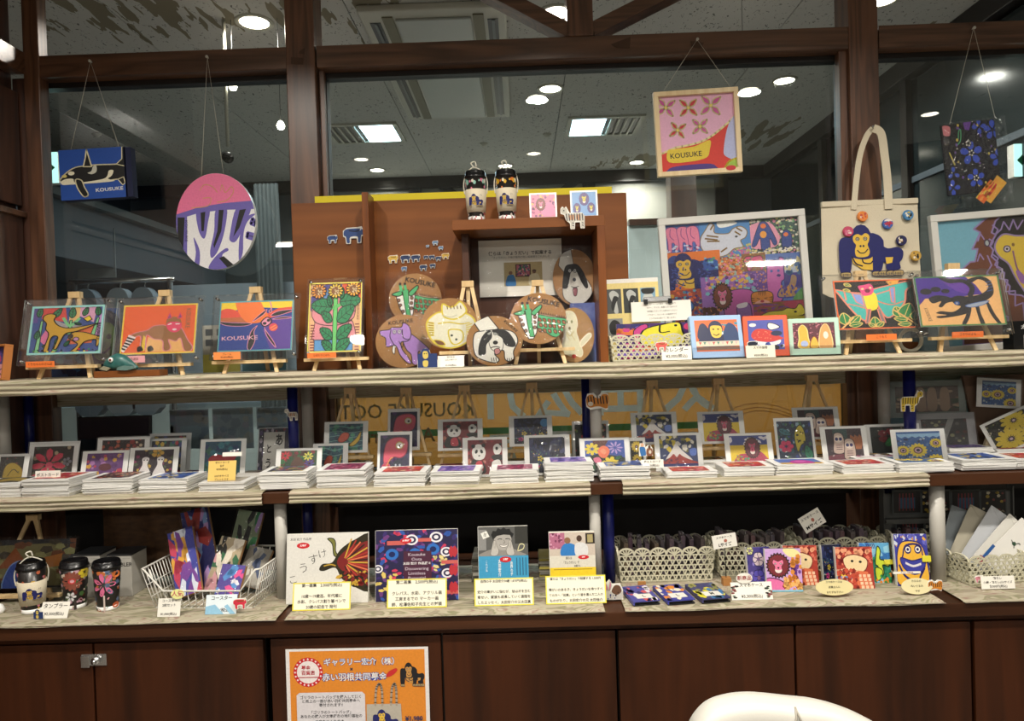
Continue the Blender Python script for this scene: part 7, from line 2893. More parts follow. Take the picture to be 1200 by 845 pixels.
def fig_tiger(a):
    a.S('#d8882c', [(2, 40), (10, 22), (30, 18), (40, 30), (60, 34), (74, 18), (96, 22), (98, 56), (90, 80), (60, 70), (40, 70), (20, 74), (6, 64)])
    for x in (10, 22, 34, 50, 62, 74, 88):
        a.L('#241a14', 4, [(x, 26), (x + 4, 58)])
    a.E('#e9dcc8', 20, 58, 12, 10)
    return [(0, 40), (8, 14), (34, 10), (50, 26), (72, 10), (98, 14), (100, 60), (92, 88), (70, 78), (40, 80), (20, 84), (2, 70)]


cutout(700, 471, 2.225, 27, fig_tiger, 'orange striped tiger cut-out fixed to the white pipe')


def fig_yzebra(a):
    fig_zebra(a, '#e0c040', '#2a2410', '#e0c040')
    return [(0, 12), (8, 2), (16, 10), (24, 2), (30, 14), (38, 30), (90, 30), (100, 44), (99, 96), (82, 96), (80, 70), (60, 70), (58, 98), (40, 98), (38, 74), (22, 60), (15, 38), (0, 32)]


t = cutout(1069, 470, 2.215, 26, fig_yzebra, 'yellow black-striped zebra cut-out fixed to the blue pipe', rz=180)
t.rotation_euler.z = 0
t.scale = (-1, 1, 1)
cutout(341, 486, 2.24, 15, fig_zebra, 'grey animal cut-out fixed to the blue pipe nearest the black monitor')

# monitor and things at the far side of the glass, left
p0, p1 = at(90, 545, 2.395), at(176, 541, 2.395)
t = thing('monitor', ((p0.x + p1.x) / 2, 2.395, ZM + 0.003), 'black screen standing behind the postcards on the middle shelf', 'monitor', lean=4)
W = p1.x - p0.x
H = at(133, 489, 2.395).z - ZM
MB().box(-W / 2, W / 2, 0, 0.012, 0, H).build('housing', 'black_plastic', t, 0.002)
boxo('screen', mat('screen_dark', '#0a1020', 0.12), -W / 2 + 0.008, W / 2 - 0.008, -0.001, 0, 0.01, H - 0.008, t)

# calendar with brush writing
a = Art('#2a2438')
a.dots(['#5a4a7a', '#a8a0b0', '#7a2c3a'], 14, r=(3, 6), seed=44)
a.B('#d8d6d0', 16, 8, 84, 94)
a.T(K_, 'あ', 66, 26, 26, 0, 0.03)
a.T(K_, 'り', 66, 56, 26, 0, 0.03)
a.T(K_, 'が', 66, 84, 24, 0, 0.03)
a.T(K_, 'と', 34, 44, 20, 0, 0.03)
a.T(K_, 'う', 34, 74, 22, 0, 0.03)
postcard(300, 503, 338, 549, 2.33, ZM + 0.002, a, 'white brush-lettered card with a dark patterned border, beside the blue pipe', border=(0.5, 0.5))
# pale blue partition and old posters beyond the glass
q0, q1 = at(60, 560, 3.7), at(372, 560, 3.7)
tag(boxo('whiteboard', 'board_blue', q0.x, q1.x, 3.7, 3.72, 0.3, at(200, 474, 3.7).z), 'pale blue-grey board beyond the glass behind the black monitor', 'board')
q0, q1 = at(204, 430, 3.65), at(372, 430, 3.65)
tag(boxo('partition_panel', mat('panel_blue', '#8796a3', 0.5, 0, 0.08, 3), q0.x, q1.x, 3.65, 3.67, at(200, 474, 3.65).z, at(250, 333, 3.65).z), 'grey-blue panel beyond the glass behind the petal picture', 'panel')
for (u0, v0, u1, v1, lab, kind) in ((200, 480, 246, 526, 'faded poster seen through the glass, the one nearer the monitor', 'lavender'), (250, 478, 298, 526, 'faded square poster seen through the glass between the two others', 'dunes'), (301, 477, 337, 503, 'faded small poster seen through the glass above the brush-lettered card', 'lavender')):
    a = Art('#98a0ab')
    a.dots(['#a39cab', '#858c9c', '#aaa4a2'], 7, r=(8, 16), seed=u0)
    postcard(u0, v0, u1, v1, 2.497, None, a, lab, lean=0, border=(0, 0), name='poster', cat='poster', sleeve=False, body='plaster_dim', m='print_matte')

# behind the middle shelf on the right: frames beyond the blue pipe
a = Art('#5a4a44')
a.dots(['#8a6a5a', '#3a4a3a', '#a8907a'], 12, r=(4, 8), seed=51)
for x in (40, 58, 78):
    a.S('#9a7f6a', [(x - 6, 14), (x + 6, 12), (x + 7, 90), (x - 7, 90)])
postcard(1043, 447, 1132, 489, 2.385, None, a, 'wide grey-framed picture high behind the blue pipe, figures in brown', lean=4, border=(8, 6), name='framed_picture', cat='picture', body=mat('frame_greygreen', '#7f8a86', 0.4), thick=0.01, m='print_gloss')
tag(boxo('teal_folder', mat('teal', '#6fb0ae', 0.5), at(1085, 470, 2.41).x, at(1185, 470, 2.41).x, 2.412, 2.416, ZM + 0.003, at(1130, 446, 2.41).z), 'pale teal folder standing behind the frames on the bare board', 'folder')
a = Art('#3a3a3c')
a.dots(['#5a3a3a', '#5a5a5a', '#8a8a6a'], 12, r=(3, 6), seed=52)
a.P('#8a8a88', [(40, 60), (60, 0), (74, 0), (50, 70)])
postcard(1074, 485, 1147, 526, 2.33, ZM + 0.003, a, 'light grey photo frame standing on the bare board behind the sunflower card', lean=10, border=(10, 7), name='photo_frame', cat='picture frame', body=mat('frame_grey', '#a5a5a8', 0.4), thick=0.012)
# brown cork panel with pictures pinned to it
Yk = 2.37
t = thing('pinboard', (at(1200, 520, Yk).x, Yk, ZM + 0.003), 'brown board standing at the end of the middle shelf, slanted edge, pictures on it', 'board', lean=3)
ox2 = t.location.x
z2 = t.location.z
MB().slab([(at(1148, 527, Yk).x - ox2, 0), (0.25, 0), (0.25, at(1200, 440, Yk).z - z2), (at(1131, 440, Yk).x - ox2, at(1131, 440, Yk).z - z2)], 0, 0.012).build('board', mat('brown_board', '#6a5240', 0.7, 0, 0.15, 60), t)
t2 = postcard(1144, 444, 1195, 478, Yk - 0.01, None, pc('sunblue2'), 'blue sunflower postcard fixed high on the brown slanted board', lean=3, roll=5, border=(6, 3))
t2.location.y = Yk - 0.012
postcard(1166, 484, 1228, 528, 2.30, ZM + 0.032, pc('sundark'), 'black sunflower postcard with white edge leaning aslant on the brown board', lean=12, roll=-22, border=(5, 3))
a = Art('#b8a98e')
a.dots(['#8a7a60', '#d8cdb8'], 8, 20, 40, 80, 100, (5, 10), 53)
a.L('#8a7a60', 4, [(50, 0), (16, 90), (84, 90), (50, 0)], sm=False)
t = thing('triangle_pouch', (at(1162, 525, 2.3).x, 2.30, ZM + 0.003), 'small beige triangular sachet in front of the brown slanted board', 'sachet', lean=8)
MB().slab([(-0.036, 0), (0.036, 0), (0.004, 0.068), (-0.004, 0.068)], 0, 0.012).build('sachet', mat('sachet', '#a8987c', 0.7, 0, 0.3, 60), t)
MB().tube([(0, -0.002, 0.066), (-0.006, -0.002, 0.078), (0.006, -0.002, 0.078), (0, -0.002, 0.066)], 0.001, 5).build('tie', 'string', t)

# ---- things faintly seen beyond the glass, and torn tape on the timbers
Yx = 3.5
p, q = at(82, 331, Yx), at(204, 334, Yx)
t = thing('clothes_rail', (p.x, Yx, 0), 'thin metal clothes rail beyond the glass behind the dogs and bear pictures', 'clothes rail')
MB().tube([(0, 0, p.z), (q.x - p.x, 0, p.z)], 0.012, 10).build('bar', 'chrome', t)
for x in (0.02, q.x - p.x - 0.02):
    MB().tube([(x, 0, 0), (x, 0, p.z)], 0.012, 8).build('upright', 'grille_dark', t)
for u, c, lab in ((103, '#5d6b78', 'blue-grey garment hanging at the free end of the rail'), (141, '#77838c', 'pale grey garment in the middle of the rail'), (170, '#68747e', 'grey garment hanging nearest the blue-grey panel')):
    g = thing('hanging_garment', (at(u, 340, Yx).x, Yx, p.z - 0.62), lab + ' beyond the glass', 'garment')
    MB().slab(smooth([(-0.065, 0), (-0.06, 0.3), (-0.06, 0.5), (-0.03, 0.575), (0.03, 0.575), (0.06, 0.5), (0.06, 0.3), (0.065, 0)]), -0.03, 0.03).build('cloth', mat('garment' + c, c, 0.8, 0, 0.3, 8), g)
    MB().tube([(0, 0, 0.57), (0, 0, 0.6), (0.012, 0, 0.615), (0, 0, 0.632)], 0.003, 6).build('hanger_hook', 'chrome', g)
a0, a1 = at(300, 300, 3.45).x, at(337, 300, 3.45).x
vs = [(a0 + (a1 - a0) * i / 24 * (1 - 0.25 * (j == 1)), 3.45 + 0.02 * math.sin(i * 1.6), (0.001, at(320, 215, 3.45).z)[j]) for i in range(25) for j in (0, 1)]
tag(MB().add([(x - a0, y - 3.45, z) for x, y, z in vs], [(2 * i, 2 * i + 2, 2 * i + 3, 2 * i + 1) for i in range(24)], 0, True).build('curtain', mat('curtain_grey', '#4f5a5e', 0.8), loc=(a0, 3.45, 0)), 'grey gathered curtain beyond the glass beside the tall wooden post', 'curtain')
tag(boxo('wall_notice', mat('notice_dim', '#8f9698', 0.7, 0, 0.1, 5), at(90, 300, 4.2).x, at(135, 300, 4.2).x, 4.2, 4.205, at(112, 326, 4.2).z, at(112, 268, 4.2).z), 'pale square notice dimly seen beyond the glass above the clothes rail', 'notice')
for pts, lab in ((((341, 67), (356, 68), (355, 76), (341, 75)), 'brown scrap of torn tape on the tall wooden post'), (((351, 60), (357, 56), (356, 63), (350, 63)), 'tiny curled tape scrap on the tall wooden post above the bigger one'),
                 (((716, 52), (739, 43), (738, 57), (722, 56)), 'torn tape mark on the beam below the short post'), (((809, 48), (825, 50), (822, 57), (810, 55)), 'brown tape scrap on the beam beneath the pin of the flower painting')):
    y = YP - 0.0008 if pts[0][0] < 400 else YP + 0.0025
    w = [at(u, v, y) for u, v in pts]
    c0 = w[0]
    tag(MB().slab([(q_.x - c0.x, q_.z - c0.z) for q_ in w], -0.0005, 0.0005).build('tape_scrap', mat('tape', '#4a2e1a', 0.5), loc=(c0.x, y, c0.z)), lab, 'tape')
# ================================================================ counter level
ZB = ZC + 0.0015
# --- tumblers
for i, (u, w, vt, vb, Y, sl, bgc, pal, lab) in enumerate((
        (39, 31, 657, 722, 2.06, True, '#26221f', ['#c86a4a', '#d8b04a', '#e08a9a'], 'tumbler in a canvas gorilla sleeve with a corded loop, on the counter'),
        (89, 31, 656, 719, 2.09, False, '#7a6660', ['#5a1c14', '#d8c8b8', '#4a6a3a', '#c8a0b0'], 'black-lidded tumbler with a brown round flower print'),
        (127, 31, 656, 721, 2.07, False, '#1c2a28', ['#2a4a3a', '#c8703a', '#5a6a8a'], 'black-lidded tumbler with a pink star flower print'))):
    k = Y / FPX
    r = w / 2 * k
    base = at(u, vb, Y)
    H = at(u, vt, Y).z - ZB
    a = Art(bgc)
    a.dots(pal, 14, r=(3, 7), seed=60 + i)
    if i == 1:
        a.petals('#8a4a3a', 44, 26, 26, 14, 0.3)
        a.E('#c83a3a', 44, 26, 9, 7)
        a.E('#e0a8b0', 44, 26, 5, 4)
        a.petals('#e0c83a', 74, 8, 16, 6, 0.6)
        a.petals('#dcdcdc', 40, 66, 13, 6, 0.4)
        a.B('#3a3230', 46, 74, 52, 100)
    if i == 2:
        a.petals('#e0709a', 42, 34, 30, 7, 0.32)
        a.E('#e07a3a', 74, 12, 12, 8)
        a.L('#e0a0a8', 2.5, [(50, 70), (80, 44)])
        a.B('#d8c8c0', 40, 60, 44, 100)
        a.E('#c8603a', 70, 88, 10, 7)
    tumbler(base.x, Y, ZB, r, H, a, lab, sleeve=sl)
# --- white gift boxes behind
for (u0, u1, lab) in ((87, 118, 'white carton with black lettering behind the round flower tumbler'), (127, 155, 'white carton with black lettering behind the pink flower tumbler')):
    Y = 2.17
    a0, a1 = at(u0, 690, Y).x, at(u1, 690, Y).x
    H = at((u0 + u1) / 2, 650, Y).z - ZB
    t = thing('gift_carton', ((a0 + a1) / 2, Y, ZB), lab, 'box')
    W = a1 - a0
    MB().box(-W / 2, W / 2, 0, 0.09, 0, H).build('carton', mat('carton_white', '#b5b2aa', 0.6, 0, 0.1, 8), t, 0.001)
    MB().box(-W / 2 - 0.0008, W / 2 + 0.0008, -0.0008, 0.0908, H - 0.004, H + 0.001).build('lid', mat('carton_lid', '#2a2a2c', 0.5), t)
    a = Art(aspect=W / H)
    a.T('#26221f', 'LALA', 34, 12, 13, 0, 0.01)
    a.T('#26221f', 'TUMBLER', 55, 24, 13, 0, 0.01)
    a.T('#8a8780', 'ーーー', 80, 10, 6)
    a.build('writing', W, H, 'print_matte', t)
# --- bagged coaster set on an easel
easel(30, 2.19, ZB, 606, 'mini wooden easel at the end of the counter behind the sleeved tumbler', 100, 691)
t = thing('bagged_pouch', (at(34, 690, 2.16).x, 2.155, at(34, 689, 2.155).z), 'dark bag with blue and orange animal print in clear film, on the counter easel', 'pouch', lean=14)
W, H = 104 * 2.155 / FPX, 56 * 2.155 / FPX
boxo('pouch', 'pouch_black', -W / 2, W / 2, 0, 0.006, 0, H, t)
a = Art('#24262a', aspect=W / H)
a.P('#6f6a42', [(6, 12), (84, 8), (90, 96), (4, 96)])
a.dots(['#6a3c1c', '#3a3222', '#8a8a5a'], 12, r=(5, 9), seed=70)
a.P('#8a4a1c', [(12, 60), (30, 16), (48, 56)])
a.S('#2a4a9a', [(20, 100), (26, 56), (40, 44), (52, 56), (54, 84), (40, 100)], '#7a9ad0', 2)
a.P('#a86a2c', [(60, 40), (86, 30), (84, 56), (66, 60)])
a.build('print', W, H, 'print_matte', t)
boxo('clear_bag', 'clear_film', -W / 2, W / 2 + 0.012, -0.004, -0.0035, -0.002, H + 0.008, t)
price_card(46, 708, 79, 730, 1.995, ZB, ['タンブラー', '¥2,500(税込)'], 'white tumbler price card with a small blue animal', lean=24)
cutout(45, 722, 1.99, 12, fig_gorilla, 'tiny blue animal cut-out beside the tumbler price card', z=ZB + 0.002)
tag(MB().lathe([(0.0, 0.03), (0.012, 0.024), (0.018, 0.01), (0.014, 0), (0, 0)], 16).build('shell_figure', 'card_white', loc=(at(-2, 722, 2.05).x, 2.05, ZB)), 'white rounded ornament at the very end of the counter', 'ornament')

# --- wire basket with coaster packs
Yw = 2.05
fl, fr = at(186, 712, Yw), at(292, 712, Yw)
W = (at(298, 700, Yw).x - at(180, 700, Yw).x)
D, H = 0.22, 0.115
t = thing('wire_basket', (at(239, 712, Yw).x, Yw, ZB), 'white wire basket full of wrapped coaster packs', 'basket', rz=-4)
mb = MB()


def wpt(sx, y, z):
    f = 1 + 0.22 * z / H
    return Vector((sx * W / 2 * f, (y - D / 2) * (1 + 0.1 * z / H) + D / 2, z))


RW = 0.0014
for i in range(15):
    s = -1 + 2 * i / 14
    zt = H * (0.45 if abs(s) < 0.72 else 1.0)
    mb.tube([wpt(s, 0, 0), wpt(s, 0, zt)], RW, 5)
    mb.tube([wpt(s, D, 0), wpt(s, D, H)], RW, 5)
    mb.tube([wpt(s, 0, 0), wpt(s, D, 0)], RW, 5)
for i in range(1, 16):
    y = D * i / 16
    for s in (-1, 1):
        mb.tube([wpt(s, y, 0), wpt(s, y, H)], RW, 5)
for z in (0.0, 0.3, 0.6):
    for s in (-1, 1):
        mb.tube([wpt(s, 0, H * z), wpt(s, D, H * z)], RW, 5)
    mb.tube([wpt(-1, D, H * z), wpt(1, D, H * z)], RW, 5)
mb.tube([wpt(-1, 0, 0), wpt(1, 0, 0)], RW, 5)
mb.build('wires', 'white_plastic', t)
rim = [wpt(-1, D, H), wpt(-1, 0, H), wpt(-0.93, -0.006, H), wpt(-0.72, -0.004, H * 0.45), wpt(0.72, -0.004, H * 0.45), wpt(0.93, -0.006, H), wpt(1, 0, H), wpt(1, D, H)]
MB().tube(rim + [wpt(-1, D, H)], 0.0028, 8).build('rim', 'white_plastic', t)
PACK = [(-0.07, 0.05, -18, 26, 0.075, 0.20, '#3a3f9a', ['#c83a5a', '#e0a83a', '#dfe4f0', '#7a3f9a'], 'long coaster pack with blue, violet and orange print, leaning in the wire basket'),
        (-0.06, 0.13, -16, 20, 0.085, 0.24, '#2c2f7a', ['#8fb0e0', '#c8a0d8', '#a8342c'], 'rear blue coaster pack with pale lettering in the wire basket'),
        (0.0, 0.07, 12, 24, 0.075, 0.16, '#b9a88a', ['#2f6a44', '#1c1c1c', '#d8a0a8', '#e9e0d0'], 'beige and green coaster pack in the middle of the wire basket'),
        (0.015, 0.15, 10, 18, 0.08, 0.22, '#8a9a7a', ['#2f7a4a', '#b090c8', '#1c1c1c'], 'green-striped coaster pack, the higher one behind the beige pack'),
        (0.055, 0.02, 6, 30, 0.07, 0.095, '#4a3a8a', ['#d84a8a', '#e9e4e8', '#4a86c0'], 'coaster pack with pink and violet print at the front of the wire basket'),
        (0.07, 0.12, 14, 30, 0.075, 0.12, '#8a8478', ['#c8c4b8', '#3a4a6a', '#a8a49a'], 'shiny grey coaster pack at the side of the wire basket')]
bpy.context.view_layer.update()
for i, (x, y, roll, lean, w, h, bgc, pal, lab) in enumerate(PACK):
    loc = t.matrix_world @ Vector((x, y, 0.022))
    c = thing('coaster_pack', loc, lab, 'coaster pack', 'coaster packs in the wire basket', lean=lean, roll=roll)
    MB().box(-w / 2, w / 2, 0, 0.014, 0, h).build('coasters', 'cork', c)
    a = Art(bgc)
    a.dots(pal, 5, r=(7, 14), seed=80 + i, stretch=2.0)
    a.asp = w / h
    a.build('print', w, h, 'print_matte', c)
    boxo('film_bag', 'clear_film', -w / 2 - 0.004, w / 2 + 0.004, -0.004, -0.0036, -0.002, h + 0.01, c)
price_card(184, 703, 211, 727, 1.985, ZB, ['コースター', '2枚セット', '', '¥1,000(税込)'], 'white card for the two-piece coaster set, a yellow round note above it', lean=14)
price_card(200, 691, 216, 706, 1.99, ZB + 0.047, ['人気'], 'round yellow-edged note standing behind the coaster set card', bg='#e6e89a', tcol='#c8506a', round_=True, lean=6)
price_card(240, 699, 277, 721, 1.995, ZB, ['コースター', '', '¥600(税込)'], 'pale blue and white coaster price card with a red elephant', bg='#dce8ee', lean=16,
           extra=lambda a: [a.P('#8fc0dc', [(0, 60), (30, 50), (60, 100), (0, 100)]), a.P('#8fc0dc', [(60, 60), (70, 50), (98, 100), (80, 100)])])
cutout(281, 710, 1.99, 16, fig_animal('#d8324a', True), 'small red elephant cut-out beside the pale blue coaster card', z=ZB + 0.012)

# --- books with their notices
YBk = 2.062
ORD = 'first second third fourth fifth sixth seventh eighth ninth tenth eleventh twelfth'.split()


def book(u0, v0, u1, v1, a, lab, thick=0.014, spine='paper', lean=9, rz=0):
    k = YBk / FPX
    p = at((u0 + u1) / 2, v1, YBk)
    W = (u1 - u0) * k
    H = (at((u0 + u1) / 2, v0, YBk).z - ZB) / math.cos(R(lean))
    t = thing('book', (p.x, YBk, ZB), lab, 'book', rz=rz, lean=lean)
    boxo('pages', 'paper', -W / 2, W / 2 - 0.001, 0.001, thick - 0.001, 0.001, H - 0.001, t)
    MB().box(-W / 2, W / 2, 0, 0.001, 0, H).box(-W / 2, W / 2, thick - 0.001, thick, 0, H).box(-W / 2 - 0.001, -W / 2, 0, thick, 0, H).build('cover', mat('cover_white', '#d9d7d0', 0.35, 0, 0.03), t)
    a.asp = W / H
    a.build('cover_print', W, H, 'print_gloss', t)
    return t


a = Art('#dedcd5')
a.asp = 1.15
a.T('#3a3a3a', '太田 宏介 作品展', 17, 8, 4, 0, 0.01)
a.E('#c8202a', 20, 17, 8, 4.4)
a.T('#ffffff', '太宰府', 20, 17, 3.2, 0, 0.02)
for ch, x, y, s in (('こ', 8, 66, 14), ('う', 21, 50, 16), ('す', 33, 38, 16), ('け', 44, 30, 14)):
    a.T('#1c1c1c', ch, x, y, s, -12, -0.01)
a.S('#7a7a3a', [(50, 8), (57, 8), (60, 14), (60, 26), (64, 34), (58, 32), (56, 16)], K_, 1)
a.S('#2a2410', [(40, 52), (44, 44), (56, 42), (66, 24), (84, 10), (104, 6), (104, 80), (84, 78), (68, 66), (60, 50), (46, 54)])
a.S('#7a1c1c', [(62, 40), (74, 24), (90, 16), (104, 16), (104, 60), (84, 62), (68, 54)])
for i in range(16):
    an = -1.3 + 0.17 * i
    x, y = 70, 42
    a.L(['#c8a03a', '#a8302a', '#d8704a', '#1c1810'][i % 4], 1.6, [(x + 6 * math.cos(an), y + 6 * math.sin(an)), (x + 36 * math.cos(an), y + 34 * math.sin(an))])
a.L('#c8a03a', 1.5, [(46, 47), (54, 45), (60, 47)])
a.dots(['#1c1810', '#c8a03a', '#7a1c1c'], 16, 64, 56, 100, 78, (1, 2.6), 90, 2)
book(335, 628, 432, 712, a, 'white book cover with an ink turtle of black, red and yellow strokes')
a = Art('#252048')
a.dots(['#c83a5a', '#2f56a8', '#3a2a6a', '#6a3a7a'], 38, r=(1.5, 3.4), seed=91, stretch=1.8)
a.dots(['#e0c86a'], 16, 0, 60, 30, 100, (1.5, 3), 92, 1.8)
a.dots(['#e0d08a'], 14, 70, 28, 86, 60, (1.5, 2.6), 93, 1.8)
for x, y, r in ((44, 14, 8), (74, 11, 8), (86, 32, 7), (87, 62, 7), (3, 54, 6)):
    a.E('#e6e4ea', x, y, r, r * .95)
    a.E('#252048', x, y, r * .68, r * .64)
    a.E('#e6e4ea', x, y, r * .36, r * .34)
for x, y in ((48, 34), (70, 28), (20, 34)):
    a.E('#2f6fc0', x, y, 8, 8)
    a.E('#16245a', x, y, 4, 4)
for q in ((14, 18, 36, 15), (52, 14, 68, 12), (80, 46, 100, 44), (84, 88, 100, 86)):
    a.B('#c8605a', q[0], q[3], q[2], q[1] + 3)
for x in (92, 96):
    for y in (24, 50, 74):
        a.S('#b8303a', [(x, y), (x + 4, y + 8), (x, y + 16), (x - 3, y + 8)])
a.E('#c8202a', 37, 15, 7, 4)
a.T('#ffffff', '太宰府', 37, 15, 3, 0, 0.02)
a.B('#4a2038', 34, 30, 68, 70)
a.lines('#d8ccd8', ['Kousuke', 'Oota', '', 'Discovering', 'Limitless', 'Potential'], 50, 35, 6, 6.6, 0, 0.0)
a.T('#efefef', '太田 宏介 作品展 II', 50, 47.5, 4, 0, 0.02)
book(440, 624, 538, 710, a, 'dark blue book cover crowded with red, blue and white ring patterns')
a = Art('#3f9ac4')
a.push(0, 0, 100, 41)
a.bg('#5a5a58')
a.B('#33332f', 74, 0, 100, 60)
a.B('#8a8a88', 0, 10, 16, 80)
a.S('#8f8b85', [(4, 100), (14, 84), (34, 76), (66, 76), (84, 88), (92, 100)])
a.S('#aba7a1', [(32, 34), (40, 22), (56, 22), (66, 34), (66, 58), (58, 78), (44, 80), (34, 62)])
a.P('#1a1a1a', [(30, 46), (26, 28), (30, 14), (36, 16), (40, 5), (46, 10), (52, 3), (57, 10), (64, 8), (66, 18), (72, 26), (68, 42), (64, 30), (52, 28), (38, 32), (33, 40)])
a.L('#2a2a2a', 2, [(39, 44), (44, 42), (48, 44)])
a.L('#2a2a2a', 2, [(55, 43), (60, 42), (64, 44)])
a.L('#6a6661', 1.6, [(51, 46), (54, 55), (50, 57)])
a.S('#e6e2dc', [(43, 63), (52, 65), (60, 62), (56, 70), (47, 70)], '#3a3633', 1)
for x, d in ((31, 1), (66, -1)):
    a.S('#bdb9b2', [(x - 6 * d, 96), (x - 3 * d, 66), (x, 48), (x + 4 * d, 50), (x + 6 * d, 66), (x + 10 * d, 82), (x + 6 * d, 98)], '#5a5652', 1)
    for q in (0, 3):
        a.L('#6a6661', 1, [(x + q * d, 50 + q), (x + (q + 1) * d, 74)])
a.P('#e6e6e0', [(5, 22), (17, 14), (23, 34), (10, 42)])
a.T('#1c1c1c', '絵', 14, 28, 15, 10)
a.L('#e6e0b0', 3, [(80, 78), (84, 62), (92, 64), (90, 78), (80, 84), (80, 78)])
a.pop()
a.T('#f4f4f0', '自\n閉\nの\n子', 66, 59, 5, 0, 0.02)
a.T('#f4f4f0', '太\n田\n宏\n介', 42, 58, 6, 0, 0.02)
a.T('#e4f0f4', 'こ\nれ\nが\n私', 16, 55, 4, 0, 0.01)
a.E('#c8202a', 54, 46, 12, 4)
a.T('#ffffff', '太宰府', 54, 46, 3.4, 0, 0.02)
for x in (76, 82, 88, 94):
    a.B('#2a5a78', x, 44, x + 1.6, 68)
book(562, 620, 621, 711, a, 'grey photo book cover of a smiling person, blue band below', 0.018)
a = Art('#d8d4c6')
a.B('#e6c82a', 0, 55, 100, 100)
a.L('#8a6a1c', 0.8, [(8, 58), (92, 58)])
a.push(0, 0, 100, 66)
a.push(0, 2, 100, 56)
a.bg('#c9bcae')
a.push(0, 0, 34, 70)
a.bg('#b06a86')
a.dots(['#d8a0b8', '#7a3a5a'], 14, r=(4, 9), seed=94)
a.pop()
a.P('#2a2018', [(80, 4), (100, 4), (100, 50), (80, 50)])
a.P('#a89a6a', [(84, 10), (96, 10), (96, 44), (84, 44)])
a.S('#2f7ac0', [(26, 66), (34, 48), (46, 46), (58, 60), (56, 100), (26, 100)])
a.E('#8a6448', 40, 34, 7, 14)
a.S('#d8d8d8', [(56, 56), (64, 44), (76, 46), (84, 62), (82, 100), (58, 100)])
a.E('#4a3428', 66, 26, 6, 14)
a.pop()
a.T('#1c1c1c', '僕らは', 42, 62, 7, 0, 0.01)
a.T('#1c1c1c', '「きょうだい」で', 46, 72, 7, 0, 0.01)
a.T('#1c1c1c', '起業する', 60, 80, 5, 0, 0.01)
a.E('#c8202a', 74, 60, 12, 5)
a.T('#ffffff', '太宰府', 74, 60, 4, 0, 0.02)
a.pop()
book(646, 626, 700, 708, a, 'pale book cover with a photo of two people and a yellow band below', 0.02)
NOT = [(342, 685, 411, 716, ['第一画集　2,000円(税込)', '', '10歳〜19歳迄、年代順に', '水彩、クレパス割り箸ペンで', '20歳の記念で 発刊'], 'yellow-edged notice leaning on the white turtle book'),
       (453, 681, 524, 713, ['第二画集　2,500円(税込)', '', 'クレパス、水彩、アクリル画', '工房まるでの マーカー画', '師、松澤佐和子先生との対談'], 'yellow-edged notice leaning on the dark blue ring-pattern book'),
       (556, 680, 626, 711, ['自閉の子 太田宏介30歳 1,870円(税込)', '', '宏介の障がいに悩むが、絵は才を生む', '幸せい、家族も成長していく過程を', 'したエッセイ。太田宏介の父太田真'], 'yellow-edged notice leaning on the grey photo book'),
       (640, 677, 711, 708, ['僕らは「きょうだい」で起業する 1,500円', '', '障がいのある子、きょうだいを持つすべ', 'ての方へ「起業」という道を選んだ二人の', 'ものがたり。太田宏介の兄 太田信介'], 'yellow-edged notice leaning on the book with the yellow band')]
for (u0, v0, u1, v1, ln, lab) in NOT:
    price_card(u0, v0, u1, v1, 2.005, ZB, ln, lab, bg='#ece8d4', edge='#e8dc4a', lean=14, name='notice_card')
# book stacks behind
for (u0, u1, v0, n, cols, lab0) in ((553, 568, 652, 9, ['#7a786e', '#6a685e', '#b0aca0'], 'pale book in the pile behind the grey photo book'), (632, 650, 655, 8, ['#8a867a', '#a89a4a', '#77746a'], 'pale book in the pile behind the yellow band book')):
    Y = 2.22
    x0, x1 = at(u0, 690, Y).x, at(u1, 690, Y).x + 0.05
    H = at(u0, v0, Y).z - ZB
    first = None
    for i in range(n):
        h = H / n
        c = cols[i % 3]
        bb = MB().box(x0, x1, 0, 0.11, 0, h - 0.0012).build('book', mat('bk' + c, c, 0.6, 0, 0.1, 40), None, loc=(0.002 * (i % 3), Y + 0.003 * (i % 2), ZB + i * h + 0.0003))
        tag(bb, lab0.replace('pale book', ORD[n - 1 - i] + ' book from the top'), 'book', lab0.replace('pale book', 'books'))

# --- rabbit figure
p = at(718, 690, 2.03)
t = thing('cutout_figure', (p.x, 2.03, ZB), 'white, brown and pink rabbit cut-out between the books and the phone cases', 'cut-out figure')
k = 2.03 / FPX
W = 24 * k
a = Art(aspect=1)
a.S('#c8c4bc', [(10, 96), (14, 60), (30, 50), (44, 60), (60, 40), (84, 40), (98, 60), (94, 96)])
a.S('#6a4a36', [(44, 60), (60, 30), (84, 32), (92, 60), (70, 76)])
a.S('#c8788a', [(16, 50), (10, 10), (24, 30), (26, 50)], '#c8c4bc', 3)
a.S('#c8788a', [(30, 50), (38, 6), (44, 26), (38, 50)], '#c8c4bc', 3)
a.dots([K_, '#3a4a8a'], 5, 14, 60, 80, 96, (2, 5), 95)
MB().slab([((x / 100 - .5) * W, (1 - y / 100) * W) for x, y in ((2, 100), (6, 56), (6, 8), (20, 16), (34, 0), (48, 22), (60, 22), (88, 22), (100, 50), (100, 100))], 0, 0.004).build('plate', 'paper', t)
a.build('print', W, W, 'print_matte', t, y=-0.0005)

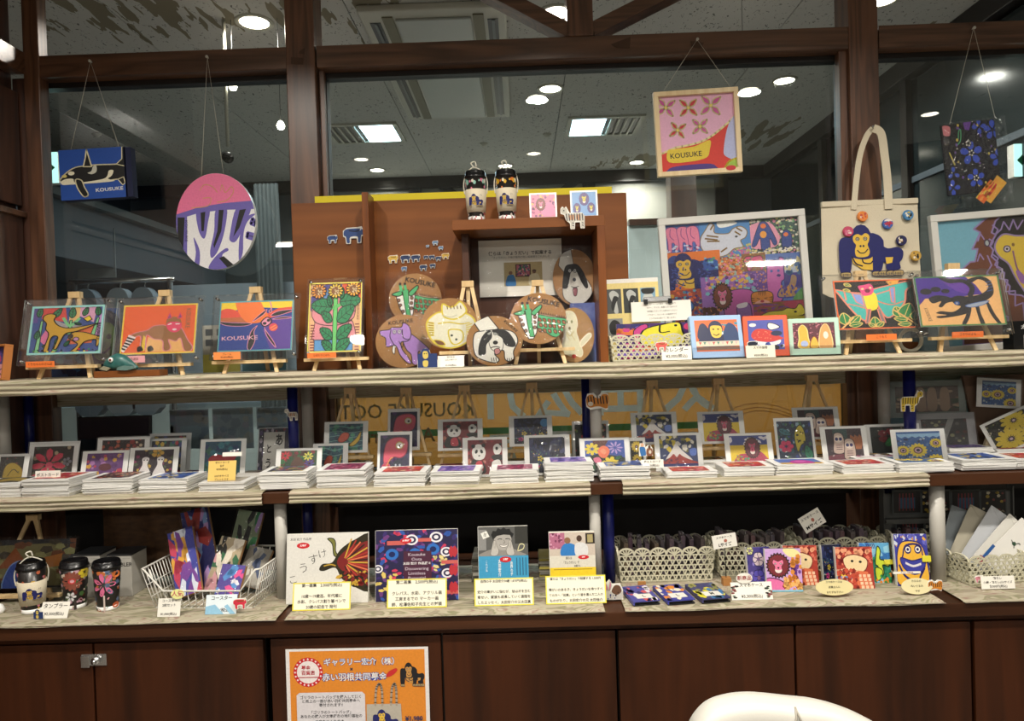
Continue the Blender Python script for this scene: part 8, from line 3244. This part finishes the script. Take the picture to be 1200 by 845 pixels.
# --- lace baskets with hung phone cases
bs = [(776, 2.24, 0.27, 'cream lace-pattern basket full of small pouches, nearest the rabbit cut-out'), (880, 2.27, 0.22, 'cream lace-pattern basket behind the standing flower phone case'),
      (978, 2.30, 0.235, 'cream lace-pattern basket behind the giraffe phone cases'), (1062, 2.30, 0.09, 'small cream lace-pattern basket behind the laughing face case')]
rn = random.Random(5)
for bi, (u, Y, W, lab) in enumerate(bs):
    x = at(u, 670, Y).x
    lace_basket(x, Y, ZB, W, 0.13, 0.105, lab)
    n = int(W / 0.024)
    cols = ['#2a2430', '#3a2a4a', '#5a2a34', '#1c2a44', '#6a5a2a', '#3a3a3a', '#4a2048']
    pk = None
    for i in range(n):
        c = cols[rn.randrange(7)]
        xx = x - W / 2 + 0.02 + (W - 0.04) * i / max(1, n - 1)
        h = rn.uniform(0.10, 0.122)
        g = thing('small_pouch', (xx, Y + rn.uniform(-0.01, 0.03), ZB + 0.004), ORD[i] + ' dark pouch from the tumblers\' side, in the lace basket ' + ['nearest the rabbit cut-out', 'behind the flower phone case', 'behind the giraffe phone cases', 'behind the laughing face case'][bi], 'pouch', ['pouches in the basket nearest the rabbit', 'pouches in the basket behind the flower case', 'pouches in the basket behind the giraffe cases', 'pouches in the small basket'][bi], rz=rn.uniform(-8, 8))
        MB().box(-0.007, 0.007, -0.035, 0.03, 0, h).build('pouch', mat('pc' + c, c, 0.6, 0, 0.6, 60, 0, '#7a6a6a'), g, 0.002)
        MB().tube([(0.006 * math.cos(PI * j / 5 * 1.0), -0.034, h - 0.004 + 0.014 * math.sin(PI * j / 5)) for j in range(6)], 0.0008, 4).build('loop', 'chrome', g)


def stalk_sign(u0, v0, u1, v1, Y, lines, rot, lab, u_foot):
    k = Y / FPX
    W, H = (u1 - u0) * k, (v1 - v0) * k
    p = at((u0 + u1) / 2, (v0 + v1) / 2, Y)
    t = thing('clip_sign', (p.x, Y, ZB), lab, 'sign')
    s = MB().box(-W / 2, W / 2, -0.0008, 0.0008, -H / 2, H / 2).build('plate', 'paper', t)
    s.location = (0, 0, p.z - ZB)
    s.rotation_euler = (0, R(-rot), 0)
    a = Art(aspect=W / H)
    a.T('#2a2a2a', lines[0], 50, 22, 20, 0, 0.01)
    a.E('#b06a5a', 54, 48, 7, 12)
    a.T('#1c1c1c', lines[1], 50, 76, 28, 0, 0.03)
    a.build('lettering', W, H, 'print_matte', s, y=-0.0012, off=(0, -H / 2))
    fx = at(u_foot, 700, Y).x - p.x
    MB().tube([(fx, 0.003, 0.012), (fx * 0.3, 0.003, p.z - ZB - H * 0.3)], 0.0014, 6).build('rod', 'black_metal', t)
    boxo('block', mat('kraft', '#a8743e', 0.7), fx - 0.012, fx + 0.012, -0.008, 0.014, 0, 0.022, t)
    return t


stalk_sign(835, 626, 863, 642, 2.13, ('スマホケース', 'Lサイズ'), 8, 'white size sign on a thin rod with a small kraft block, above the phone cases', 852)
stalk_sign(938, 600, 965, 620, 2.17, ('スマホケース', 'Mサイズ'), 30, 'white size sign tilted steeply on a rod, highest above the lace baskets', 957)
tag(boxo('kraft_block', 'kraft', *[at(u, 685, 2.12).x for u in (748, 757)], 2.12, 2.13, ZB, ZB + 0.018), 'small kraft paper block in front of the first lace basket', 'block')

# --- phone cases lying flat in a row
for i, (u0, u1, v0, v1, pal, bgc, lt, lab) in enumerate(((737, 775, 687, 708, ['#c8505a', '#e0d8e0', '#2a2a6a'], '#4a4a9a', 'L', 'flat phone case with pink and white print, nearest the rabbit cut-out'),
                                                         (777, 816, 683, 707, ['#e08a2c', '#e9e0c8', '#2a2a7a'], '#3a3f9a', 'L', 'flat phone case with orange and blue print, middle one of the flat row'),
                                                         (817, 858, 682, 705, ['#d8d02c', '#3a7ab0', '#8a8a4a'], '#3a3a6a', 'M', 'flat phone case with a yellow animal print, by the white round-cornered price card'))):
    z = ZB + 0.012
    A, B_ = onz((u0 + u1) / 2, v1 - 3, z), onz((u0 + u1) / 2, v0, z)
    Wd = (at(u1, v1, A.y).x - at(u0, v1, A.y).x) * 0.86
    D = min(0.13, B_.y - A.y)
    t = thing('phone_case', (A.x - 0.004, A.y + D / 2, ZB + 0.0005), lab, 'phone case', 'phone cases laid flat', rz=8)
    MB().box(-Wd / 2, Wd / 2, -D / 2, D / 2, 0, 0.004).build('back_cover', 'black_plastic', t, 0.0015)
    MB().box(-Wd / 2, Wd / 2, -D / 2, D / 2, 0.010, 0.013).build('front_cover', mat('case%d' % i, bgc, 0.4), t, 0.001)
    MB().box(-Wd / 2, -Wd / 2 + 0.004, -D / 2, D / 2, 0.003, 0.0105).build('spine', 'case%d' % i, t)
    MB().box(-Wd / 2 + 0.006, Wd / 2 - 0.006, -D / 2 + 0.006, D / 2 - 0.004, 0.004, 0.0098).build('phone_tray', 'black_plastic', t)
    a = Art(bgc)
    a.dots(pal, 8, r=(6, 13), seed=100 + i, stretch=1.5)
    a.push(24, 56, 84, 84)
    a.bg('#e6e4dc')
    a.T('#1c1c1c', lt, 50, 50, 70, 0, 0.03)
    a.pop()
    a.asp = Wd / D
    o = a.build('print', Wd, D, 'print_gloss', t, y=0, flat=True)
    o.location.z = 0.0134
# --- standing phone cases
for (u0, v0, u1, v1, Y, fn, rz, lab) in ((878, 643, 905, 692, 2.10, art_flowercase, 4, 'standing phone case with violet and cream flowers'),
                                         (900, 645, 941, 702, 2.06, art_lioncase, -3, 'standing phone case with a pink-faced lion'),
                                         (921, 641, 960, 699, 2.11, art_giraffecase, -2, 'standing red giraffe phone case just behind the lion case'),
                                         (966, 640, 990, 688, 2.13, lambda: pc('night2'), 4, 'standing dark starry phone case with a pink flower'),
                                         (983, 643, 1025, 700, 2.07, art_giraffecase, -3, 'standing red giraffe phone case beside the speech-bubble card'),
                                         (1011, 638, 1045, 697, 2.115, art_bluecase, -4, 'standing sky blue phone case with a yellow-green figure and yellow clasp'),
                                         (1053, 628, 1090, 690, 2.08, art_laugh, -4, 'standing violet and yellow phone case with a laughing toothy face')):
    k = Y / FPX
    W = (u1 - u0) * k
    lean = 9
    H = (at((u0 + u1) / 2, v0, Y).z - ZB) / math.cos(R(lean))
    t = thing('phone_case', (at((u0 + u1) / 2, v1, Y).x, Y, ZB), lab, 'phone case', 'phone cases standing upright', rz=rz, lean=lean)
    MB().box(-W / 2, W / 2, 0, 0.003, 0, H).build('front_cover', 'cover_white', t, 0.001)
    MB().box(-W / 2, W / 2, 0.011, 0.015, 0, H).build('back_cover', 'black_plastic', t, 0.001)
    boxo('spine', 'cover_white', -W / 2 - 0.001, -W / 2 + 0.002, 0.001, 0.014, 0, H, t)
    a = fn()
    a.asp = W / H
    a.build('print', W, H, 'print_gloss', t)
    if fn in (art_bluecase, art_laugh):
        MB().box(W / 2 - 0.018, W / 2 + 0.006, -0.005, -0.001, H * 0.46, H * 0.58).build('clasp', mat('clasp_yellow', '#d8d03a', 0.4), t, 0.001)


def ornate(a):
    a.dots(['#3a5a4a', K_, '#7a3a3a'], 4, 0, 20, 14, 90, (4, 7), 7)
    a.dots(['#3a5a4a', K_, '#7a3a3a'], 4, 86, 20, 100, 90, (4, 7), 8)


price_card(858, 684, 906, 706, 2.0, ZB, ['スマホケース', '', '¥3,300(税込)'], 'white phone case price card decorated at both sides', lean=16, extra=ornate)
price_card(863, 672, 882, 685, 2.01, ZB + 0.042, ['新商品'], 'small rounded new-item note above the phone case price card', tcol='#a02c2c', round_=True, lean=4)
price_card(957, 680, 1001, 703, 2.0, ZB + 0.006, ['スマホケースは', '店員さんに', 'おたずね下さい'], 'cream speech-bubble card in front of the giraffe cases', bg='#dccf9a', round_=True, lean=12, size=15)
price_card(1058, 679, 1094, 701, 2.0, ZB + 0.003, ['カエルの', 'ぬいぐるみ', 'です'], 'cream oval card in front of the laughing face case', bg='#dcd2a4', round_=True, lean=14, size=16)
price_card(1047, 670, 1079, 680, 2.015, ZB + 0.056, ['ライオンの親子柄'], 'narrow white strip note across the laughing face case', tcol='#a04a3a', lean=4)
cutout(1096, 690, 2.005, 17, fig_tiger, 'small orange and grey animal cut-out beside the cream oval card', z=ZB + 0.004)

# --- basket of envelopes
x = at(1148, 690, 2.14).x
lace_basket(x + 0.005, 2.14, ZB, 0.17, 0.12, 0.085, 'cream lace-pattern basket holding white envelopes by the far pipe', rz=8)
for i, (dx, dy, rl, w, h, c, lab) in enumerate(((-0.055, 0.05, 22, 0.09, 0.16, '#8f979c', 'grey-blue envelope, rearmost in the envelope basket'), (-0.03, 0.03, 30, 0.09, 0.17, '#b0aa98', 'beige envelope behind the front white ones'),
                                              (0.0, 0.01, 38, 0.09, 0.18, '#b9bcc0', 'pale grey envelope in the envelope basket'), (0.03, -0.008, 46, 0.085, 0.17, '#d2d0c8', 'white envelope in the basket behind the one with an emblem'), (0.045, -0.026, 50, 0.08, 0.17, '#dcdad4', 'white envelope with a small dark green emblem, frontmost in the basket'))):
    t = thing('envelope', (x + dx * 0.7 - 0.01, 2.14 + dy, ZB + 0.035), lab, 'envelope', 'envelopes in the lace basket', roll=rl, lean=10)
    boxo('paper', mat('env' + c, c, 0.7), -w / 2, w / 2, 0, 0.002, 0, h, t)
    MB().slab([(-w / 2, h), (w / 2, h), (0, h - 0.028)], -0.0008, 0).build('flap', 'env' + c, t)
    if i == 4:
        a = Art(aspect=1)
        a.S('#2c4a34', [(30, 60), (44, 40), (60, 44), (70, 60), (60, 76), (40, 76)])
        a.L('#1c2a20', 5, [(30, 60), (10, 50)])
        a.L('#1c2a20', 5, [(64, 46), (80, 20), (96, 26)])
        a.L('#1c2a20', 5, [(60, 72), (76, 92)])
        a.build('emblem', 0.03, 0.03, 'print_matte', t, y=-0.0012, off=(-0.005, h * 0.5))
t = thing('pen_stick', (x - 0.02, 2.10, ZB + 0.06), 'blue and pink paper fan stick poking out of the envelope basket', 'stick', roll=42)
boxo('stick', mat('stick_blue', '#2a5a9a', 0.5), -0.004, 0.004, 0, 0.003, 0, 0.06, t)
boxo('head', mat('stick_red', '#9a2c4a', 0.5), -0.010, 0.010, -0.001, 0.004, -0.01, 0.014, t)
price_card(1151, 676, 1190, 698, 2.03, ZB + 0.002, ['飾カレ', '小銭・飾カレ(小)サイズ', '各500円(税込)'], 'white price card in front of the envelope basket', lean=10)
cutout(1148, 690, 2.04, 10, fig_animal('#d88a9a', True), 'tiny pink animal cut-out beside the envelope price card', z=ZB + 0.016)
t = thing('clear_packet', (at(1204, 690, 2.17).x + 0.03, 2.19, ZB), 'crinkled clear packet of beige goods at the far end of the counter', 'packet', lean=6)
MB().box(-0.045, 0.06, 0, 0.04, 0, 0.095).build('goods', mat('goods_beige', '#a89878', 0.7, 0, 0.4, 25, 0, '#d8d0c0'), t, 0.012)
boxo('film', 'clear_film', -0.05, 0.066, -0.006, -0.0054, 0, 0.115, t)

# --- card rack behind, far end
Yr = 2.31
k = Yr / FPX
for r_, (v0, v1, lab) in enumerate(((574, 603, 'upper'), (608, 640, 'lower'))):
    for i, (u0, u1) in enumerate(((1046, 1080), (1080, 1114), (1115, 1149), (1149, 1180))):
        a = Art('#1c1a1e')
        if i % 2 == 0:
            a.B('#2a5a7a', 20, 30, 80, 80)
            for j in range(5):
                a.L('#8a2c34', 3, [(24 + 12 * j, 10), (22 + 13 * j, 90)])
        else:
            a.dots(['#a8903a', '#7a3a3a', '#c8c0a8'], 6, r=(5, 9), seed=i)
        postcard(u0 + 4 * r_, v0, u1 + 4 * r_, v1, Yr, None, a, 'dark card in the %s row of the grey rack, %s' % (lab, ['first beside the blue pipe', 'half behind the white pipe', 'just past the white pipe', 'last of its row'][i]), lean=0, border=(1.5, 2), group='cards on the grey rack', name='greeting_card', cat='card', sleeve=False, body='plaster_dim')
t = thing('card_rack', (at(1113, 600, Yr).x, Yr + 0.004, ZB), 'grey stepped card rack behind the far white pipe', 'rack')
W = 150 * k
for z in (at(1113, 641, Yr).z, at(1113, 606, Yr).z):
    boxo('shelf_lip', mat('rack_grey', '#6f706e', 0.4), -W / 2, W / 2, -0.012, 0.012, z - ZB - 0.016, z - ZB - 0.001, t)
for s in (-1, 1):
    boxo('side', 'rack_grey', s * W / 2 - 0.002, s * W / 2 + 0.002, 0.0, 0.03, 0, at(1113, 572, Yr).z - ZB, t)
boxo('back', 'rack_grey', -W / 2, W / 2, 0.012, 0.016, 0, at(1113, 574, Yr).z - ZB - 0.01, t)

# --- patterned cloth and things in the dark behind the wire basket
t = thing('dark_scarf', (at(170, 640, 2.33).x, 2.33, ZB + 0.0), 'dark brown net-patterned cloth hanging in the shade behind the cartons', 'cloth')
vs, fs = [], []
for i in range(13):
    for j in range(7):
        vs.append((-0.14 + 0.30 * i / 12, 0.012 * math.sin(i * 1.3 + j * .4), 0.02 + 0.26 * j / 6 - 0.01 * math.sin(i)))
for i in range(12):
    for j in range(6):
        q = i * 7 + j
        fs.append((q, q + 7, q + 8, q + 1))
MB().add(vs, fs, 0, True).build('cloth', mat('scarf', '#2a1c14', 0.8, 0, 0.9, 34, 0.2, '#6a4a2c', (1, 1, 2.2)), t)

# ================================================================ poster on the cabinet door
Yo = YC + 0.0175
p = at(420.5, 858, Yo)
k = Yo / FPX
W, H = 169 * k, 100 * k
t = thing('door_poster', (p.x, Yo, p.z), 'orange poster with blue and white lettering and a gorilla, on the cabinet door', 'poster', roll=-0.2)
H = at(420, 759.5, Yo).z - p.z + 0.14
t.location.z -= 0.14
t.matrix_world = Matrix.Translation((p.x, Yo, p.z - 0.14)) @ Matrix.Rotation(R(0.3), 4, 'Y')
boxo('sheet', 'paper', -W / 2, W / 2, -0.0006, 0.0006, 0, H, t)
a = Art('#e6e2e0', aspect=W / H)
a.B('#e08a2a', 2.6, 1.6, 97.4, 98.4)
pxv = lambda v: (v - 759.5) * k / H * 100
a.E('#c8202c', 15.5, pxv(787), 10.5, 10.5 * W / H)
a.E('#efe6e4', 15.5, pxv(787), 8, 8 * W / H)
for i in range(20):
    an = i * 2 * PI / 20
    a.E('#f4dede', 15.5 + 9.2 * math.cos(an), pxv(787) + 9.2 * math.sin(an) * W / H, 0.7, 0.7 * W / H, n=6)
a.T('#b8283a', '募金', 14, pxv(782), 3.4, 0, 0.02)
a.T('#b8283a', '百貨店', 15.5, pxv(788), 3.4, 0, 0.02)
a.L('#b8283a', 0.5, [(8, pxv(793)), (23, pxv(793))])
for b, c, n_ in ((0.06, '#1f3a9a', 0), (0.012, '#f2f0ee', 1)):
    a.T(c, 'ギャラリー宏介（株）', 53, pxv(776), 5.6, 0, b)
    a.T(c, '赤い羽根共同募金', 48, pxv(794), 6.0, 0, b)
a.T('#1c2a4a', '×', 46, pxv(784.5), 4.2, 0, 0.04)
a.S('#c8282c', [(70, pxv(794)), (72, pxv(788)), (77, pxv(784)), (78, pxv(787)), (74, pxv(793))])
a.push(80, pxv(776), 97, pxv(806))
gorilla(a, '#16161c', '#c8924a')
a.pop()
q0, q1 = pxv(811), 100
a.P('#dcd8dc', [(7, q0 + 2), (9, q0), (53, q0), (55, q0 + 2), (55, 96), (7, 96)])
a.lines('#2a2a2e', ['ゴリラのトートバッグを購入して頂く', 'と売上の一部が赤い羽根共同募金へ', '寄付されます!!'], 31, pxv(817), 2.7, 2.9, 0, 0.02)
a.lines('#2a2a2e', ['「ゴリラのトートバッグ」', 'あなたの購入が太宰府市の地域福祉の'], 31, pxv(835), 2.7, 2.9, 0, 0.02)
a.lines('#2a2a2e', ['未来をつくります。'], 31, pxv(846), 2.7, 2.9, 0, 0.02)
a.P('#b9b2a4', [(56, pxv(826)), (80, pxv(826)), (82, 98), (55, 98)])
for x in ((62, 66), (73, 76)):
    a.L('#a89a8a', 1.2, [(x[0], pxv(828)), (x[0] + 1, pxv(808)), ((x[1] + x[0]) / 2 + 1.5, pxv(802)), (x[1] + 1, pxv(810)), (x[1] + 1, pxv(828))])
a.push(60, pxv(831), 78, pxv(858))
gorilla(a)
a.pop()
a.T('#1c2a5a', '¥1,980', 89, pxv(844), 4.6, 0, 0.03)
a.build('print', W, H, 'print_gloss', t, y=-0.0009)

# ================================================================ white upholstered chair in front
Yh_ = 1.15
t = thing('lounge_chair', (at(915, 880, Yh_).x, Yh_, 0), 'rounded white leather chair back in front of the dark cabinet doors', 'chair')
k = Yh_ / FPX
zt = at(915, 822, Yh_).z
prof = [(804, 852), (812, 836), (828, 822), (850, 816), (880, 814.5), (925, 819), (955, 821.5), (985, 828), (1012, 838), (1032, 850), (1044, 870)]
lx = t.location.x
vs, fs = [], []
NZ = 14
pts = smooth([(at(u, v, Yh_).x - lx, at(u, v, Yh_).z) for u, v in prof], False, 5)
rows = []
for (x, z) in pts:
    curve = -0.30 * (x / 0.16) ** 2 * 0.16   # wraps towards the sitter (towards the camera)
    col = []
    for j in range(NZ + 1):
        f = j / NZ
        # over the rounded lip: back side -> top -> front side
        if f < 0.5:
            ang = PI * (f / 0.5)
        col.append((x, f))
    rows.append(col)
NR = 11
sec = [(0.035, -0.46), (0.035, -0.03), (0.032, -0.014), (0.02, -0.003), (0.0, 0.0), (-0.02, -0.003), (-0.032, -0.014), (-0.036, -0.03), (-0.036, -0.10), (-0.03, -0.22), (-0.01, -0.46)]
for (x, z) in pts:
    cy = -0.9 * x * x
    for (dy, dz) in sec:
        zz = max(0.36, z + dz)
        vs.append((x, cy + dy, zz))
for i in range(len(pts) - 1):
    for j in range(len(sec) - 1):
        q = i * len(sec) + j
        fs.append((q, q + 1, q + 1 + len(sec), q + len(sec)))
mat('white_leather', '#b5b3ab', 0.42, 0, 0.04, 300, 0.1)
MB().add(vs, fs, 0, True).build('backrest', 'white_leather', t)
# stitched seams
for us in ((812, 838, 826, 860), (926, 820, 906, 862), (926, 820, 944, 862)):
    a0, a1 = at(us[0], us[1], Yh_), at(us[2], us[3], Yh_)
    x0, x1 = a0.x - lx, a1.x - lx
    sp_ = [(x0 + (x1 - x0) * f, dy, dz) for f, dy, dz in ((0, -0.0205, -0.002), (0.1, -0.0335, -0.013), (0.4, -0.0375, -0.032), (1, -0.0375, -0.075))]
    MB().tube([(x, -0.9 * x * x + dy, a0.z + dz) for x, dy, dz in sp_], 0.0018, 6).build('seam', mat('seam', '#8f8a7e', 0.6), t)
MB().lathe([(0, 0.36), (0.2, 0.36), (0.23, 0.38), (0.235, 0.42), (0.2, 0.45), (0, 0.455)], 32, c=(0, -0.24, 0)).build('seat', 'white_leather', t)
MB().lathe([(0.2, 0), (0.2, 0.012), (0.03, 0.03), (0.03, 0.36)], 32, c=(0, -0.22, 0)).build('pedestal', 'chrome', t)
